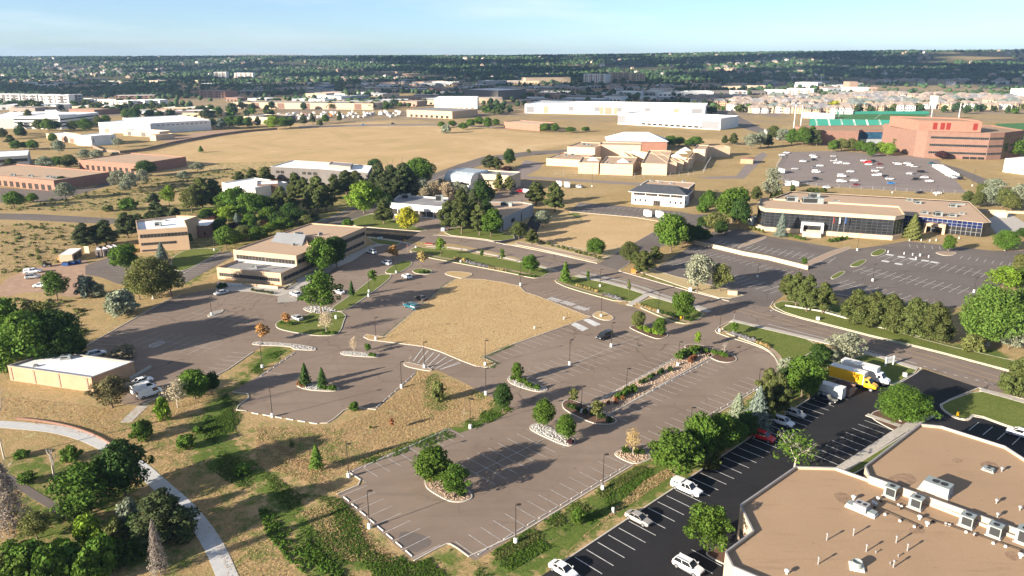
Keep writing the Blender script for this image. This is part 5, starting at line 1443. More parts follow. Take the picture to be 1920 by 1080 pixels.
# ================================================================ BUILDINGS
def W2(p): return Vector((p[0], p[1]))
def rect(a, b, depth, z=0.0):
    A_ = W2(P(a[0], a[1], z)); B_ = W2(P(b[0], b[1], z)); d = (B_-A_).normalized(); n = Vector((-d.y, d.x))
    if n.y < 0: n = -n
    return [A_, B_, B_+n*depth, A_+n*depth]
class Bld:
    """a building: Empty at its base corner; wall, roof, window ... are its children"""
    def __init__(s, name, label, cat='building', poly=None, group=None):
        s.o = Vector((poly[0].x, poly[0].y, 0)); s.e = empty(name, s.o); tag(s.e, label, cat, group); s.poly = poly
    def part(s, mb, name, mat, parent=None, smooth=False):
        o = mb.build(name, M[mat] if isinstance(mat, str) else mat, s.e if parent is None else parent, org=s.o if parent is None else s.o, smooth=smooth)
        return o
    def block(s, poly, z0, h, wall='beige_wall', roof='gravel_roof', par=0.6, cap=None, capw=0.35, name='wall'):
        p = ccw(poly); mb = MB(); inn = inset(p, capw)
        mb.ring(p, inn, z0, h); w = s.part(mb, name, wall)
        rp = s.part(MB().sheet(inn, h-par), 'roof', roof)
        if cap: s.part(MB().ring(inset(p, -0.08), inset(p, capw+0.06), h+0.003, h+0.10), 'parapet_cap', cap)
        return w
    def win(s, poly, e, t0, t1, z0, z1, n=1, gap=0.15, mat='window_glass', frame=None, proud=0.05, name='window', mull=0):
        """windows on edge e of poly, from fraction t0 to t1; each one its own pane, mullions as its sub-part"""
        a = poly[e]; b = poly[(e+1) % len(poly)]; d = (b-a); L = d.length; d = d.normalized(); nn = Vector((d.y, -d.x))
        if area(poly) < 0: nn = -nn
        w = (t1-t0)*L/n
        for i in range(n):
            s0 = t0*L+w*i+w*gap/2; s1 = t0*L+w*(i+1)-w*gap/2
            mb = MB(); c = a+d*((s0+s1)/2); mb.obox((c.x, c.y), s1-s0, proud*2, z0, z1, math.atan2(d.y, d.x))
            o = s.part(mb, name, mat)
            if frame or mull:
                fb = MB(); A2 = math.atan2(d.y, d.x); k = max(1, mull)
                for j in range(k+1):
                    q = a+d*(s0+(s1-s0)*j/k); fb.obox((q.x, q.y), 0.09, proud*2+0.06, z0-0.002, z1+0.002, A2)
                for zz in ([z0, z1] if not frame == 'grid' else [z0+(z1-z0)*j/4 for j in range(5)]):
                    fb.obox((c.x, c.y), s1-s0+0.1, proud*2+0.05, zz-0.05, zz+0.05, A2)
                s.part(fb, 'mullions', 'window_frame' if frame != 'grid' else 'pole_metal', o)
        return s
    def band(s, poly, e, t0, t1, z0, z1, mat, proud=0.06, name='fascia'):
        a = poly[e]; b = poly[(e+1) % len(poly)]; d = (b-a); L = d.length; d = d.normalized()
        c = a+d*(L*(t0+t1)/2); mb = MB().obox((c.x, c.y), L*(t1-t0), proud*2, z0, z1, math.atan2(d.y, d.x)); return s.part(mb, name, mat)
    def hip(s, rc, z0, rise, mat, over=0.8, name='roof', walls=None):
        p = inset(ccw(rc), -over); a, b, c, d = p
        if (b-a).length < (c-b).length: a, b, c, d = b, c, d, a
        hw = (c-b).length/2; u = (b-a).normalized(); m0 = (a+d)/2+u*hw*0.9; m1 = (b+c)/2-u*hw*0.9
        mb = MB(); V = [(q.x, q.y, z0) for q in (a,b,c,d)]+[(m0.x,m0.y,z0+rise),(m1.x,m1.y,z0+rise)]
        mb.add(V, [(0,1,5,4),(1,2,5),(2,3,4,5),(3,0,4),(3,2,1,0)]); return s.part(mb, name, mat)
def thing1(mb, name, mats, loc, label, cat, group=None, rz=0, smooth=False):
    o = mb.build(name, [M[x] for x in mats] if isinstance(mats, (list, tuple)) else M[mats], None, (0,0,0), smooth); o.location = loc; o.rotation_euler = (0,0,rz); tag(o, label, cat, group); return o

# --- the tan office roof complex in the lower right corner
H1, H2 = 6.0, 6.9
lo = [W2(P(u, v, H1)) for u, v in ((1360,1035),(1374,1062),(1430,1086),(1500,1160),(2300,1500),(2400,1170),(1924,1013),(1637,902),(1567,877),(1492,875),(1388,947),(1412,996))]
up = [W2(P(u, v, H2)) for u, v in ((1630,893),(1622,874),(1725,795),(1765,799),(1885,837),(1990,905),(2400,1000),(2400,1135),(1924,998))]
b = Bld('office_building', 'tan gravel-roofed office with angled corners, rooftop units and parapets in the lower right', 'office', lo)
b.block(lo, 0, H1, 'cream_wall', 'gravel_roof', 0.45, 'metal_cap', 0.12); b.block(up, 0, H2, 'cream_wall', 'gravel_roof', 0.45, 'metal_cap', 0.12)
for zz, pl in ((H1-.45, [(1560,925),(1585,922),(1602,940),(1592,950),(1572,940)]), (H1-.45, [(1700,990),(1730,988),(1738,1000),(1712,1002)]), (H1-.45, [(1880,1036),(1900,1032),(1916,1050),(1896,1052)]), (H2-.45, [(1660,895),(1700,884),(1725,900),(1700,915),(1672,908)]), (H2-.45, [(1832,868),(1860,862),(1884,884),(1856,890)]), (H1-.45, [(1655,918+6),(1690,934),(1740,958),(1736,964),(1690,946),(1652,934)]), (H2-.45, [(1782,860),(1800,858),(1808,866),(1790,868)])):
    b.part(MB().sheet(chaikin(ccw(flat(PW(pl, zz))), 2), zz+.006), 'stain', 'roof_stain')
lc = ccw(lo)
for e in range(len(lc)):
    if (lc[(e+1) % len(lc)]-lc[e]).length > 4: b.win(lc, e, 0.05, 0.95, 1.0, 2.6, max(1, int((lc[(e+1) % len(lc)]-lc[e]).length/4)), 0.3)
uc = ccw(up)
b.win(uc, [i for i in range(len(uc)) if (uc[i]-W2(P(1725,795,H2))).length < 0.1][0]-0, 0.05, 0.95, 1.0, 2.6, 4, 0.3)
ZR = H1-0.45; ZU = H2-0.45
def unit(u, v, z, L, Wd, h, rz, label, kind='box', group=None, cat='air conditioner'):
    p = P(u, v, z); e = empty('rooftop_unit', (p.x, p.y, z), rz); tag(e, label, cat, group)
    mb = MB().box(-L/2-.15, L/2+.15, -Wd/2-.15, Wd/2+.15, 0, 0.25); mb.build('curb', M['metal_cap'], e)
    mb = MB().box(-L/2, L/2, -Wd/2, Wd/2, 0.25, h)
    if kind == 'slope': mb = MB(); mb.add([(-L/2,-Wd/2,.25),(L/2,-Wd/2,.25),(L/2,Wd/2,.25),(-L/2,Wd/2,.25),(-L/2,-Wd/2,h),(L*.36,-Wd/2,h),(L*.36,Wd/2,h),(-L/2,Wd/2,h)], [(0,1,5,4),(1,2,6,5),(2,3,7,6),(3,0,4,7),(4,5,6,7)])
    mb.build('housing', M['metal_unit'], e)
    MB().box(-L/2+.15, L*0.2, -Wd/2-.02, -Wd/2+.02, 0.45, h-0.2).build('grille', M['dark_grille' if kind != 'slope' else 'lightgrey_wall'], e)
    MB().box(-L/2+.15, L*0.3, Wd/2-.02, Wd/2+.02, 0.45, h-0.2).build('grille', M['dark_grille' if kind != 'slope' else 'lightgrey_wall'], e)
    MB().box(-L/2-.02, -L/2+.02, -Wd/2+.15, Wd/2-.15, 0.45, h-0.25).build('grille', M['dark_grille' if kind != 'slope' else 'lightgrey_wall'], e)
    for k in range(2 if L > 2.2 else 1):
        MB().lathe([(Wd*0.24,0),(Wd*0.24,0.08),(Wd*0.20,0.08),(Wd*0.19,0.03)], (-L*0.25+k*L*0.28 if L > 2.2 else 0, 0, h), 14).build('fan', M['dark_grille'], e)
    return e
ga = math.atan2((lo[6]-lo[7]).y, (lo[6]-lo[7]).x)+math.pi
unit(1670, 930, ZR, 1.85, 1.7, 1.9, ga, 'first square rooftop unit from the left along the parapet step', group='square units along the parapet step')
unit(1717, 951, ZR, 1.85, 1.7, 1.9, ga, 'second square rooftop unit from the left along the parapet step', group='square units along the parapet step')
unit(1812, 985, ZR, 1.85, 1.7, 1.9, ga, 'third square rooftop unit from the left along the parapet step', group='square units along the parapet step')
unit(1864, 1004, ZR, 1.85, 1.7, 1.9, ga, 'fourth square rooftop unit from the left along the parapet step', group='square units along the parapet step')
unit(1918, 1016, ZR, 1.9, 1.9, 2.3, ga, 'tall rooftop unit cut by the right edge below the parapet step')
unit(1753, 922, ZU, 4.4, 2.3, 1.9, ga, 'long rooftop unit with a sloped end on the upper tan roof', 'slope')
unit(1853, 882, ZU, 1.6, 1.1, 0.5, ga, 'low square unit in a dark stain on the upper tan roof')
p = P(1615, 958, ZR); e = empty('rooftop_unit', (p.x, p.y, ZR), ga); tag(e, 'wide low duct unit with cross-shaped top on the lower tan roof', 'duct unit')
MB().box(-2.3,2.3,-.75,.75,0,.35).build('curb', M['white_paint'], e); MB().box(-1,1,-.6,1.1,.35,1.5).build('housing', M['lightgrey_wall'], e); MB().box(-2.2,2.2,-.6,.6,.35,.7).build('duct', M['metal_unit'], e)
for x in (-.45,.45): MB().lathe([(.3,0),(.3,.08),(.24,.08),(.23,.03)], (x,.3,1.5), 12).build('fan', M['dark_grille'], e)
p = P(1606, 1064, ZR); e = empty('rooftop_unit', (p.x, p.y, ZR), ga+.5); tag(e, 'round white exhaust fan on a square base on the lower tan roof', 'exhaust fan')
MB().box(-.95,.95,-.95,.95,0,.22).build('curb', M['white_paint'], e); MB().lathe([(.72,.22),(.68,1.05),(.62,1.05),(.58,.75)], n=20).build('housing', M['metal_unit'], e)
VP = [(1550,1013),(1600,1004),(1680,1018),(1624,1034),(1701,1033),(1534,1058),(1675,1064),(1642,1037),(1684,1044),(1669,1058)]
vm1 = MB().lathe([(.10,0),(.10,1.0),(.17,1.0),(.17,1.22),(.05,1.27)], n=10).mesh('vent', M['metal_cap'])
for i, (u, v) in enumerate(VP):
    p = P(u, v, ZR); o = bpy.data.objects.new('vent_pipe', vm1); COL.objects.link(o); o.location = p; o.scale = (1,1,1) if i < 7 else (.8,.8,.35)
    tag(o, ('thin metal vent pipe' if i < 7 else 'short metal vent stub')+f', {ordw(sorted([x[0] for x in VP]).index(u))} from the left on the lower tan roof', 'vent pipe', 'vent pipes on the lower tan roof')
for i, (u, v, s_) in enumerate(((1637,946,1.2),(1646,938,1.2),(1600,937,1.5),(1642,948,1.0),(1738,986,1.4),(1724,974,1.4),(1913,1046,1.5),(1475,1076,1.4))):
    p = P(u, v, ZR); o = thing1(MB().lathe([(.13,0),(.13,.35),(.3,.4),(.3,.6),(.1,.68)], n=12), 'roof_vent', 'white_paint', p, f'small white capped vent, {ordw(i)} of those near the roof pipes', 'roof vent', 'small capped vents on the lower tan roof'); o.scale = (s_*.8,)*3
for i, (u, v) in enumerate(((1870,970),(1912,957),(1868,944),(1878,884))):
    p = P(u, v, ZU); thing1(MB().lathe([(.12,0),(.12,.5),(.3,.55),(.26,.8),(.1,.9)], n=12), 'roof_vent', 'metal_cap', p, f'metal turbine vent, {ordw(i)} on the upper tan roof', 'roof vent', 'vents on the upper tan roof')
for nm, pts, lab in (('roof_pipe', [(1652,938),(1690,952),(1750,976),(1830,1002),(1915,1032)], 'long dark pipe running past the square rooftop units'), ('roof_pipe', [(1640,950),(1690,972),(1726,988)], 'short pale pipe left of the long dark rooftop pipe')):
    l = [P(u, v, ZR+.25) for u, v in pts]; mb = MB()
    for a, c in zip(l, l[1:]): mb.tube(a, c, .06, .06, 6)
    for a in l: mb.obox((a.x, a.y), .3, .3, ZR, ZR+.2)
    thing1(mb, nm, 'pole_metal' if 'dark' in lab else 'metal_cap', (0,0,0), lab, 'pipe')
for i, (u, v) in enumerate(((1659,966),(1687,978),(1714,989),(1684,948),(1690,951),(1773,984),(1780,986),(1811,999),(1827,1003),(1862,1020),(1885,1026))):
    p = P(u, v, ZR); thing1(MB().box(-.14,.14,-.14,.14,0,.32), 'pipe_support', 'white_paint', p, f'small white pipe support block, {ordw(i)} beside the rooftop pipes', 'pipe support', 'white support blocks of the rooftop pipes')

# --- small brick building with a bright white roof (left)
h = hfrom(176, 736, 708)
p4 = [W2(P(20,713)), W2(P(176,736)), W2(P(255,705)), None]; p4[3] = p4[0]+(p4[2]-p4[1])
b = Bld('brick_building', 'low sandy brick building with a bright white flat roof beside the west lot', 'building', p4)
b.block(p4, 0, h, 'tan_brick', 'white_roof', 0.35, 'metal_cap', .3)
for t in (0.02, 0.3, 0.6, 0.93): b.band(p4, 0, t, t+0.022, 0.2, h-.3, 'tan_dark', 0.12, 'downpipe')
unit(124, 673, h-.35, 2.2, 1.3, 1.0, .3, 'grey rooftop unit on the bright white roof at left'); unit(67, 687, h-.35, .7, .7, .5, .3, 'small roof fan near the left end of the bright white roof')
# --- tan two-level office
za, zb = 4.2, 7.9
L_ = [W2(P(406,501,za)), W2(P(526,512.5,za)), W2(P(685,425.5,zb)), W2(P(583,418,zb))]
d = (L_[2]-L_[1]).normalized()
U = [W2(P(*q, zb)) for q in ((437,468),(555,479.5),(597,462),(578,459),(574,444),(626,450),(685,425.5),(583,418))]
b = Bld('office_building', 'tan two-level office with stepped terrace, ribbon windows and gravel roof left of the main lot', 'office', L_)
b.block(L_, 0, za, 'beige_wall', 'grey_roof', 0.75, None, .3, 'lower_wall'); b.block(U, za-1.0, zb, 'beige_wall', 'pink_gravel', 0.4, None, .3, 'upper_wall')
b.win(L_, 0, 0.03, 0.98, 1.15, 2.35, 3, 0.02, 'window_glass', 'y', mull=9); b.win(U, 0, 0.04, 0.98, za+.5, za+2.0, 2, 0.02, 'window_glass', 'y', mull=9)
b.win(L_, 1, 0.02, 0.97, 1.2, 2.5, 6, 0.02, 'window_glass', 'y', mull=4); b.band(U, 0, 0.02, 0.99, za-.7, za+.45, 'lightgrey_wall', 0.04, 'sill')
b.win(U, 1, 0.05, 0.95, za+.5, za+2.0, 2, .02, 'window_glass', 'y', mull=3); b.win(U, 5, 0.02, 0.97, za+.5, za+2.0, 4, .02, 'window_glass', 'y', mull=4)
ns = [W2(P(*q, zb)) for q in ((508,452),(566,459),(574,445),(520,441))]
mb = MB(); mb.add([(ns[0].x,ns[0].y,zb-.3),(ns[1].x,ns[1].y,zb-.3),(ns[2].x,ns[2].y,zb+1.2),(ns[3].x,ns[3].y,zb+1.2)]+[(q.x,q.y,zb-.6) for q in ns], [(0,1,2,3),(1,5,6,2),(3,2,6,7),(0,3,7,4)]); b.part(mb, 'equipment_screen', 'lightgrey_wall')
for u, v, s_, l_ in ((601,441,1.6,'small white unit on the rear half of the tan office roof'),(551,460,1.0,'small white vent unit on the front half of the tan office roof'),(560,444,3.2,'grey unit behind the slanted screen on the tan office roof')): unit(u, v, zb-.4, s_, s_*.6, s_*.45+.3, .6, l_)
unit(476, 503, za-.7, 2.0, 1.0, 1.0, .1, 'pale box unit on the terrace of the tan office')
for i, (u, v) in enumerate(((456,492),(490,499),(520,503))):
    p = P(u, v, za-.7); thing1(MB().box(-1.6,1.6,-.5,.5,.4,.5).box(-1.5,-1.4,-.4,.4,0,.4).box(1.4,1.5,-.4,.4,0,.4), 'terrace_table', 'lightgrey_wall', p, f'grey table, {ordw(i)} from the left on the terrace of the tan office', 'table', 'tables on the tan office terrace', .15)
thing1(MB().obox((0,0),6.5,.3,0,.8), 'low_wall', 'white_paint', P(436,536), 'white low wall by the entrance of the tan office', 'wall', rz=.1)
thing1(MB().obox((0,0),13,.35,0,1.0), 'low_wall', 'cream_wall', P(490,539), 'long pale planter wall in front of the tan office', 'wall', rz=math.atan2(*(L_[1]-L_[0]).yx))
# --- three-storey office with bright white roof
hh = 9.2
q = [W2(P(*x, hh)) for x in ((257,431.5),(351,425.5),(346,413),(371,404.5),(330,404),(254,413))]
b = Bld('office_building', 'beige three-storey office with white roof and dark ribbon windows above the small yard', 'office', q)
b.block(q, 0, hh, 'beige_wall', 'white_roof', 0.9, None, .3)
for z0, z1, t1 in ((5.9,7.3,.99),(2.9,3.9,.74),(.4,1.1,.4)): b.win(q, 0, 0.04, t1, z0, z1, 1, 0.0, 'window_glass', 'y', mull=14)
b.win(q, 5, .1, .9, 5.9, 7.3, 1, 0, 'window_glass'); 
w = [W2(P(*x)) for x in ((353,446),(393,445.5))]; dd = (w[1]-w[0]).normalized(); nn = Vector((-dd.y, dd.x)); w = [w[0], w[1], w[1]+nn*14, w[0]+nn*14]
b.block(w, 0, 5.2, 'pink_brick', 'white_roof', .4, None, .3, 'wing_wall'); b.win(w, 0, .1, .5, .1, 2.6, 2, .2); b.win(w, 0, .75, .85, 1.2, 2.4, 1)
unit(297, 424, hh-.9, 2.4, 1.6, 1.6, .2, 'square unit on the white roof of the three-storey office'); unit(300, 414, hh-.9, 5, 1.0, .5, 0, 'long low dark unit on the white roof of the three-storey office')
# --- grey two-storey with white roof
q = [W2(P(*x, 9.0)) for x in ((507,312.5),(600,317),(690,324),(698,311),(640,306),(549,300.5))]
b = Bld('office_building', 'long dark grey office with a white flat roof at the edge of the golden hill', 'office', q)
b.block(q, 0, 9.0, 'grey_wall', 'white_roof', .3, 'white_paint', .3); b.win(q, 0, .1, .28, 5.2, 6.8, 2, .2); b.win(q, 0, .62, .95, 5.2, 6.8, 3, .3); b.win(q, 1, .2, .9, 5.2, 6.8, 4, .3); b.win(q, 0, .1, .9, 1.2, 2.8, 6, .3)
w = [W2(P(*x, 9.6)) for x in ((616,312),(657,316),(662,309),(622,306.5))]; b.block(w, 8.5, 10.8, 'taupe_roof', 'grey_roof', .3, None, .2, 'plant_screen')
# --- flat white-fascia office
q = [W2(P(*x, 6)) for x in ((730,380),(828,388),(842,371),(749,366))]
b = Bld('office_building', 'flat single-storey office with a broad white fascia behind the yellow-green tree', 'office', q)
b.block(q, 0, 6, 'white_wall', 'grey_roof', .6, 'white_paint', .3); b.win(q, 0, .02, .98, .5, 3.2, 7, .08, 'window_glass'); b.win(q, 3, .1, .9, .6, 3.0, 3, .1)
unit(762, 372, 5.4, 4.5, 3, 2.2, .1, 'big pale unit on the flat white-fascia office'); unit(824, 377, 5.4, 4, 2.5, 3, .1, 'tall pale unit at the right end of the flat white-fascia office')
# --- beige hall with metal roof wing
q = [W2(P(*x, 8.2)) for x in ((892,325.5),(958,330),(976,322.5),(903,318.5))]
b = Bld('office_building', 'beige two-storey hall with a pale metal curved-roof wing behind the pine cluster', 'office', q)
b.block(q, 0, 8.2, 'cream_wall', 'grey_roof', .5, 'white_paint', .3); b.win(q, 0, .05, .7, 4.2, 5.0, 1, 0, 'window_glass'); b.win(q, 1, .3, .5, .2, 3, 1)
w = [W2(P(*x)) for x in ((832,351),(882,356))]; dd = (w[1]-w[0]).normalized(); nn = Vector((-dd.y, dd.x)); D_ = 20
mb = MB(); prof = [(0,4.6),(0,5.0),(2.0,7.6),(5,9.2),(D_,9.2),(D_,0),(0,0)]
for s0, s1 in ((0, 1),):
    V = []; 
    for e_ in (w[0], w[1]):
        for y, z in prof: V.append((e_.x+nn.x*y, e_.y+nn.y*y, z))
    n_ = len(prof); mb.add(V, [tuple(range(n_))[::-1], tuple(range(n_, 2*n_))]+[(i, (i+1) % n_, n_+(i+1) % n_, n_+i) for i in (4, 5, 6)])
b.part(mb, 'wing_wall', 'white_wall'); mb = MB(); mb.add(V, [(i, i+1, n_+i+1, n_+i) for i in range(0, 4)]); b.part(mb, 'metal_roof', 'metal_roof')
ww = [w[0], w[1], w[1]+nn, w[0]+nn]; b.win(ww, 0, .04, .96, 2.6, 3.8, 1, 0, 'window_glass', 'y', mull=10)
# --- low grey-walled building
q = [W2(P(*x, 5.6)) for x in ((903,396),(938,411.5),(1000,382.5),(975,378),(915,378))]
b = Bld('workshop', 'low grey-walled building with a gravel roof and white units behind the curved driveway', 'building', q)
b.block(q, 0, 5.6, 'lightgrey_wall', 'pink_gravel', .4, None, .3); b.win(q, 1, .3, .42, 1.6, 3.4, 1); b.win(q, 1, .05, .08, 0, 4.2, 1, name='door'); b.win(q, 1, .6, .63, 0, 4.2, 1, name='door')
unit(950, 386, 5.2, 5.5, 2.2, 1.8, -.2, 'white long unit on the low grey-walled building')
# --- pale house-like office with dark hipped roof
a, c = P(1183.7, 382), P(1282.5, 389.5); q = [W2(a), W2(c)]; dd = (q[1]-q[0]).normalized(); nn = Vector((-dd.y, dd.x)); q += [q[1]+nn*13, q[0]+nn*13]
b = Bld('office_building', 'pale office with a black hipped roof and brown flat rear block facing the small lot', 'office', q)
b.block(q, 0, 6.6, 'white_wall', 'grey_roof', .2, None, .3)
for t in (.06,.15,.25,.72,.82,.92): b.win(q, 0, t, t+.035, 1.6, 3.0, 1, 0, 'window_glass', None)
b.win(q, 0, .42, .55, 0, 2.6, 1, 0, 'window_glass', 'y', mull=3, name='door'); b.win(q, 0, .03, .97, 4.9, 6.1, 4, .08, 'window_glass', 'y', mull=4)
b.win(q, 1, .1, .4, 1.4, 3, 2, .3); b.hip(q, 6.7, 3.3, 'dark_roof', 1.6)
b.part(MB().ring(inset(ccw(q), -1.65), inset(ccw(q), -1.2), 6.45, 6.72), 'eaves', 'white_paint')
r_ = [q[3]+dd*1.0+nn*0.3, q[2]-dd*0.5+nn*0.3]; r_ += [r_[1]+nn*18, r_[0]+nn*18]; b.block(r_, 0, 8.0, 'brown_wall', 'pink_gravel', .35, 'white_paint', .3, 'rear_wall')
b.win(r_, 1, .1, .9, 4.8, 6.2, 5, .2)
for i, (u, v) in enumerate(((1222,340),(1236,342),(1258,345),(1282,341))): unit(u, v, 7.65, 1.5, 1.5, .7, .2, f'small roof hatch, {ordw(i)} on the flat block behind the black hipped roof', group='roof hatches on the rear block', cat='roof hatch')
# --- beige block compound
def blk(b, base_l, base_r, depth, h, wall='block_wall', roof='pink_gravel', name='wall'):
    q = rect(base_l, base_r, depth); b.block(q, 0, h, wall, roof, .5, None, .35, name); return q
q0 = rect((1084,325.3),(1121.7,326.3), 22)
b = Bld('compound_building', 'windowless compound of stepped beige block buildings on the dry slope', 'building', q0)
for k, (a_, c_, dp, h) in enumerate((((1084,325.3),(1121.7,326.3),30,7.3),((1124.8,327.3),(1185.7,329.4),40,7.2),((1201.5,327.3),(1249.7,329),75,7.4),((1250.5,325.5),(1268,325.5),60,7.2),((1269,322.5),(1281,322.5),50,7.0),((1282.5,320),(1289,320.3),50,7.0),((1290,317),(1298,316),60,7.0),
      ((1024,310),(1090,313.5),40,5.0),((1063,300),(1115,302.5),35,10.0),((1122,297),(1200,299),20,10.4),((1298,302),(1321,303),30,9.0),((1321,295),(1368,294),10,7.5),((1190,318),(1200,318),60,5.5))): blk(b, a_, c_, dp, h)
for i, (u, v, z) in enumerate(((1112,301,7),(1168,304,7),(1268,294,7),(1278,287,7),(1285,282,7))):
    p = P(u, v, z-.4); mb = MB(); mb.add([(-4,-3,0),(4,-3,0),(4,3,0),(-4,3,0),(0,0,2.6)], [(0,1,4),(1,2,4),(2,3,4),(3,0,4)]); o = mb.build('skylight', M['white_paint'], b.e); o.location = p-b.o
hr = rect((1139,283),(1250,284), 32); b2 = Bld('metal_roof_hall', 'white metal hip-roofed hall behind the beige block compound', 'building', hr)
b2.block(hr, 0, 8, 'red_brick', 'grey_roof', .1, None, .3); b2.hip(hr, 8.05, 6, 'white_roof', 1.2)
for i, (u, v, z, s_) in enumerate(((1062,292,4.7,2.4),(1074,292,4.7,2.8),(1096,272,9.6,3),(1104,273,9.6,2.4),(1139,307,6.8,2.4),(1045,293,4.7,1.6))): unit(u, v, z, s_, s_*.7, s_*.5, .1, f'white unit, {ordw(i)} in size order on the block compound roofs', group='white units on the block compound')
q = rect((1388,306.5),(1411.5,307.5), 9); b = Bld('brick_hut', 'small isolated brick hut on the dry slope below the brick hall', 'hut', q); b.block(q, 0, 3.6, 'tan_brick', 'taupe_roof', .1, None, .3); b.hip(q, 3.62, .8, 'red_brick', .6)
# --- black glass office
hb = 10.2
q = [W2(P(*x, hb)) for x in ((1422,385),(1436,390.3),(1678,405.5),(1695,402.5),(1685,387),(1428,371.5))]
b = Bld('glass_office', 'long black glass office with beige fascia, podium and framed entrance above the grey lots', 'office', q)
mb = MB().prism(q, 1.9, hb-1.6); gl = b.part(mb, 'curtain_wall', 'black_glass')
b.part(MB().prism(inset(ccw(q), -.5), 0, 1.9), 'podium', 'cream_wall')
b.block(inset(ccw(q), -.35), hb-1.6, hb, 'cream_wall', 'pink_gravel', .55, 'cream_wall', .35, 'fascia')
for e in (0, 1, 2):
    a_, c_ = q[e], q[e+1]; dl = c_-a_; nl = max(2, int(dl.length/2.0)); fb = MB(); A2 = math.atan2(dl.y, dl.x)
    for j in range(nl+1): t = a_+dl*(j/nl); fb.obox((t.x, t.y), .08, .12, 1.9, hb-1.6, A2)
    for j in range(6): t = a_+dl*.5; fb.obox((t.x, t.y), dl.length, .13, 2.1+j*1.28, 2.18+j*1.28, A2)
    b.part(fb, 'mullions', 'thin_mullion', gl)
ent = P(1530, 437)  # entrance frame
A2 = math.atan2((q[2]-q[1]).y, (q[2]-q[1]).x); nrm = Vector((math.sin(A2), -math.cos(A2))); en = q[1]+(q[2]-q[1])*.385+nrm*1.2; dv = Vector((math.cos(A2), math.sin(A2)))
fb = MB()
for s_ in (-4.1, 4.1): t = en+dv*s_; fb.obox((t.x, t.y), .9, 2.6, 1.0, 5.1, A2)
fb.obox((en.x, en.y), 9.1, 2.6, 4.4, 5.4, A2); b.part(fb, 'entrance_frame', 'white_wall')
fb = MB()
for k in range(6): t = en+nrm*(1.5+k*.7); fb.obox((t.x, t.y), 7.6, .7, 0, 1.6-k*.27, A2)
b.part(fb, 'steps', 'concrete')
q2 = [W2(P(*x, 6.2)) for x in ((1690,403),(1844,418.3),(1859,417),(1817,378),(1483,359),(1440,375))]
b2 = Bld('glass_office', 'lower wing with blue glass band and gravel roof joined behind the black glass office', 'office', q2)
gp = inset(ccw(q2), .12); b2.block(gp, 0, 6.2, 'black_glass', 'pink_gravel', .5, None, .3, 'curtain_wall'); b2.part(MB().ring(inset(gp, -.12), inset(gp, .35), 6.2, 6.35), 'parapet_cap', 'cream_wall')
e = [i for i in range(len(gp)) if (gp[i]-q2[0]).length < 2][0]
b2.band(gp, e, .04, .995, 3.6, 6.15, 'blue_glass', .07, 'blue_band')
a_, c_ = gp[e], gp[(e+1) % 6]; dl = c_-a_; A2 = math.atan2(dl.y, dl.x); fb = MB()
for j in range(17): t = a_+dl*(.04+.955*j/16); fb.obox((t.x, t.y), .10, .22, 0.1, 6.15, A2)
for zz in (3.6, 4.9, 1.8): t = a_+dl*.52; fb.obox((t.x, t.y), dl.length*.95, .20, zz-.04, zz+.04, A2)
b2.part(fb, 'mullions', 'pole_grey')
nrm = Vector((math.sin(A2), -math.cos(A2))); en = a_+dl*.44+nrm*1.6; dv = dl.normalized(); fb = MB()
for s_ in (-3.6, 3.6): t = en+dv*s_; fb.obox((t.x, t.y), 1.1, 3.2, 0, 3.4, A2)
fb.obox((en.x, en.y), 8.3, 3.2, 3.0, 4.3, A2); b2.part(fb, 'entrance_frame', 'beige_wall')
for u, v, L, Wd, h_, l_ in ((1425+98,381,9,3.2,2.6,'long white unit with twin grilles on the black glass office'),(1484,377,5,4,2.2,'grey unit on legs at the left of the black glass office roof'),(1526,371,5,3,2.4,'grey unit behind the long white one on the glass office roofs'),
    (1705,377,2.6,2,1.2,'small grey unit upper left on the lower wing roof'),(1720,382,2.6,2.4,1.4,'white unit with hood on the lower wing roof'),(1786,388,3,2.4,1.4,'grey unit near the right end of the lower wing roof'),(1797,384,5.5,1.4,.7,'long low unit at the right end of the lower wing roof'),
    (1733,401,2.6,2,1.2,'unit near the front of the lower wing roof left of the white box'),(1758,405,3,2.8,2.0,'white box unit at the front of the lower wing roof'),(1785,406,3,2,1.3,'grey unit front right of the lower wing roof'),(1803,402,2,1.2,.9,'small unit at the right of the front row on the lower wing roof'),(1568,377,2.6,1.2,.5,'flat white hatch on the glass office roof')):
    unit(u, v, (hb if u < 1560 and v > 372 else 6.2 if u > 1600 or v < 375 else hb)-.55, L, Wd, h_, -.15, l_)
for i, (u, c_) in enumerate(((1558,'sign_red'),(1569,'white_paint'),(1580,'blue_bin'))):
    p = P(u, 446); e = empty('flagpole', p); tag(e, f'thin flagpole with limp {"red" if i==0 else "white" if i==1 else "blue"} flag before the black glass wall', 'flagpole')
    MB().tube((0,0,0), (0,0,9.2), .07, .04, 8).build('pole', M['pole_grey'], e); MB().box(.05,.5,-.06,.06,6.2,8.9).box(.3,.62,-.1,.02,6.3,8.6).build('flag', M[c_], e)
thing1(MB().box(-14,14,-.3,.3,0,1.0).box(-14.1,14.1,-.35,.35,1.0,1.1), 'garage_wall', 'cream_wall', P(1860,398), 'low wall bounding the service yard right of the glass office', 'wall', rz=-.25)
q = rect((1861,407),(1888,408), 3.5); b = Bld('service_enclosure', 'small pale enclosure with a blue gate behind the service yard', 'enclosure', q); b.block(q, 0, 3.0, 'cream_wall', 'grey_roof', .5, None, .3); b.band(q, 0, .1, .9, .2, 2.4, 'metal_roof', .06, 'gate')
q = rect((1401,420),(1412,422), 4); b = Bld('equipment_hut', 'white equipment hut with a dark opening left of the black glass office', 'hut', q); b.block(q, 0, 3.4, 'white_wall', 'white_roof', .3, None, .3); b.win(q, 0, .25, .6, .8, 2.4, 1)
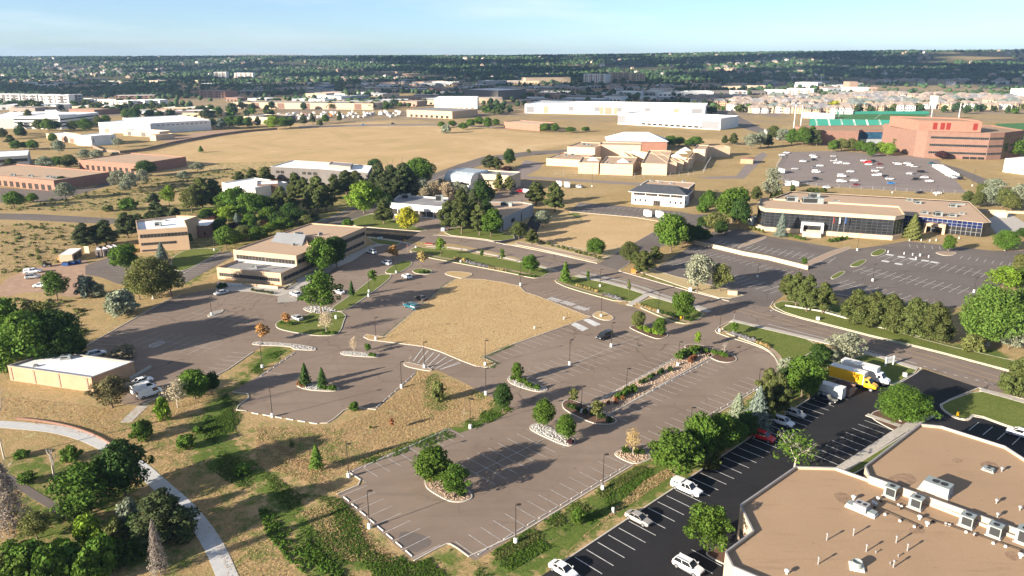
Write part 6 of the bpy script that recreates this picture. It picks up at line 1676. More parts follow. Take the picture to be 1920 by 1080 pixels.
# retaining wall between the lots
l = flat(PW([(1302,458),(1350,468),(1395,479),(1440,487),(1515,506)])); mb = MB(); strip(mb, l, .5, 0, 1.4); strip(mb, l, .7, 1.4, 1.55); thing1(mb, 'retaining_wall', 'cream_wall', (0,0,0), 'long white retaining wall between the two grey lots above the street', 'wall')
# --- brick hall with blue glass, and the brick office block
h3 = 12.5
q = [W2(P(*x)) for x in ((1533,271),(1607,272),(1612,270),(1684,270),(1700,268))]; dd = (q[4]-q[0]).normalized(); nn = Vector((-dd.y, dd.x)); q += [q[4]+nn*38, q[0]+nn*42]
b = Bld('brick_hall', 'reddish brick hall with a recessed blue glass front and teal awning by the stadium', 'building', q)
b.block(q, 0, h3, 'pink_brick', 'gravel_roof', 1.2, 'dark_brick', .4); b.win(q, 2, .0, .98, 4.5, 10.4, 1, 0, 'teal_glass', 'grid', mull=16); b.band(q, 2, 0, .98, .4, 4.2, 'metal_roof', .8, 'awning'); b.win(q, 1, .1, .9, 2, 10.4, 1, 0, 'teal_glass')
q = [W2(P(*x)) for x in ((1712,293),(1732,296),(1848,300),(1875,299),(1912,293))]; nn = Vector((0.05, 1)); q += [q[4]+nn*45, q[0]+nn*60]
b = Bld('brick_office', 'large reddish brick office block with three dark window bands and taller penthouse', 'office', q)
b.block(q, 0, 20, 'pink_brick', 'gravel_roof', 1.0, None, .4)
for z0 in (3.6, 9.2, 14.8): b.win(q, 1, .06, .99, z0, z0+1.7, 1, 0, 'black_glass', 'y', mull=28); b.win(q, 2, .02, .98, z0, z0+1.7, 1, 0, 'black_glass', 'y', mull=8); b.win(q, 3, .35, .98, z0, z0+1.7, 1, 0, 'black_glass', 'y', mull=6)
b.win(q, 3, .05, .28, 1, 17, 1, 0, 'black_glass', 'grid', mull=3); b.win(q, 1, .62, .98, .2, 1.9, 3, .1, 'black_glass')
w = [q[0]+(q[1]-q[0])*.1, q[1].copy(), q[1]+(q[2]-q[1])*.97+Vector((0,10)), q[1]+(q[2]-q[1])*1.06+Vector((0,20)), q[1]+(q[2]-q[1])*1.0+Vector((0,45)), q[0]+Vector((0,45))]; w[1] += Vector((0,8))
b.block(w, 19.5, 27.5, 'red_brick', 'gravel_roof', .8, 'dark_brick', .4, 'penthouse_wall')
for t in (.17,.30,.40,.86): b.band(w, 1, t, t+.075, 20.9, 26, 'sign_red', .08, 'louvre')
# stadium: pitch, stands, light masts
sheet('pitch', [(1568,223),(1566,213),(1745,213),(1722,226)], 'pitch', 0.06); sheet('pitch', [(1880,244),(1865,232),(1960,230),(1960,262),(1912,262)], 'pitch', 0.06)
pstrip('pitch_marking', [(1572,222),(1574,213.5)], .5, 'line_bright', .08, .08); pstrip('pitch_marking', [(1640,223),(1652,213.5)], .5, 'line_bright', .08, .08); pstrip('pitch_marking', [(1568,213.6),(1742,213.6)], .5, 'line_bright', .08, .08)
q = rect((1522,240),(1716,243), 16); b = Bld('grandstand', 'long grandstand with teal covers and white aisles below the sports pitch', 'grandstand', q)
dd = (q[1]-q[0]); nn = (q[3]-q[0]); V = [(q[0].x,q[0].y,0),(q[1].x,q[1].y,0),(q[2].x,q[2].y,0),(q[3].x,q[3].y,0)]; mb = MB()
for k in range(10): a_ = q[0]+nn*(k/10); a2 = q[1]+nn*(k/10); a3 = q[1]+nn*((k+1)/10); a4 = q[0]+nn*((k+1)/10); mb.prism([a_, a2, a3, a4], 0, 1.0+k*.85)
b.part(mb, 'seating', 'teal_cover')
for j in range(8):
    mb = MB(); t = (j+.4)/8; c_ = q[0]+dd*t
    for k in range(10): a_ = c_+nn*(k/10); mb.prism([a_, a_+dd*.016, a_+dd*.016+nn*.1, a_+nn*.1], 0, 1.12+k*.85)
    b.part(mb, 'aisle', 'white_paint')
q = rect((1568,214),(1742,214), 8); b = Bld('grandstand', 'far strip of teal covered seating beyond the sports pitch', 'grandstand', q); b.block(q, 0, 3.5, 'teal_cover', 'teal_cover', .5, None, .5, 'seating')
q = rect((1503,221),(1564,223), 12); b = Bld('grandstand', 'white covered terrace at the left end of the sports pitch', 'grandstand', q); b.block(q, 0, 6, 'white_wall', 'white_roof', .5, None, .5, 'seating')
for i, (u, vb, vt, l_) in enumerate(((1745,226,178,'tall light mast with a white lamp board right of the sports pitch'),(1796,230,193,'thinner light mast above the brick office block'),(1488,240,196,'light mast with lattice arm left of the sports pitch'),(1501,236,197,'second light mast left of the sports pitch'))):
    p = P(u, vb); h = hfrom(u, vb, vt); e = empty('light_mast', p); tag(e, l_, 'light mast'); MB().tube((0,0,0), (0,0,h), .55, .35, 8).build('mast', M['white_paint'], e)
    if i == 0: MB().box(-4.5,4.5,-.4,.4,h-12,h-1).build('lamp_board', M['white_paint'], e)
q = rect((1470,250),(1500,262), 20); b = Bld('bleachers', 'small blue-grey bleacher stand left of the sports pitch', 'grandstand', q); b.block(q, 0, 4, 'lightgrey_wall', 'metal_roof', .1, None, .5, 'seating')
q = rect((1880,322),(1940,330), 25); b = Bld('white_hall', 'white and pink low hall at the right edge beside the brick office block', 'building', q); b.block(q, 0, 9, 'white_wall', 'white_roof', .3, None, .4); b.band(q, 3, .05, .9, .5, 6, 'pink_brick', .06)
# --- white warehouses
def ware(label, a_, c_, dp, h, wall='white_wall', roof='white_roof', doors=None, cap=None, name='warehouse', win=None, z=0, par=.5, group=None):
    q = rect(a_, c_, dp); b = Bld(name, label, 'warehouse' if name == 'warehouse' else 'building', q, group); b.block(q, 0, h, wall, roof, par, cap, .4)
    for d_ in (doors or []): b.band(q, 0, d_[0], d_[1], d_[2], d_[3], d_[4], .07, 'panel')
    if win: b.win(q, 0, win[0], win[1], win[2], win[3], win[4], win[5])
    return b, q
b, q = ware('very long white warehouse with grey and tan panels across the golden hill', (984,212), (1321,219), 85, 12.5, par=1,
  doors=[(.01,.055,1,9,'panel_grey'),(.11,.14,.5,10,'panel_tan'),(.255,.285,4,10,'panel_grey'),(.40,.43,4,10,'panel_grey'),(.43,.455,.5,10,'panel_tan'),(.46,.50,.5,10,'tan_dark'),(.51,.53,.5,10,'panel_tan'),(.53,.555,4,10,'panel_grey'),(.68,.71,4,10,'panel_grey'),(.835,.865,.5,10,'panel_tan'),(.93,.985,.5,10,'panel_grey')])
for t in (.07,.09,.19,.21,.23,.31,.33,.36,.38,.58,.60,.63,.65,.74,.77,.80): b.band(q, 0, t, t+.002, .5, 10.5, 'panel_grey', .07, 'panel_joint')
b, q = ware('long white front building with dock windows before the very long warehouse', (1158,232.5), (1350,244), 50, 12, doors=[(.0,.08,1,10,'panel_grey'),(.83,.99,.5,9,'panel_grey'),(.25,.80,5,8,'cream_wall')], win=(.24,.98,.8,3.0,13,.3), par=1)
ware('big white warehouse with slit windows left of the golden hill', (285,251), (397,244), 95, 10.5, win=(.08,.95,7.6,8.3,11,.5)); ware('white warehouse body stepping down toward the small yard at left', (187,248), (283.5,251.5), 50, 10.0, doors=[(.1,.2,.3,4,'tan_dark'),(.4,.5,.3,4,'lightgrey_wall')])
ware('low beige dock annexe beside the small yard', (232,254), (300,258), 14, 5.5, 'cream_wall', 'white_roof', [(.12,.22,.2,4,'grey_wall'),(.5,.62,.2,4,'grey_wall')], name='annexe'); ware('beige box shelter beside the brown fence', (293,264), (328,260), 8, 5, 'cream_wall', 'cream_wall', name='annexe')
b, q = ware('white building with a slanting band of blue panels', (173,274), (219,269), 22, 8.5, doors=[(.08,.86,2.4,6.2,'blue_glass')], name='annexe'); ware('white block wall joined to the blue-panelled building', (148,270.5), (172,274), 18, 8.0, name='annexe')
ware('white low range with brown doors left of the blue-panelled building', (88,261), (147,270), 16, 5.5, 'cream_wall', 'white_roof', [(.5,.62,.3,4.2,'brown_wall'),(.75,.88,.3,4.2,'brown_wall')], name='annexe')
ware('white warehouse cut by the left edge in the distance', (-40,243), (75,240), 110, 11, 'white_wall'); 
b, q = ware('white three-storey office with black bands and rooftop plant in the left distance', (115,242), (188,232), 55, 13, par=.6, name='distant_office'); 
for z0 in (2, 5.5, 9): b.win(q, 0, .02, .98, z0, z0+1.5, 1, 0, 'black_glass'); b.win(q, 3, .02, .98, z0, z0+1.5, 1, 0, 'black_glass')
w = [q[0].lerp(q[2], .15), q[1].lerp(q[3], .5), q[1].lerp(q[3], .62), q[0].lerp(q[2], .4)]; b.block(w, 12.5, 18, 'white_wall', 'white_roof', .5, None, .4, 'penthouse_wall')
ware('orange-tan low building behind the white office in the left distance', (130,214), (178,216), 40, 7, 'pink_brick', 'pink_gravel', name='distant_building')
b, q = ware('left white roofed office with dark window line cut by the left edge', (-60,318), (56,311), 40, 7.5, 'lightgrey_wall', 'white_roof', [(.5,.98,3.5,5.5,'black_glass')], name='distant_office')
b, q = ware('nearest brick workshop row with dark doors at the left edge', (-80,340), (104,359), 38, 6.2, 'red_brick', 'pink_gravel', cap='dark_brick', win=(.3,.98,.2,3.4,11,.4), name='workshop')
for i, u in enumerate((25, 58, 92, 104)): unit(u, 330+i*1.5, 5.7, 2.5, 1.6, 1.2, .2, f'white unit, {ordw(i)} from the left on the nearest brick workshop', group='units on the nearest brick workshop')
b, q = ware('farther brick workshop row with tan doors below the golden hill', (150,318), (257,327), 42, 6.8, 'red_brick', 'pink_gravel', win=(.1,.98,.3,3.6,9,.5), name='workshop')
b, q = ware('low white-roofed building hidden behind the round trees', (418,362), (480,372), 22, 6, 'white_wall', 'white_roof', name='annexe'); b, q = ware('brown brick annexe with white units beside the hidden white roof', (484,368), (524,366), 14, 6.5, 'brown_wall', 'white_roof', name='annexe')
ware('red brick building with a pale roof at the end of the golden hill', (945,240), (1012,246), 26, 7, 'red_brick', 'cream_wall', name='distant_building')
# roll of far buildings: label | left base, right base | depth | height | wall | roof
FAR = '''
yellow-tan shop building with rows of dark windows beyond the golden hill|763,219,848,223|60|9|beige_wall|grey_roof
big white arched-roof building behind the yellow-tan shop|815,206,895,206|50|17|white_wall|white_roof
grey warehouse with a dark red base in the middle distance|870,185,934,188|80|17|grey_wall|white_roof
long beige warehouse with brown sections behind the white trailers|435,203,700,206|45|9|cream_wall|grey_roof
white-roofed hall behind the trees left of the trailers|458,231,505,233|35|8|cream_wall|white_roof
grey-walled hall joined right of the white-roofed hall|505,233,555,229|30|8|grey_wall|white_roof
long low red-trimmed building behind the big white warehouse|322,219,415,217|30|7|pink_brick|white_roof
four-storey brick building in the left middle distance|370,182,423,184|30|13|red_brick|grey_roof
lower brick block left of the four-storey brick building|358,181,372,182|30|11|red_brick|grey_roof
grey apartment block at the far left edge|-20,196,40,197|18|17|lightgrey_wall|white_roof
grey apartment block second from the left edge|42,197,72,198|18|17|lightgrey_wall|white_roof
grey apartment block third from the left edge|75,198,104,199|18|17|white_wall|white_roof
grey apartment block fourth from the left edge|107,199,131,199|18|17|white_wall|white_roof
grey apartment block fifth from the left edge|134,198,158,197|18|17|lightgrey_wall|white_roof
white townhouse block first from the left in the long white row|143,196,180,197|16|9|white_wall|white_roof
white townhouse block second from the left in the long white row|184,197,212,199|16|9|white_wall|white_roof
white townhouse block third from the left in the long white row|215,199,242,200|16|9|white_wall|white_roof
white townhouse block fourth from the left in the long white row|245,198,272,199|16|9|white_wall|white_roof
white townhouse block fifth from the left in the long white row|275,197,300,198|16|9|white_wall|white_roof
dark brown low building behind the white townhouses|215,188,290,187|30|8|brown_wall|white_roof
white metal hall in the middle distance left|595,190,640,192|40|10|white_wall|metal_roof
white metal hall right of the other white metal hall|642,190,658,191|40|10|lightgrey_wall|metal_roof
pale low hall with curved white roof left of the metal halls|465,192,500,193|30|7|lightgrey_wall|white_roof
pale low shed behind the trailers' warehouse|548,193,575,194|30|7|lightgrey_wall|white_roof
long grey shed behind the beige warehouse|612,198,740,194|25|6|lightgrey_wall|metal_roof
tan office with grey roof in the middle distance|748,199,782,200|30|8|tan_dark|grey_roof
tan low building behind the red-based warehouse|900,176,985,178|50|9|tan_dark|taupe_roof
grey low building left of the long white warehouse|988,192,1022,192|30|8|lightgrey_wall|white_roof
tan building behind the long white warehouse|1030,186,1055,187|30|9|tan_dark|grey_roof
pale long building behind the long white warehouse|1053,193,1132,195|30|8|lightgrey_wall|white_roof
white low building with grey roof behind the long white warehouse|1133,190,1165,191|30|9|white_wall|grey_roof
low red-trimmed building behind the right half of the long warehouse|1208,194,1258,195|30|6|pink_brick|taupe_roof
white warehouse with teal end in the middle distance|1155,181,1192,182|40|10|white_wall|white_roof
white boxy warehouse above the apartment rows|1375,184,1400,184|30|13|white_wall|white_roof
large white hall above the apartment rows|1474,181,1524,182|30|15|white_wall|white_roof
white strip building left of the white boxy warehouse|1290,180,1335,180|40|9|white_wall|white_roof
brown strip building between the white warehouses|1335,178,1374,178|25|8|grey_wall|taupe_roof
pale strip building right of the white boxy warehouse|1402,178,1436,178|25|8|grey_wall|taupe_roof
white strip building left of the large white hall|1440,178,1474,178|25|10|white_wall|white_roof
white strip with red sign in the dark trees at right|1490,164,1532,165|40|13|white_wall|taupe_roof
tan block behind the strip in the dark trees at right|1502,155,1526,155|30|17|tan_dark|grey_roof
small tan tower block in the trees right of the white hall|1580,167,1592,168|20|18|tan_dark|grey_roof
white low buildings under the tan tower block|1588,175,1628,175|30|12|white_wall|white_roof
white clubhouse at the right edge of the tan meadow|1892,185,1940,187|40|18|white_wall|white_roof
white four-storey hotel left of centre in the far distance|402,150,425,150|25|26|white_wall|white_roof
white four-storey hotel beside the other white hotel|440,149,475,149|25|22|white_wall|white_roof
pale hotel with dark stripes in the centre distance|1094,155,1134,156|30|26|white_wall|grey_roof
pale long hotel in the centre distance, left half|1146,155,1180,155|30|30|cream_wall|taupe_roof
pale long hotel in the centre distance, right half|1182,156,1209,156|30|28|cream_wall|taupe_roof
pale strip mall in the centre distance|985,156,1070,155|40|16|cream_wall|taupe_roof
white strip mall left of centre in the far distance|715,143,745,144|40|20|cream_wall|taupe_roof
pale far block under the tree ridge left of centre|668,137,705,138|50|24|tan_dark|taupe_roof
pale far block with blue side left of centre|700,142,712,142|50|22|lightgrey_wall|grey_roof
long tan far store left of centre|755,148,784,148|50|18|beige_wall|taupe_roof
long pale far store right of the tan far store|785,143,850,143|50|18|cream_wall|taupe_roof
grey far roof strip in the cars lot at centre|895,161,935,162|40|14|lightgrey_wall|metal_roof
white far building among the houses at the left horizon|38,110,66,110|80|34|white_wall|white_roof
white low far building at the extreme left horizon|-10,112,10,112|80|24|white_wall|white_roof
dark brown long building right of the brick block|424,190,446,191|20|7|brown_wall|grey_roof
tan sand-coloured shed row in the middle distance|530,170,590,171|40|8|lightgrey_wall|grey_roof
blue-fronted shed in the middle distance|590,167,608,168|30|8|blue_bin|white_roof
white house row by the middle meadow|716,172,742,173|20|7|cream_wall|taupe_roof
pale long store by the middle meadow|740,172,776,172|20|7|lightgrey_wall|white_roof
small dark red building by the middle meadow|800,173,812,174|20|9|red_brick|grey_roof
tank depot with grey roof by the middle meadow|816,177,850,178|20|5|lightgrey_wall|grey_roof
white shed left of the tall street trees|0,206,28,206|30|7|lightgrey_wall|white_roof
pale low block left of the white shed row|0,187,46,188|30|6|lightgrey_wall|white_roof
'''
for ln in FAR.strip().splitlines():
    l_, c_, dp, h, wm, rm = ln.split('|'); a_ = list(map(float, c_.split(',')))
    yy = P(a_[0], a_[1]).y; q = rect(a_[:2], a_[2:], float(dp)); hh = float(h); zb_ = gz(q[0].x, q[0].y)
    b = Bld('distant_building', l_, 'building', q); b.e.location.z = 0
    b.block(q, -1, hh, wm, rm, .4, None, .5)
    Lm = (q[1]-q[0]).length
    n_ = max(2, min(14, int(Lm/8)))
    if 'apartment' in l_ or 'hotel' in l_ or 'storey' in l_ or 'townhouse' in l_:
        for k in range(int(hh/4)): b.win(q, 0, .03, .97, 1.2+k*4, 3.0+k*4, n_, .45)
        for k in range(n_//2): b.band(q, 0, (k+.35)/(n_//2), (k+.55)/(n_//2), .2, hh-1, 'grey_wall' if 'grey' in l_ else 'tan_dark', .5, 'bay')
    elif 'brown sections' in l_:
        for k in range(5): b.band(q, 0, .15+k*.18, .20+k*.18, .2, hh-.8, 'brown_wall', .1, 'panel')
    elif 'dark red base' in l_: b.band(q, 0, .01, .99, .1, 5, 'red_brick', .1, 'base_course')
    else: b.win(q, 0, .05, .95, .4, min(3.4, hh-1.5), n_, .5)
# ================================================================ LAMPS, VEHICLES, SIGNS
def lamp(u, vb, vt, label, head=math.radians(10), near=True, group='lamp posts of the brown lot'):
    p = P(u, vb); h = hfrom(u, vb, vt) if vt else 7.2
    h = min(max(h, 5.5), 9.5) if near else h
    e = empty('street_lamp', p, head); tag(e, label, 'street lamp', group)
    MB().lathe([(.36,0),(.33,.85),(.27,.92)], n=14).build('concrete_base', M['white_paint'], e)
    MB().tube((0,0,.9), (0,0,h), .085, .06, 8).build('pole', M['pole_metal'], e)
    MB().box(-.05,.55,-.03,.03,h-.1,h-.03).box(.15,.85,-.2,.2,h-.12,h+.03).build('lamp_head', M['pole_metal'], e)
LAMPS = [(693,990,920,'lamp post at the wheel stops of the nearest bay, left side'),(654,895,832,'lamp post at the upper left corner of the nearest bay'),(967,1018,946,'lamp post on the weedy kerb of the nearest bay, lower one'),
 (1130,918,852,'lamp post on the weedy kerb of the nearest bay, upper one'),(511,782,726,'lamp post at the lower edge of the small left bay'),(492,690,645,'lamp post on the grass wedge beside the small left bay'),(753,727,678,'lamp post at the right edge of the small left bay'),
 (796,690,641,'lamp post beside the hatched corner of the field'),(705,637,595,'lamp post at the left tip of the golden field'),(910,685,638,'lamp post at the lower tip of the golden field'),(911,740,690,'lamp post at the top of the tall grass triangle'),
 (882,803,748,'lamp post at the lower edge of the tall grass triangle'),(1068,684,637,'lamp post in the double row, left one'),(1146,650,605,'lamp post in the double row, beside the black car'),(1127,594,553,'lamp post on the tip right of the field'),
 (1234,586,549,'lamp post on the corner lawn by the lot entrance'),(1349,622,580,'lamp post on the lawn right of the lot entrance'),(1271,686,641,'lamp post in the long median, far one'),(1174,739,691,'lamp post in the long median, middle one'),(1090,774,724,'lamp post in the long median, near one'),
 (1294,812,764,'lamp post on the right kerb by the round trees'),(1421,736,692,'lamp post on the right kerb by the spruces'),(976,535,487,'lamp post on the first planted strip, near the exit'),(397,591,555,'lamp post on the small gravel island of the west lot'),(1125,538,505,'lamp post on the second street lawn'),
 (743,512,487,'lamp post on the lawn island by the white wagon'),(780,465,437,'lamp post at the left end of the first planted strip'),(864,492,468,'lamp post in the middle of the first planted strip'),(692,548,520,'lamp post in the lawn island by the tan office'),(402,470,445,'lamp post in front of the three-storey office'),
 (1497,447,427,'lamp post before the white steps of the glass office'),(1607,470,440,'lamp post on the kerb between the grey lots'),(1636,527,495,'lamp post in the big grey lot, lower left'),(1826,548,520,'lamp post in the big grey lot, lower right'),(1725,480,456,'lamp post near the accessible stalls of the big grey lot'),
 (1420,520,495,'lamp post in the lot below the white wall'),(1673,362,345,'lamp post at the front edge of the distant car park, left one'),(1755,366,348,'lamp post at the front edge of the distant car park, right one'),(1823,349,318,'lamp post on the grass right of the distant car park'),(1568,300,280,'lamp post in the back of the distant car park'),
 (977,400,375,'lamp post behind the low grey-walled building'),(619,362,342,'lamp post at the entrance of the long grey office'),(1110,350,310,'lamp post in front of the block compound')]
for i, (u, vb, vt, l_) in enumerate(LAMPS): lamp(u, vb, vt, l_, near=i < 25, group='lamp posts')

def loft(mb, st_):
    n = len(st_[0][1]); V = []; Fc = []
    for x, sec in st_:
        for y, z in sec: V.append((x, y, z))
    for k in range(len(st_)-1):
        for i in range(n): j = (i+1) % n; Fc.append((k*n+i, (k+1)*n+i, (k+1)*n+j, k*n+j))
    Fc.append(tuple(range(n))); Fc.append(tuple(reversed(range((len(st_)-1)*n, len(st_)*n)))); mb.add(V, Fc)
def sec(w, zl, zb, zt, k=.80): return [(-w*.9, zl), (w*.9, zl), (w, zl+.18), (w, zb), (w*k, zt), (-w*k, zt), (-w, zb), (-w, zl+.18)]
WH = {}
def wheel(parent, x, y, r, wd=.22):
    k = (r, wd)
    if k not in WH:
        t = MB().tube((0,-wd/2,0), (0,wd/2,0), r, r, 16); rm = MB().tube((0,-wd/2-.01,0), (0,wd/2+.01,0), r*.64, r*.64, 12)
        WH[k] = (t.mesh('tyre', M['rubber']), rm.mesh('rim', M['rim']))
    o = bpy.data.objects.new('wheel', WH[k][0]); COL.objects.link(o); o.parent = parent; o.location = (x, y, r)
    q = bpy.data.objects.new('rim', WH[k][1]); COL.objects.link(q); q.parent = o
def car_proto(kind):
    spec = dict(sedan=(4.7,.90,.66,.98,1.44,(-1.75,-1.05,.35,1.15)), hatch=(4.3,.89,.70,1.02,1.52,(-1.95,-1.45,.35,1.1)), suv=(4.75,.95,.80,1.14,1.74,(-2.15,-1.85,.45,1.15)),
                pickup=(5.7,.99,.88,1.18,1.86,(-.75,-.5,.75,1.45)), van=(5.4,.98,.75,1.25,2.05,(-2.65,-2.6,1.35,2.05)))[kind]
    L, w, zb, zh, zr, (xa, xb, xc, xd) = spec; h = L/2; e = empty({'sedan':'sedan_car','hatch':'hatchback_car','suv':'suv','pickup':'pickup_truck','van':'van'}[kind]); r = .33 if kind in ('sedan','hatch') else .38
    mb = MB(); zl = .22 if kind in ('sedan','hatch') else .32
    hood = zh-.06
    st_ = [(-h, sec(w*.86, zl+.1, zb-.1, zh-.12)), (-h+.15, sec(w*.96, zl, zb, zh-.03)), (xa, sec(w, zl, zb+.05, zh)), (xd-.1, sec(w, zl, zb+.05, zh)), (xd+.15, sec(w, zl, zb+.03, hood)), (h-.35, sec(w*.95, zl, zb-.05, hood-.10)), (h-.05, sec(w*.82, zl+.05, zb-.18, hood-.22, .85)), (h, sec(w*.74, zl+.12, zb-.25, hood-.32))]
    if kind == 'van': st_[4] = (xd+.15, sec(w, zl, zb+.1, zh-.1)); 
    loft(mb, st_)
    gw, gt = w*.90, w*.74
    # painted roof and pillars over the glass
    def gpt(x0, y0, s_, t): return None
    zt = zr-.05
    mb.add([(xb,-gt,zt),(xc,-gt,zt),(xc,gt,zt),(xb,gt,zt),(xb+.08,-gt*.9,zr),(xc-.1,-gt*.9,zr),(xc-.1,gt*.9,zr),(xb+.08,gt*.9,zr)], [(0,3,2,1),(4,5,6,7),(0,1,5,4),(1,2,6,5),(2,3,7,6),(3,0,4,7)])
    for s_ in (-1, 1):
        for (x0, x1) in ((xa, xb), (xd, xc), ((xa+xd)/2-.1, (xb+xc)/2-.1)): mb.tube((x0, s_*(gw+.005), zh-.02), (x1, s_*(gt+.005), zt+.01), .045, .04, 4)
        mb.box(xd-.25, xd-.05, s_*(w+.02)-(.0 if s_ > 0 else .2), s_*(w+.02)+(.2 if s_ > 0 else .0), zh, zh+.16)
    if kind == 'van':   # panelled cargo body
        mb.add([(xa,-gw-.01,zh-.03),(.55,-gw-.01,zh-.03),(.55,gw+.01,zh-.03),(xa,gw+.01,zh-.03),(xb,-gt-.03,zr),(.45,-gt-.03,zr),(.45,gt+.03,zr),(xb,gt+.03,zr)], [(4,5,6,7),(0,1,5,4),(1,2,6,5),(2,3,7,6),(3,0,4,7)])
    mb.build('body', M['car_paint'], e)
    if kind == 'pickup':
        b2 = MB().box(-h+.12, xa-.08, -w*.78, w*.78, zh-.02, zh+.012); b2.build('bed_liner', M['dark_trim'], e)
        MB().box(-h+.1, xa-.05, -w*.97, -w*.80, zh-.03, zh+.06).box(-h+.1, xa-.05, w*.80, w*.97, zh-.03, zh+.06).box(-h+.02, -h+.14, -w*.95, w*.95, zh-.4, zh+.05).build('bed_side', M['car_paint'], e)
    g = MB(); xa2, xb2 = (xa, xb) if kind != 'van' else (.5, .42)
    g.add([(xa2,-gw,zh-.02),(xd,-gw,zh-.02),(xd,gw,zh-.02),(xa2,gw,zh-.02),(xb2,-gt,zt),(xc,-gt,zt),(xc,gt,zt),(xb2,gt,zt)], [(4,5,6,7),(0,1,5,4),(1,2,6,5),(2,3,7,6),(3,0,4,7)])
    if kind == 'van': g.box(-h-.012, -h+.05, -.7, -.08, 1.15, 1.75).box(-h-.012, -h+.05, .08, .7, 1.15, 1.75)
    g.build('window', M['car_glass'], e)
    for s_ in (-1, 1):
        MB().box(h-.22, h-.03, s_*w*.62-.18, s_*w*.62+.18, zb-.12, zb+.03).build('headlight', M['headlamp'], e)
        MB().box(-h-.01, -h+.12, s_*w*.72-.12, s_*w*.72+.12, zb-.1, zb+.12).build('tail_light', M['tail_lamp'], e)
        for x in (-h*.62, h*.62): wheel(e, x, s_*(w-.08), r)
    MB().box(h-.04, h+.02, -w*.45, w*.45, zl+.1, zb-.16).build('grille', M['dark_trim'], e)
    if kind == 'suv':
        for s_ in (-1, 1): MB().box(xb+.1, xc-.2, s_*gt*.85-.02, s_*gt*.85+.02, zr, zr+.06).build('roof_rail', M['dark_trim'], e)
    return e
PRC = {}
VC = {'white': (.80,.80,.79), 'silver': (.42,.42,.42), 'black': (.012,.012,.014), 'grey': (.14,.14,.15), 'red': (.58,.01,.012), 'maroon': (.13,.012,.015), 'blue': (.02,.16,.42), 'teal': (.01,.10,.14), 'champagne': (.33,.30,.26), 'navy': (.02,.05,.14)}
def car(kind, color, u, v, deg, label, group=None, s=1.0):
    if kind not in PRC: PRC[kind] = e = car_proto(kind)
    else: e = copy_tree(PRC[kind])
    e.location = P(u, v); e.location.z = 0.03; e.rotation_euler = (0, 0, math.radians(deg)); e.scale = (s, s, s)
    for o in [e]+list(e.children): o.color = (*VC[color], 1)
    tag(e, label, {'suv':'suv','pickup':'pickup truck','van':'van'}.get(kind, 'car'), group); return e
SD, RD = 136.2, 46.2
wp = car('pickup','white',1287,921,-43.8,'white pickup truck with a white bed cover parked in the black lot')
mb = MB(); mb.add([(-2.75,-.93,1.17),(-.78,-.93,1.17),(-.78,.93,1.17),(-2.75,.93,1.17),(-2.7,-.78,1.8),(-.78,-.78,1.85),(-.78,.78,1.85),(-2.7,.78,1.8)], [(4,5,6,7),(0,1,5,4),(1,2,6,5),(2,3,7,6),(3,0,4,7)])
o = mb.build('bed_cover', M['car_paint'], wp); o.color = (*VC['white'], 1); MB().box(-2.4,-1.2,-.9,-.85,1.35,1.6).box(-2.4,-1.2,.85,.9,1.35,1.6).build('side_window', M['car_glass'], wp)
car('sedan','champagne',1197,977,-43.8,'grey-gold sedan parked alone in the black lot below the grassy bank')
car('sedan','white',1056,1074,-43.8,'white sedan with sunroof cut by the bottom edge of the picture')
car('suv','white',1290,1068,-43.8,'white suv with roof rack at the bottom edge near the tan roof')
car('suv','red',1431,824,-43.8,'bright red car parked at the kerb of the black lot')
car('suv','white',1467,796,-43.8,'white suv with black sunroof in the black lot, lower of two')
car('hatch','silver',1491,780,-43.8,'silver hatchback in the black lot, upper of two')
car('pickup','black',1544,752,-43.8,'black pickup with lifted body next to the small white camper')
car('suv','white',1911,818,136.2,'white car in the black lot cut by the right edge')
car('pickup','black',1133,634,226,'black pickup-like car parked in the double row of the brown lot')
car('sedan','black',790,562,136.2,'black sedan parked against the golden field')
tp = car('pickup','teal',771,578,136.2,'teal pickup with a pale flat bed parked against the golden field'); MB().box(-2.9,-.8,-1.0,1.0,.95,1.3).build('flat_bed', M['lightgrey_wall'], tp)
car('hatch','white',763,521,136.2,'white hatchback beside the lawn island, near the small walk'); car('suv','white',725,496,136.2,'white wagon parked at the lawn island tip'); car('suv','white',697,475,136.2,'white suv at the top stalls beside the tan office')
car('sedan','silver',557,599,136.2,'silver-white sedan at the left tip of the lawn island'); car('suv','white',554,555,136.2,'white suv at the right corner of the tan office'); car('sedan','white',636,550,136.2,'white sedan behind the open-crowned tree'); car('suv','black',572,545,136.2,'black car behind the white suv at the tan office corner')
car('sedan','silver',415,552,226,'silver sedan near the left corner of the tan office')
car('van','white',281,742,46.2,'white cargo van, nearest one below the white-roofed building'); car('van','white',270,734,46.2,'white van with rear windows behind the nearest cargo van'); car('sedan','white',268,718,46.2,'white sedan behind the two white vans')
car('sedan','black',246,728,46.2,'black car half hidden behind the white vans'); car('suv','white',181,668,46.2,'white vehicle hidden behind the white-roofed brick building')
car('pickup','white',62,512,20,'white work pickup with utility body beside the dirt yard'); car('suv','silver',62,522,20,'silver suv in front of the white work pickup'); car('hatch','white',76,538,190,'small white utility cart beside the green tree at left')
car('suv','white',1165-80,0+352,136,'blue-white delivery truck cab by the pine pair'); 
car('pickup','black',962,365,200,'black pickup behind the beige hall'); car('pickup','red',975,361,200,'red pickup behind the beige hall'); car('van','white',984,361,150,'white van behind the beige hall')
for i, (u, v) in enumerate(((128,323-3),(140,322),(164,326),(176,327),(184,325),(150,327))): car(['pickup','suv','sedan','sedan','suv','sedan'][i], ['white','white','grey','black','maroon','black'][i], u, v, 60, f'{["white pickup","white suv","grey car","black car","maroon suv","second black car"][i]} between the two brick workshop rows', 'cars between the brick workshops')
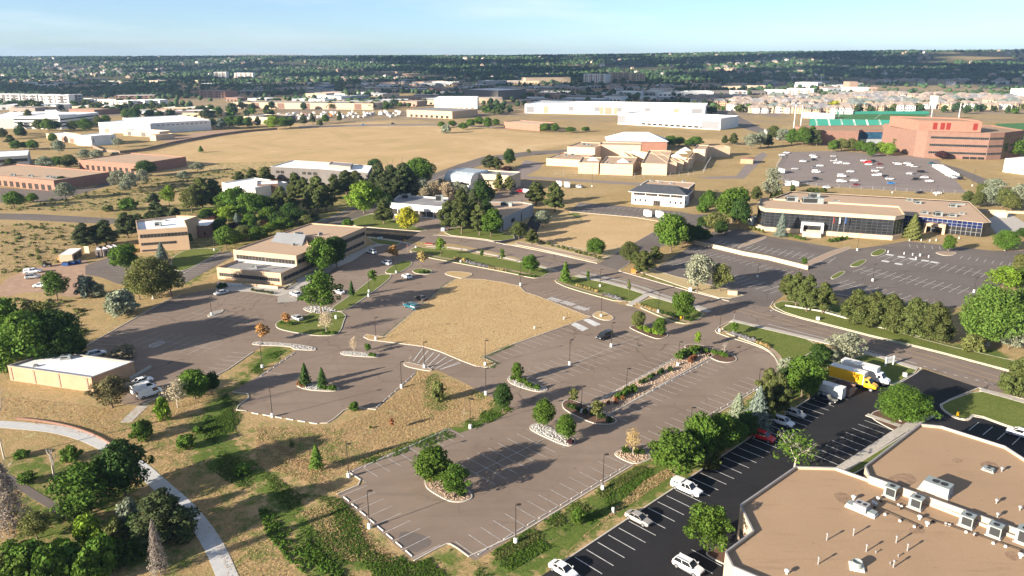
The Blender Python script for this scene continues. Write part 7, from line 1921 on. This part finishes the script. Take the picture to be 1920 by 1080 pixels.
car('suv','black',737,233,10,'black car on the road across the golden hill'); car('sedan','blue',681,235,10,'blue car on the road across the golden hill')
FC = '''1466,292,white,suv 1467,296,grey,sedan 1474,288,white,suv 1505,304,white,suv 1509,302,grey,sedan 1525,301,black,sedan 1523,293,white,suv 1526,296,white,suv 1563,294,silver,sedan 1563,303,silver,suv 1570,307,white,pickup 1587,308,white,sedan 1527,315,grey,sedan 1530,324,white,van 1530,337,black,suv 1578,332,white,van 1594,323,white,sedan 1578,342,white,pickup 1601,340,white,sedan 1604,348,maroon,sedan 1620,303,white,suv 1625,306,red,pickup 1628,310,white,suv 1638,304,black,suv 1648,309,maroon,sedan 1641,322,white,suv 1643,330,white,pickup 1662,333,black,suv 1668,337,white,suv 1671,345,blue,sedan 1680,307,silver,suv 1684,309,white,sedan 1700,308,white,suv 1706,311,white,sedan 1714,314,silver,suv 1728,324,black,pickup 1706,327,white,sedan 1716,330,grey,suv 1715,338,black,suv 1733,334,white,sedan 1742,341,white,sedan 1745,307,teal,sedan 1549,353,white,hatch 1723,363,black,hatch 1757,364,white,hatch 1537,312,white,sedan 1490,318,silver,sedan 1650,316,silver,sedan'''
rows_ = sorted([a.split(',') for a in FC.split()], key=lambda a: (round(float(a[1])/12), float(a[0])))
cnt = {}
for u, v, c_, k in rows_:
    band_ = ['back','second','third','fourth','front','nearest','nearest'][min(6, max(0, int((float(v)-285)//13)))]
    key = (c_, k, band_); cnt[key] = cnt.get(key, 0)+1
    car(k, c_, float(u), float(v), 178 if (int(float(u))*7) % 3 else -4, f'{c_} {dict(suv="suv",sedan="car",pickup="pickup",van="van",hatch="small car")[k]}, {ordw(cnt[key]-1)} from the left in the {band_} row of the distant car park', 'cars in the distant car park')
# white coaches and trailers
def trailer(u, v, deg, L, h, label, color='white_wall', group=None, cat='trailer', band='lightgrey_wall', w=2.4):
    p = P(u, v); e = empty('trailer', p, math.radians(deg)); tag(e, label, cat, group)
    MB().obox((0,0),L,w,.55,h,0,.98,.94).build('body', M[color], e); MB().box(-L/2,L/2,-w/2-.01,w/2+.01,.45,.75).build('skirt', M[band], e)
    for x in (-.5,.5):
        for s_ in (-1,1): wheel(e, x-L*.1, s_*(w/2-.1), .36)
    MB().tube((L/2,0,.5),(L/2+1.1,0,.5),.06,.06,6).build('hitch', M['dark_trim'], e)
    return e
for i in range(8): trailer(1758+i*4.0, 315+i*2.4, 170, 6.8, 2.3, f'white motor coach, {ordw(i)} from the back in the diagonal row by the car park', group='white coaches at the right of the car park', cat='coach')
for i in range(4): car('suv', 'white' if i < 3 else 'black', 1780+i*6, 331+i*2, 170, f'{"white" if i<3 else "black"} suv, {ordw(i)} from the left below the row of coaches', 'cars below the coaches')
for u, v, l_ in ((1475,349,'small white trailer, left of two below the silver tree'),(1490,350,'small white trailer, right of two below the silver tree'),(1463,325,'white box trailer with orange tail at the left of the distant car park'),
    (1214,407,'white trailer in the small lot, left of two'),(1236,409,'white trailer in the small lot, right of two'),(1063,352,'white delivery box behind the pine pair'),(1048,350,'second white delivery box behind the pine pair')): trailer(u, v, 100, 5.0 if v > 340 else 7, 3.3, l_)
trailer(1559, 744, -43.8, 5.2, 3.0, 'small white camper trailer between the black pickup and the wooden enclosure', cat='camper')
rvr = random.Random(8); rvs = []
for i in range(90):
    u = rvr.uniform(520, 750); v = rvr.uniform(213, 223)-0.012*(u-520)*1.0+ (0 if u > 600 else 2); rvs.append((u, v))
rvs.sort()
rvp = None
for i, (u, v) in enumerate(rvs):
    c_ = 'orange' if i in (22,24,27,45,47) else 'white_wall'
    if rvp is None or c_ == 'orange': r_ = trailer(u, v, 90, 7.5, 3.0, 'x', color=c_)
    else: r_ = copy_tree(rvp)
    if rvp is None: rvp = r_
    r_.location = P(u, v); r_.rotation_euler = (0, 0, rvr.uniform(1.2, 2.0)); r_.scale = (rvr.uniform(.8, 1.2), 1, rvr.uniform(.9, 1.15))
    tag(r_, f'{"red-orange" if c_ == "orange" else "white"} trailer, {ordw(i)} from the left in the yard beyond the golden hill', 'trailer', 'trailers in the storage yard')
# box trucks
def boxtruck(u, v, deg, body, cabc, label, L=8.2):
    p = P(u, v); e = empty('box_truck', p, math.radians(deg)); tag(e, label, 'box truck')
    MB().box(-L/2-1.2, L/2-1.9, -1.25, 1.25, 1.05, 3.85).build('cargo_box', M[body], e)
    MB().box(-L/2-1.22, L/2-1.88, -1.27, 1.27, 3.8, 3.9).box(-L/2-1.22,L/2-1.88,-1.27,1.27,1.0,1.12).box(L/2-1.98,L/2-1.86,-1.27,1.27,1.05,3.88).build('box_trim', M['white_wall'], e)
    c = L/2-1.8; mb = MB(); loft(mb, [(c, sec(1.1,.7,1.6,2.75,.88)), (c+.9, sec(1.1,.7,1.6,2.75,.86)), (c+1.55, sec(1.08,.7,1.5,1.75,.85)), (c+2.4, sec(.98,.75,1.35,1.55,.85)), (c+2.75, sec(.85,.8,1.15,1.3,.85))])
    o = mb.build('cab', M['car_paint'], e); o.color = cabc
    mb = MB(); mb.add([(c+.95,-.86,2.62),(c+.95,.86,2.62),(c+1.56,.9,1.8),(c+1.56,-.9,1.8)], [(0,1,2,3),(3,2,1,0)]); mb.v = [(x+.04, y, z+.04) for x, y, z in mb.v]; mb.build('windscreen', M['car_glass'], e)
    for s_ in (-1, 1):
        MB().box(c+.25,c+.95,s_*1.06-.03,s_*1.06+.03,1.75,2.4).build('side_window', M['car_glass'], e)
        MB().box(c+2.5,c+2.72,s_*.7-.14,s_*.7+.14,1.0,1.2).build('headlight', M['headlamp'], e)
        for x in (c+1.75, -L/2+.6): wheel(e, x, s_*1.05, .48, .3)
    MB().box(-L/2-1, c, -.4, .4, .7, 1.05).build('chassis', M['dark_trim'], e)
    return e
pm('truck_yellow', (.80,.42,.01), .5, var=.03)
boxtruck(1600, 722, -43.8, 'truck_yellow', (.80,.42,.01,1), 'yellow box truck with a grey roof parked by the lot corner', 8.6)
boxtruck(1622, 712, -43.8, 'white_wall', (.8,.8,.8,1), 'white box truck parked behind the yellow one', 9.0)
# wooden bin enclosure and pad
A0 = P(1578, 735); e = empty('bin_enclosure', A0, math.radians(-43.8)); tag(e, 'brown wooden bin enclosure between camper and yellow truck', 'enclosure')
MB().box(-2.2,2.2,1.6,1.75,0,2).box(-2.2,2.2,-1.75,-1.6,0,2).box(-2.2,-2.05,-1.6,1.6,0,2).build('fence_wall', M['brown_wall'], e); MB().box(2.2,2.35,-1.75,1.75,0,2).build('gate', M['tan_dark'], e)
sheet('concrete_pad', [(1577,737),(1592,722),(1609,728),(1589,742)], 'concrete', 0.03)
# signs
def board(u, vb, vt, w, label, deg, text=None, col='white_paint'):
    p = P(u, vb); h = hfrom(u, vb, vt); e = empty('sign_board', p, math.radians(deg)); tag(e, label, 'sign')
    MB().box(-w/2,w/2,-.1,.1,h*.35,h).build('panel', M[col], e)
    for s_ in (-1, 1): MB().box(s_*w/2-.12,s_*w/2+.12,-.16,.16,0,h*1.05).build('post', M['white_paint'], e)
    MB().box(-w*.38,w*.38,-.112,-.1,h*.72,h*.80).box(-w*.38,w*.2,-.112,-.1,h*.55,h*.61).build('lettering_lines', M['lightgrey_wall'], e)
board(1667, 686, 669, 2.4, 'white board sign on two posts on the lawn beside the street', 20)
def stop(u, vb, vt, label, deg):
    p = P(u, vb); e = empty('stop_sign', p, math.radians(deg)); tag(e, label, 'stop sign'); h = 2.6
    MB().tube((0,.03,0),(0,.03,h),.04,.04,6).build('post', M['pole_grey'], e)
    mb = MB(); n = 8; V = [(.42*math.cos(math.pi*(i+.5)/4), y, h-.15+.42*math.sin(math.pi*(i+.5)/4)) for y in (-.03, .0) for i in range(8)]
    mb.add(V, [tuple(range(8)), tuple(reversed(range(8, 16)))]+[(i, 8+i, 8+(i+1) % 8, (i+1) % 8) for i in range(8)]); pl = mb.build('panel', M['sign_red'], e)
    cu = bpy.data.curves.new('lettering', 'FONT'); cu.body = 'STOP'; cu.size = .3; cu.align_x = 'CENTER'; cu.align_y = 'CENTER'; cu.extrude = .004; cu.materials.append(M['white_paint'])
    t0 = bpy.data.objects.new('lettering', cu); me = bpy.data.meshes.new_from_object(t0); bpy.data.objects.remove(t0); t = bpy.data.objects.new('lettering', me); COL.objects.link(t); t.parent = pl; t.location = (0, -.04, h-.15); t.rotation_euler = (math.pi/2, 0, 0)
stop(1376, 600, 588, 'red stop sign at the lot entrance on the street', 30); stop(764, 472, 463, 'red stop sign at the upper lot exit on the street', 20)
def cabinet(u, v, sx, sy, h, label, mat='metal_unit', deg=-15, cat='utility box', name='utility_box'):
    p = P(u, v); e = empty(name, p, math.radians(deg)); tag(e, label, cat)
    MB().box(-sx/2,sx/2,-sy/2,sy/2,.1,h).build('cabinet', M[mat], e); MB().box(-sx/2-.1,sx/2+.1,-sy/2-.1,sy/2+.1,0,.1).build('plinth', M['concrete'], e); MB().box(-sx/2-.03,sx/2+.03,-sy/2-.03,sy/2+.03,h,h+.06).build('lid', M[mat], e)
cabinet(1373, 553, 3.0, 1.2, 1.4, 'long pale wall-like sign block on the lawn across the street', 'cream_wall', cat='sign block')
cabinet(1533, 600, .9, .8, .9, 'small white utility box before the juniper row', 'white_paint'); cabinet(1696, 706, .8, .7, .9, 'white rounded meter box on the lawn beside the black lot drive', 'white_paint')
cabinet(831, 433, 1.6, 1.4, 1.5, 'teal utility cabinet beside the driveway of the flat office', 'metal_roof'); cabinet(1294, 552-6, 1.0, .9, 1.2, 'white box under the silver olive tree by the street', 'white_paint')
cabinet(713, 449, 2.2, .3, 1.0, 'small white sign slab on the lawn right of the tan office', 'white_paint', 10, 'sign slab'); cabinet(759, 453, .5, .5, .8, 'yellow hydrant-like post on the lawn tip right of the tan office', 'truck_yellow', cat='hydrant', name='hydrant')
cabinet(691, 556, .5, .5, 1.0, 'small blue-grey bin on the lawn island', 'metal_roof', cat='bin', name='litter_bin'); cabinet(630, 598, .5, .5, 1.1, 'short white bollard on the lawn island', 'white_paint', cat='bollard', name='bollard')
cabinet(1276, 599, .4, .4, .9, 'yellow hydrant on the corner lawn by the entrance', 'truck_yellow', cat='hydrant', name='hydrant'); cabinet(1795, 780, .4, .4, .9, 'yellow hydrant on the lawn by the black lot', 'truck_yellow', cat='hydrant', name='hydrant')
cabinet(1188, 512, 1.6, .9, 1.6, 'bright red-orange fence box at the street corner', 'orange', cat='barrier'); cabinet(805, 458, 3.5, 1.0, .5, 'low red flower planter at the left of the planted strip', 'sign_red', cat='planter')
cabinet(1149, 961, .4, .3, .9, 'small white marker post on the grassy bank', 'white_paint', cat='marker'); cabinet(1057, 599, .3, .3, .8, 'thin white marker in the golden field, right one', 'white_paint', cat='marker'); cabinet(1002, 617, .3, .3, .8, 'thin white marker in the golden field, left one', 'white_paint', cat='marker')
# accessible parking signs
for i, (u, v) in enumerate(((1041,566),(1064,573),(1087,583),(1104,585))):
    p = P(u, v); e = empty('parking_sign', p, math.radians(45)); tag(e, f'small white parking sign on a post, {ordw(i)} from the left beside the accessible stalls', 'sign', 'signs beside the accessible stalls'); MB().tube((0,0,0),(0,0,1.7),.035,.035,6).build('post', M['pole_grey'], e); MB().box(-.16,.16,-.05,-.03,1.25,1.75).build('panel', M['white_paint'], e)
for i, (u, v) in enumerate(((1665,474),(1695,477),(1711,479),(1717,486),(1741,483),(1705,452),(1727,452),(1743,453),(1755,452),(1788,448),(1798,448))):
    p = P(u, v); e = empty('bollard', p); tag(e, f'pale round-topped bollard, {ordw(i)} counted at the glass wing entrance stalls', 'bollard', 'bollards at the glass wing entrance'); MB().lathe([(.18,0),(.18,.8),(.08,.95)], n=10).build('post', M['white_paint'], e)
# containers, shed, bins by the yard
for i, (a_, c_) in enumerate((((180,483),(192,482)),((195,482),(206,480)),((209,479.5),(219,478)),((222,478),(231,476)))):
    q = rect(a_, c_, 6.5); b = Bld('storage_container', f'grey container with white top, {ordw(i)} from the left beside the yard', 'container', q, 'containers beside the yard'); b.block(q, 0, 3.0, 'taupe_roof', 'white_roof', .05, None, .1); b.win(q, 0, .35, .6, .1, 2.3, 1, 0, 'dark_grille', None, name='door')
q = rect((112,492),(137,491), 10); b = Bld('shed', 'pale shed with sloping white roof beside the yard', 'shed', q); b.block(q, 0, 2.9, 'cream_wall', 'white_roof', .05, None, .1); b.win(q, 1, .1, .9, .1, 2.4, 2, .1, 'dark_grille', None, name='door')
for i, u in enumerate((124, 136, 146)):
    p = P(u, 498-i*2); e = empty('skip_bin', p, .15); tag(e, f'dark blue skip, {ordw(i)} from the left in front of the pale shed', 'skip', 'blue skips'); MB().obox((0,0),2.0,1.5,.15,1.3,0,1.1,1.1).build('body', M['blue_bin'], e); MB().obox((0,0),2.2,1.7,1.3,1.4).build('lid', M['dark_trim'], e)
cabinet(115, 490, 1.6, 1.4, 1.6, 'orange machine at the left side of the pale shed', 'orange', cat='machine', name='machine'); cabinet(164, 474, 2.2, .3, 2.6, 'cream board leaning behind the pale shed', 'cream_wall', cat='board', name='board')
p = P(88, 500); e = empty('tractor', p, .3); tag(e, 'small dark tractor with an upright exhaust in the dirt yard', 'tractor')
MB().box(-.6,1.4,-.4,.4,.6,1.3).build('engine_cover', M['dark_trim'], e); MB().box(-1.0,-.1,-.6,.6,.9,2.2).build('cab', M['pole_metal'], e)
for x, r in ((-.6,.75),(1.0,.45)):
    for s_ in (-1,1): wheel(e, x, s_*.8, r, .35)
# fences
def fence(name, pts, h, mat, label, post=3.0, rails=False):
    l = flat(PW(pts)); e = empty(name, (l[0].x, l[0].y, 0)); tag(e, label, 'fence'); o_ = e.location.copy()
    mb = MB()
    if rails:
        for a_, c_ in zip(l, l[1:]):
            for z in (.3, h*.5, h): mb.tube((a_.x, a_.y, z), (c_.x, c_.y, z), .03, .03, 4)
    else: strip(mb, l, .06, .05, h)
    mb.build('panel', M[mat], e, org=o_)
    tot = sum((c_-a_).length for a_, c_ in zip(l, l[1:])); stp = max(post, tot/90)
    for a_, c_ in zip(l, l[1:]):
        for k in range(max(1, int((c_-a_).length/stp))):
            q = a_+(c_-a_).normalized()*(k*stp); MB().obox((q.x, q.y), .14, .16, 0, h+.08).build('post', M[mat if not rails else 'pole_grey'], e, org=o_)
fence('wood_fence', [(170,275),(190,284),(225,288),(270,283),(325,270),(400,256),(460,248),(520,243)], 2.2, 'fence_wood', 'long brown wooden fence around the golden hill', 5)
fence('chain_fence', [(1040,328),(1080,330),(1190,334),(1290,331),(1318,326),(1333,300),(1345,290)], 3.2, 'pole_grey', 'grey security fence around the beige block compound', 6, True)
fence('chain_fence', [(1812,364),(1700,360),(1530,350),(1460,340),(1456,312),(1472,285)], 2.0, 'pole_grey', 'thin fence round the distant car park', 6, True)
l = flat(PW([(30,786),(75,790),(130,800),(180,817),(215,838)])); mb = MB(); strip(mb, smoothline(l), .25, 0, .42); thing1(mb, 'garden_wall', 'pink_brick', (0,0,0), 'low pinkish brick wall curving along the path', 'wall')
l = flat(PW([(205,640),(235,658),(268,648)])); 
l = flat(PW([(244,712),(283,690)])); mb = MB(); strip(mb, l, .4, 0, .7); thing1(mb, 'low_wall', 'concrete', (0,0,0), 'short concrete wall right of the white-roofed building', 'wall')
l = flat(PW([(1472,574),(1540,585),(1640,613),(1700,626),(1772,642)])); mb = MB(); strip(mb, l, .35, 0, .5); thing1(mb, 'low_wall', 'concrete', (0,0,0), 'low pale wall behind the juniper row', 'wall')
# ================================================================ FAR BELT: houses, trees, wooded ridge, air, cloud
fr = random.Random(77); nr_ = np.random.default_rng(77)
HM = {}
for k, (wl, rf) in enumerate((('cream_wall','taupe_roof'),('cream_wall','green_roof'),('white_wall','taupe_roof'),('beige_wall','grey_roof'))):
    q = [Vector((-8,-6)), Vector((8,-6)), Vector((8,6)), Vector((-8,6))]
    a = MB().prism(q, -1, 6.2); a.obox((-4.5,-6.6),4.0,1.6,-1,6.8); a.obox((4.5,-6.4),3.6,1.2,-1,6.0)
    r = MB(); p = inset(q, -.7); V = [(s.x, s.y, 6.2) for s in p]+[(-3.2,0,9.6),(3.2,0,9.6)]; r.add(V, [(0,1,5,4),(1,2,5),(2,3,4,5),(3,0,4)])
    for x, w_ in ((-4.5, 2.6), (4.5, 2.3)): r.add([(x-w_,-7.9,6.1),(x+w_,-7.9,6.1),(x,-7.9,8.3),(x-w_,-1,6.1),(x+w_,-1,6.1),(x,-1,8.6)], [(0,1,2),(1,4,5,2),(0,2,5,3)])
    g = MB()
    for z in (1.0, 3.9):
        for x in (-6.9,-4.5,-2.1,-.2,2.0,4.5,6.8): g.box(x-.55,x+.55,(-7.43 if abs(x+4.5) < 1 else -7.03 if abs(x-4.5) < 1 else -6.03),(-7.3 if abs(x+4.5) < 1 else -6.9 if abs(x-4.5) < 1 else -5.9),z,z+1.3)
    HM[k] = (a.mesh('wall', M[wl]), r.mesh('roof', M[rf]), g.mesh('window', M['window_glass']))
def house(x, y, rz, k, s, label, group, parts=True):
    z = gz(x, y); e = empty('house', (x, y, z), rz); tag(e, label, 'house', group); e.scale = (s*fr.uniform(.9, 1.25), s, s*fr.uniform(.9, 1.15))
    for n_, me in zip(('wall','roof','window'), HM[k]):
        o = bpy.data.objects.new(n_, me); COL.objects.link(o); o.parent = e
# the sunlit apartment district on the right
hs = []
rowsH = [(1405,1530,211,9),(1500,1590,213,6),(1535,1700,207,10),(1380,1560,203,12),(1590,1720,200,8),(1300,1420,197,8),(1420,1600,196,12),(1620,1900,195,14),(1290,1400,191,7),(1430,1680,190,15),(1700,1915,204,9),(1850,1925,199,4),(1640,1900,187,12),(1720,1920,193,9),(1560,1700,184,8),(1370,1420,207,3)]
for u0, u1, v, n in rowsH:
    for i in range(n):
        u = u0+(u1-u0)*(i+.5)/n+fr.uniform(-3, 3); p = P(u, v+fr.uniform(-.8, .8)); hs.append((u, v, p))
hs.sort(key=lambda t: (t[1], t[0])); last = None; c_ = 0
for u, v, p in hs:
    c_ = c_+1 if v == last else 0; last = v
    rk = sorted({h_[1] for h_ in hs}, reverse=True).index(v)
    house(p.x, p.y, fr.uniform(-.25, .25), fr.choice((0, 0, 2, 3, 1) if u > 1400 else (3, 0, 2)), fr.uniform(1.15, 1.45), f'pale apartment house, {ordw(c_)} from the left in the {ordw(rk)} row counted from the stadium', 'pale apartment houses beyond the stadium')
# more distant housing: the belt left of centre and the rows under the ridge (nearest as things)
bl = []
for u0, u1, v0, v1, n in ((60,330,139,148,46),(330,500,133,140,20),(0,120,150,160,10),(1600,1920,157,160,26),(1280,1500,140,150,30),(1540,1760,145,152,10),(560,760,150,156,12),(640,900,160,170,14),(1100,1300,166,172,12)):
    for i in range(n): bl.append((fr.uniform(u0, u1), fr.uniform(v0, v1)))
bl.sort()
for i, (u, v) in enumerate(bl):
    p = P(u, v); house(p.x, p.y+0, fr.uniform(-.6, .6), fr.choice((0, 2, 3)), 1.25, f'small far house, {ordw(i)} from the left among those before the wooded ridge', 'small far houses before the wooded ridge')
# tree belts of the middle distance; the largest 300 are trees of their own
belt = []
def B(u0, u1, v0, v1, n, hh=(7, 12)):
    for _ in range(n): belt.append((fr.uniform(u0, u1), fr.uniform(v0, v1), fr.uniform(*hh)))
B(0,420,167,178,90); B(0,100,196,206,14); B(40,320,198,212,34); B(420,640,160,176,40); B(0,620,150,165,90); B(640,960,150,172,60); B(170,330,205,214,18); B(640,700,176,184,14,(9,13)); B(560,760,198,207,22)
B(1000,1300,168,188,60); B(1090,1170,181,188,16); B(1300,1620,150,172,90); B(1400,1640,172,184,26); B(1640,1720,172,180,12); B(1480,1920,206,214,26); B(1870,1920,176,196,22); B(1700,1900,186,204,26); B(1280,1480,196,213,16); B(760,1000,176,200,34); B(1000,1280,194,200,12); B(900,960,205,216,16); B(430,520,195,225,24); B(310,440,210,222,26); B(0,70,225,262,10,(6,9)); B(960,1300,150,166,50)
belt.append((1563,211,16)); belt.sort(key=lambda t: -t[1]); near_, rest = belt[:230], belt[230:]
near_.sort()
for i, (u, v, h) in enumerate(near_):
    p = P(u, v); yl = (u == 1563 and v == 211)
    ev = (not yl) and i % 2
    put_tree('evergreen_tree' if ev else 'leafy_tree', 'mid', 'yellow' if yl else fr.choice(['far','pinedark','pine']) if ev else fr.choice(['dark','far','green']), p, h, h*fr.uniform(.8, 1.3), f'{"yellow" if yl else "blackish" if ev else "dark green"} tree, {ordw(i)} from the left in the middle-distance tree belts', 'tree', 'trees of the middle-distance belts')
def blobs(name, X, Y, Hh, Wd, color, seed, sub=1):
    """many far trees as one uncountable wood: each a lumpy little crown"""
    bm = bmesh.new(); bmesh.ops.create_icosphere(bm, subdivisions=sub, radius=1); V = np.array([v.co[:] for v in bm.verts]); Fc = np.array([[v.index for v in f.verts] for f in bm.faces]); bm.free()
    n = len(X); rng = np.random.default_rng(seed); Z = ridge(X, Y)
    j = 1+rng.uniform(-.28, .28, (n, len(V), 1)); W_ = V[None]*j*np.stack([Wd/2, Wd/2, Hh/2], 1)[:, None, :]
    W_ += np.stack([X, Y, Z+Hh*0.45], 1)[:, None, :]
    me = bpy.data.meshes.new(name); nv = n*len(V); nf = n*len(Fc)
    me.vertices.add(nv); me.vertices.foreach_set('co', W_.reshape(-1).astype(np.float32)); idx = (Fc[None]+(np.arange(n)*len(V))[:, None, None]).reshape(-1).astype(np.int32)
    me.loops.add(nf*3); me.loops.foreach_set('vertex_index', idx); me.polygons.add(nf); me.polygons.foreach_set('loop_start', np.arange(0, nf*3, 3, dtype=np.int32)); me.polygons.foreach_set('loop_total', np.full(nf, 3, np.int32))
    at = me.attributes.new('leaf', 'FLOAT', 'FACE'); at.data.foreach_set('value', np.repeat(rng.random(n), len(Fc)).astype(np.float32))
    me.materials.append(M['foliage']); me.update(calc_edges=True); o = bpy.data.objects.new(name, me); COL.objects.link(o); o.color = (*COLR[color], 1); tag(o, kind='stuff'); return o
X = np.array([P(u, v).x for u, v, h in rest]); Y = np.array([P(u, v).y for u, v, h in rest]); Hh = np.array([h for u, v, h in rest])
blobs('distant_trees', X, Y, Hh, Hh*1.1, 'far', 3)
n = 9500; Y = 1150+nr_.random(n)**0.9*1250; X = (nr_.random(n)-.5)*1.75*Y; cl = np.sin(X/130+1)*np.sin(Y/75)+np.sin(X/47+Y/90)*.7+nr_.normal(size=n)*.45
k = (cl > .55) | ((X/Y < -.2) & (Y > 1480) & (cl > -.1)); X, Y = X[k], Y[k]; k = ~((X/Y > .36) & (Y < 1500)); X, Y = X[k], Y[k]
blobs('distant_trees', X, Y, nr_.uniform(6, 11, len(X)), nr_.uniform(7, 13, len(X)), 'far', 4)
n = 36000; Y = 2300+nr_.random(n)**.8*3300; X = (nr_.random(n)-.5)*1.7*Y; S_ = X/Y
cl = np.sin(X/260)*np.sin(Y/190+X/500)+.6*np.sin(X/90+Y/130); k = (cl > -1.0) & ~((S_ > .52) & (Y > 3100) & (Y < 4500) & (nr_.random(n) > .03))
k &= nr_.random(n) < np.where(cl > -.35, 1, .3); X, Y = X[k], Y[k]
blobs('wooded_ridge', X, Y, nr_.uniform(8, 15, len(X)), nr_.uniform(10, 20, len(X)), 'far', 5)
# scattered pale houses among the ridge woods: one mass far away
mb = MB(); n = 560
for _ in range(n):
    y = 2300+nr_.random()**.85*3100; x = (nr_.random()-.5)*1.6*y; z = gz(x, y); a = nr_.random()*3; s = nr_.uniform(.8, 1.5)
    mb.cur = int(nr_.random()*3); mb.obox((x, y), 14*s, 9*s, z-1, z+6*s, a); mb.cur = 3; mb.obox((x, y), 15*s, 10*s, z+6*s, z+9.5*s, a, .3, .1)
o = mb.build('ridge_houses', [M['cream_wall'], M['tan_dark'], M['white_wall'], M['taupe_roof']]); tag(o, kind='stuff')
# more workshops and offices of the middle distance
k_ = []
for u0, u1, v0, v1, n in ((440,760,158,178,30),(640,990,146,172,44),(1000,1290,164,190,36),(560,760,178,200,14),(1290,1600,152,172,30),(0,400,150,166,16),(760,1000,176,200,10),(960,1000,196,204,2),(180,360,212,222,5),(0,160,205,214,4)):
    for i in range(n): k_.append((fr.uniform(u0, u1), fr.uniform(v0, v1)))
k_.sort()
for i, (u, v) in enumerate(k_):
    w_ = fr.uniform(22, 70); a_ = P(u, v); c2 = (u+w_*ppm(u, v), v+fr.uniform(-.4, .6)); q = rect((u, v), c2, fr.uniform(18, 40)); hh = fr.uniform(5, 9)
    wm = fr.choice(['lightgrey_wall','white_wall','tan_dark','cream_wall','taupe_roof']); b = Bld('distant_building', f'low flat workshop, {ordw(i)} from the left among the small ones of the middle distance', 'building', q, 'small workshops of the middle distance')
    b.block(q, -1, hh, wm, fr.choice(['white_roof','grey_roof','metal_roof','lightgrey_wall']), .4, None, .4); b.win(q, 0, .05, .95, .4, 3.2, max(2, int(w_/9)), .5)
# pale far mesa
mb = MB(); c_ = P(515, 125); dirx = Vector(((515-960)/F, 1)).normalized()*9500; V = []
for i in range(25):
    t = i/24; x = dirx.x+(t-.5)*1150; h = 74+30*min(1, math.sin(math.pi*t)*1.6)**.8*(.9+.1*math.sin(i)); V += [(x, dirx.y-200, 0), (x, dirx.y, h), (x, dirx.y+900, h-5), (x, dirx.y+1200, 0)]
mb.add(V, [(4*i+j, 4*i+j+1, 4*i+j+5, 4*i+j+4) for i in range(24) for j in range(3)]); o = mb.build('hills', M['taupe_roof'], smooth=True); tag(o, kind='structure')
# the air
hz = MB().box(-9000, 9000, -400, 11000, -1.5, 165).build('haze', None) if False else None
me = MB().box(-9500, 9500, -500, 11500, -1.5, 170).mesh('haze', bpy.data.materials.new('haze_air')); hm = me.materials[0]; hm.use_nodes = True; nt = hm.node_tree; nt.nodes.clear()
ou = nt.nodes.new('ShaderNodeOutputMaterial'); pv = nt.nodes.new('ShaderNodeVolumePrincipled'); pv.inputs['Color'].default_value = (.45,.68,1,1); pv.inputs['Density'].default_value = HAZE = 0.00006; pv.inputs['Anisotropy'].default_value = .2
nt.links.new(pv.outputs[0], ou.inputs['Volume']); o = bpy.data.objects.new('haze', me); COL.objects.link(o); tag(o, kind='stuff')

# the cloud bank up to the left whose shade lies over the far wooded ridge
pts = []; cr = np.random.default_rng(12)
off = Vector((-math.cos(SUN_TRAVEL), -math.sin(SUN_TRAVEL)))*(950/math.tan(SUN_EL))
while len(pts) < 340:
    y = cr.uniform(1000, 6200); x = cr.uniform(-.9, .9)*y; s_ = x/y
    lim = np.interp(s_, [-.9,-.4,-.1,.12,.22,.35,.9], [1650,1600,1180,1250,1900,2050,1950])
    if y < lim: continue
    if s_ < -.15 and 2450 < y < 3050 and cr.random() < .85: continue
    pts.append((x+off.x, y+off.y, 950+cr.uniform(-30, 60)))
bm = bmesh.new(); bmesh.ops.create_icosphere(bm, subdivisions=1, radius=1); V_ = [v.co.copy() for v in bm.verts]; F_ = [[v.index for v in f.verts] for f in bm.faces]; bm.free(); mb = MB()
for x, y, z in pts:
    r = cr.uniform(90, 210); mb.add([(x+v.x*r, y+v.y*r, z+v.z*r*.4) for v in V_], F_)
o = mb.build('cloud', M['white_wall'], smooth=True); tag(o, kind='structure')
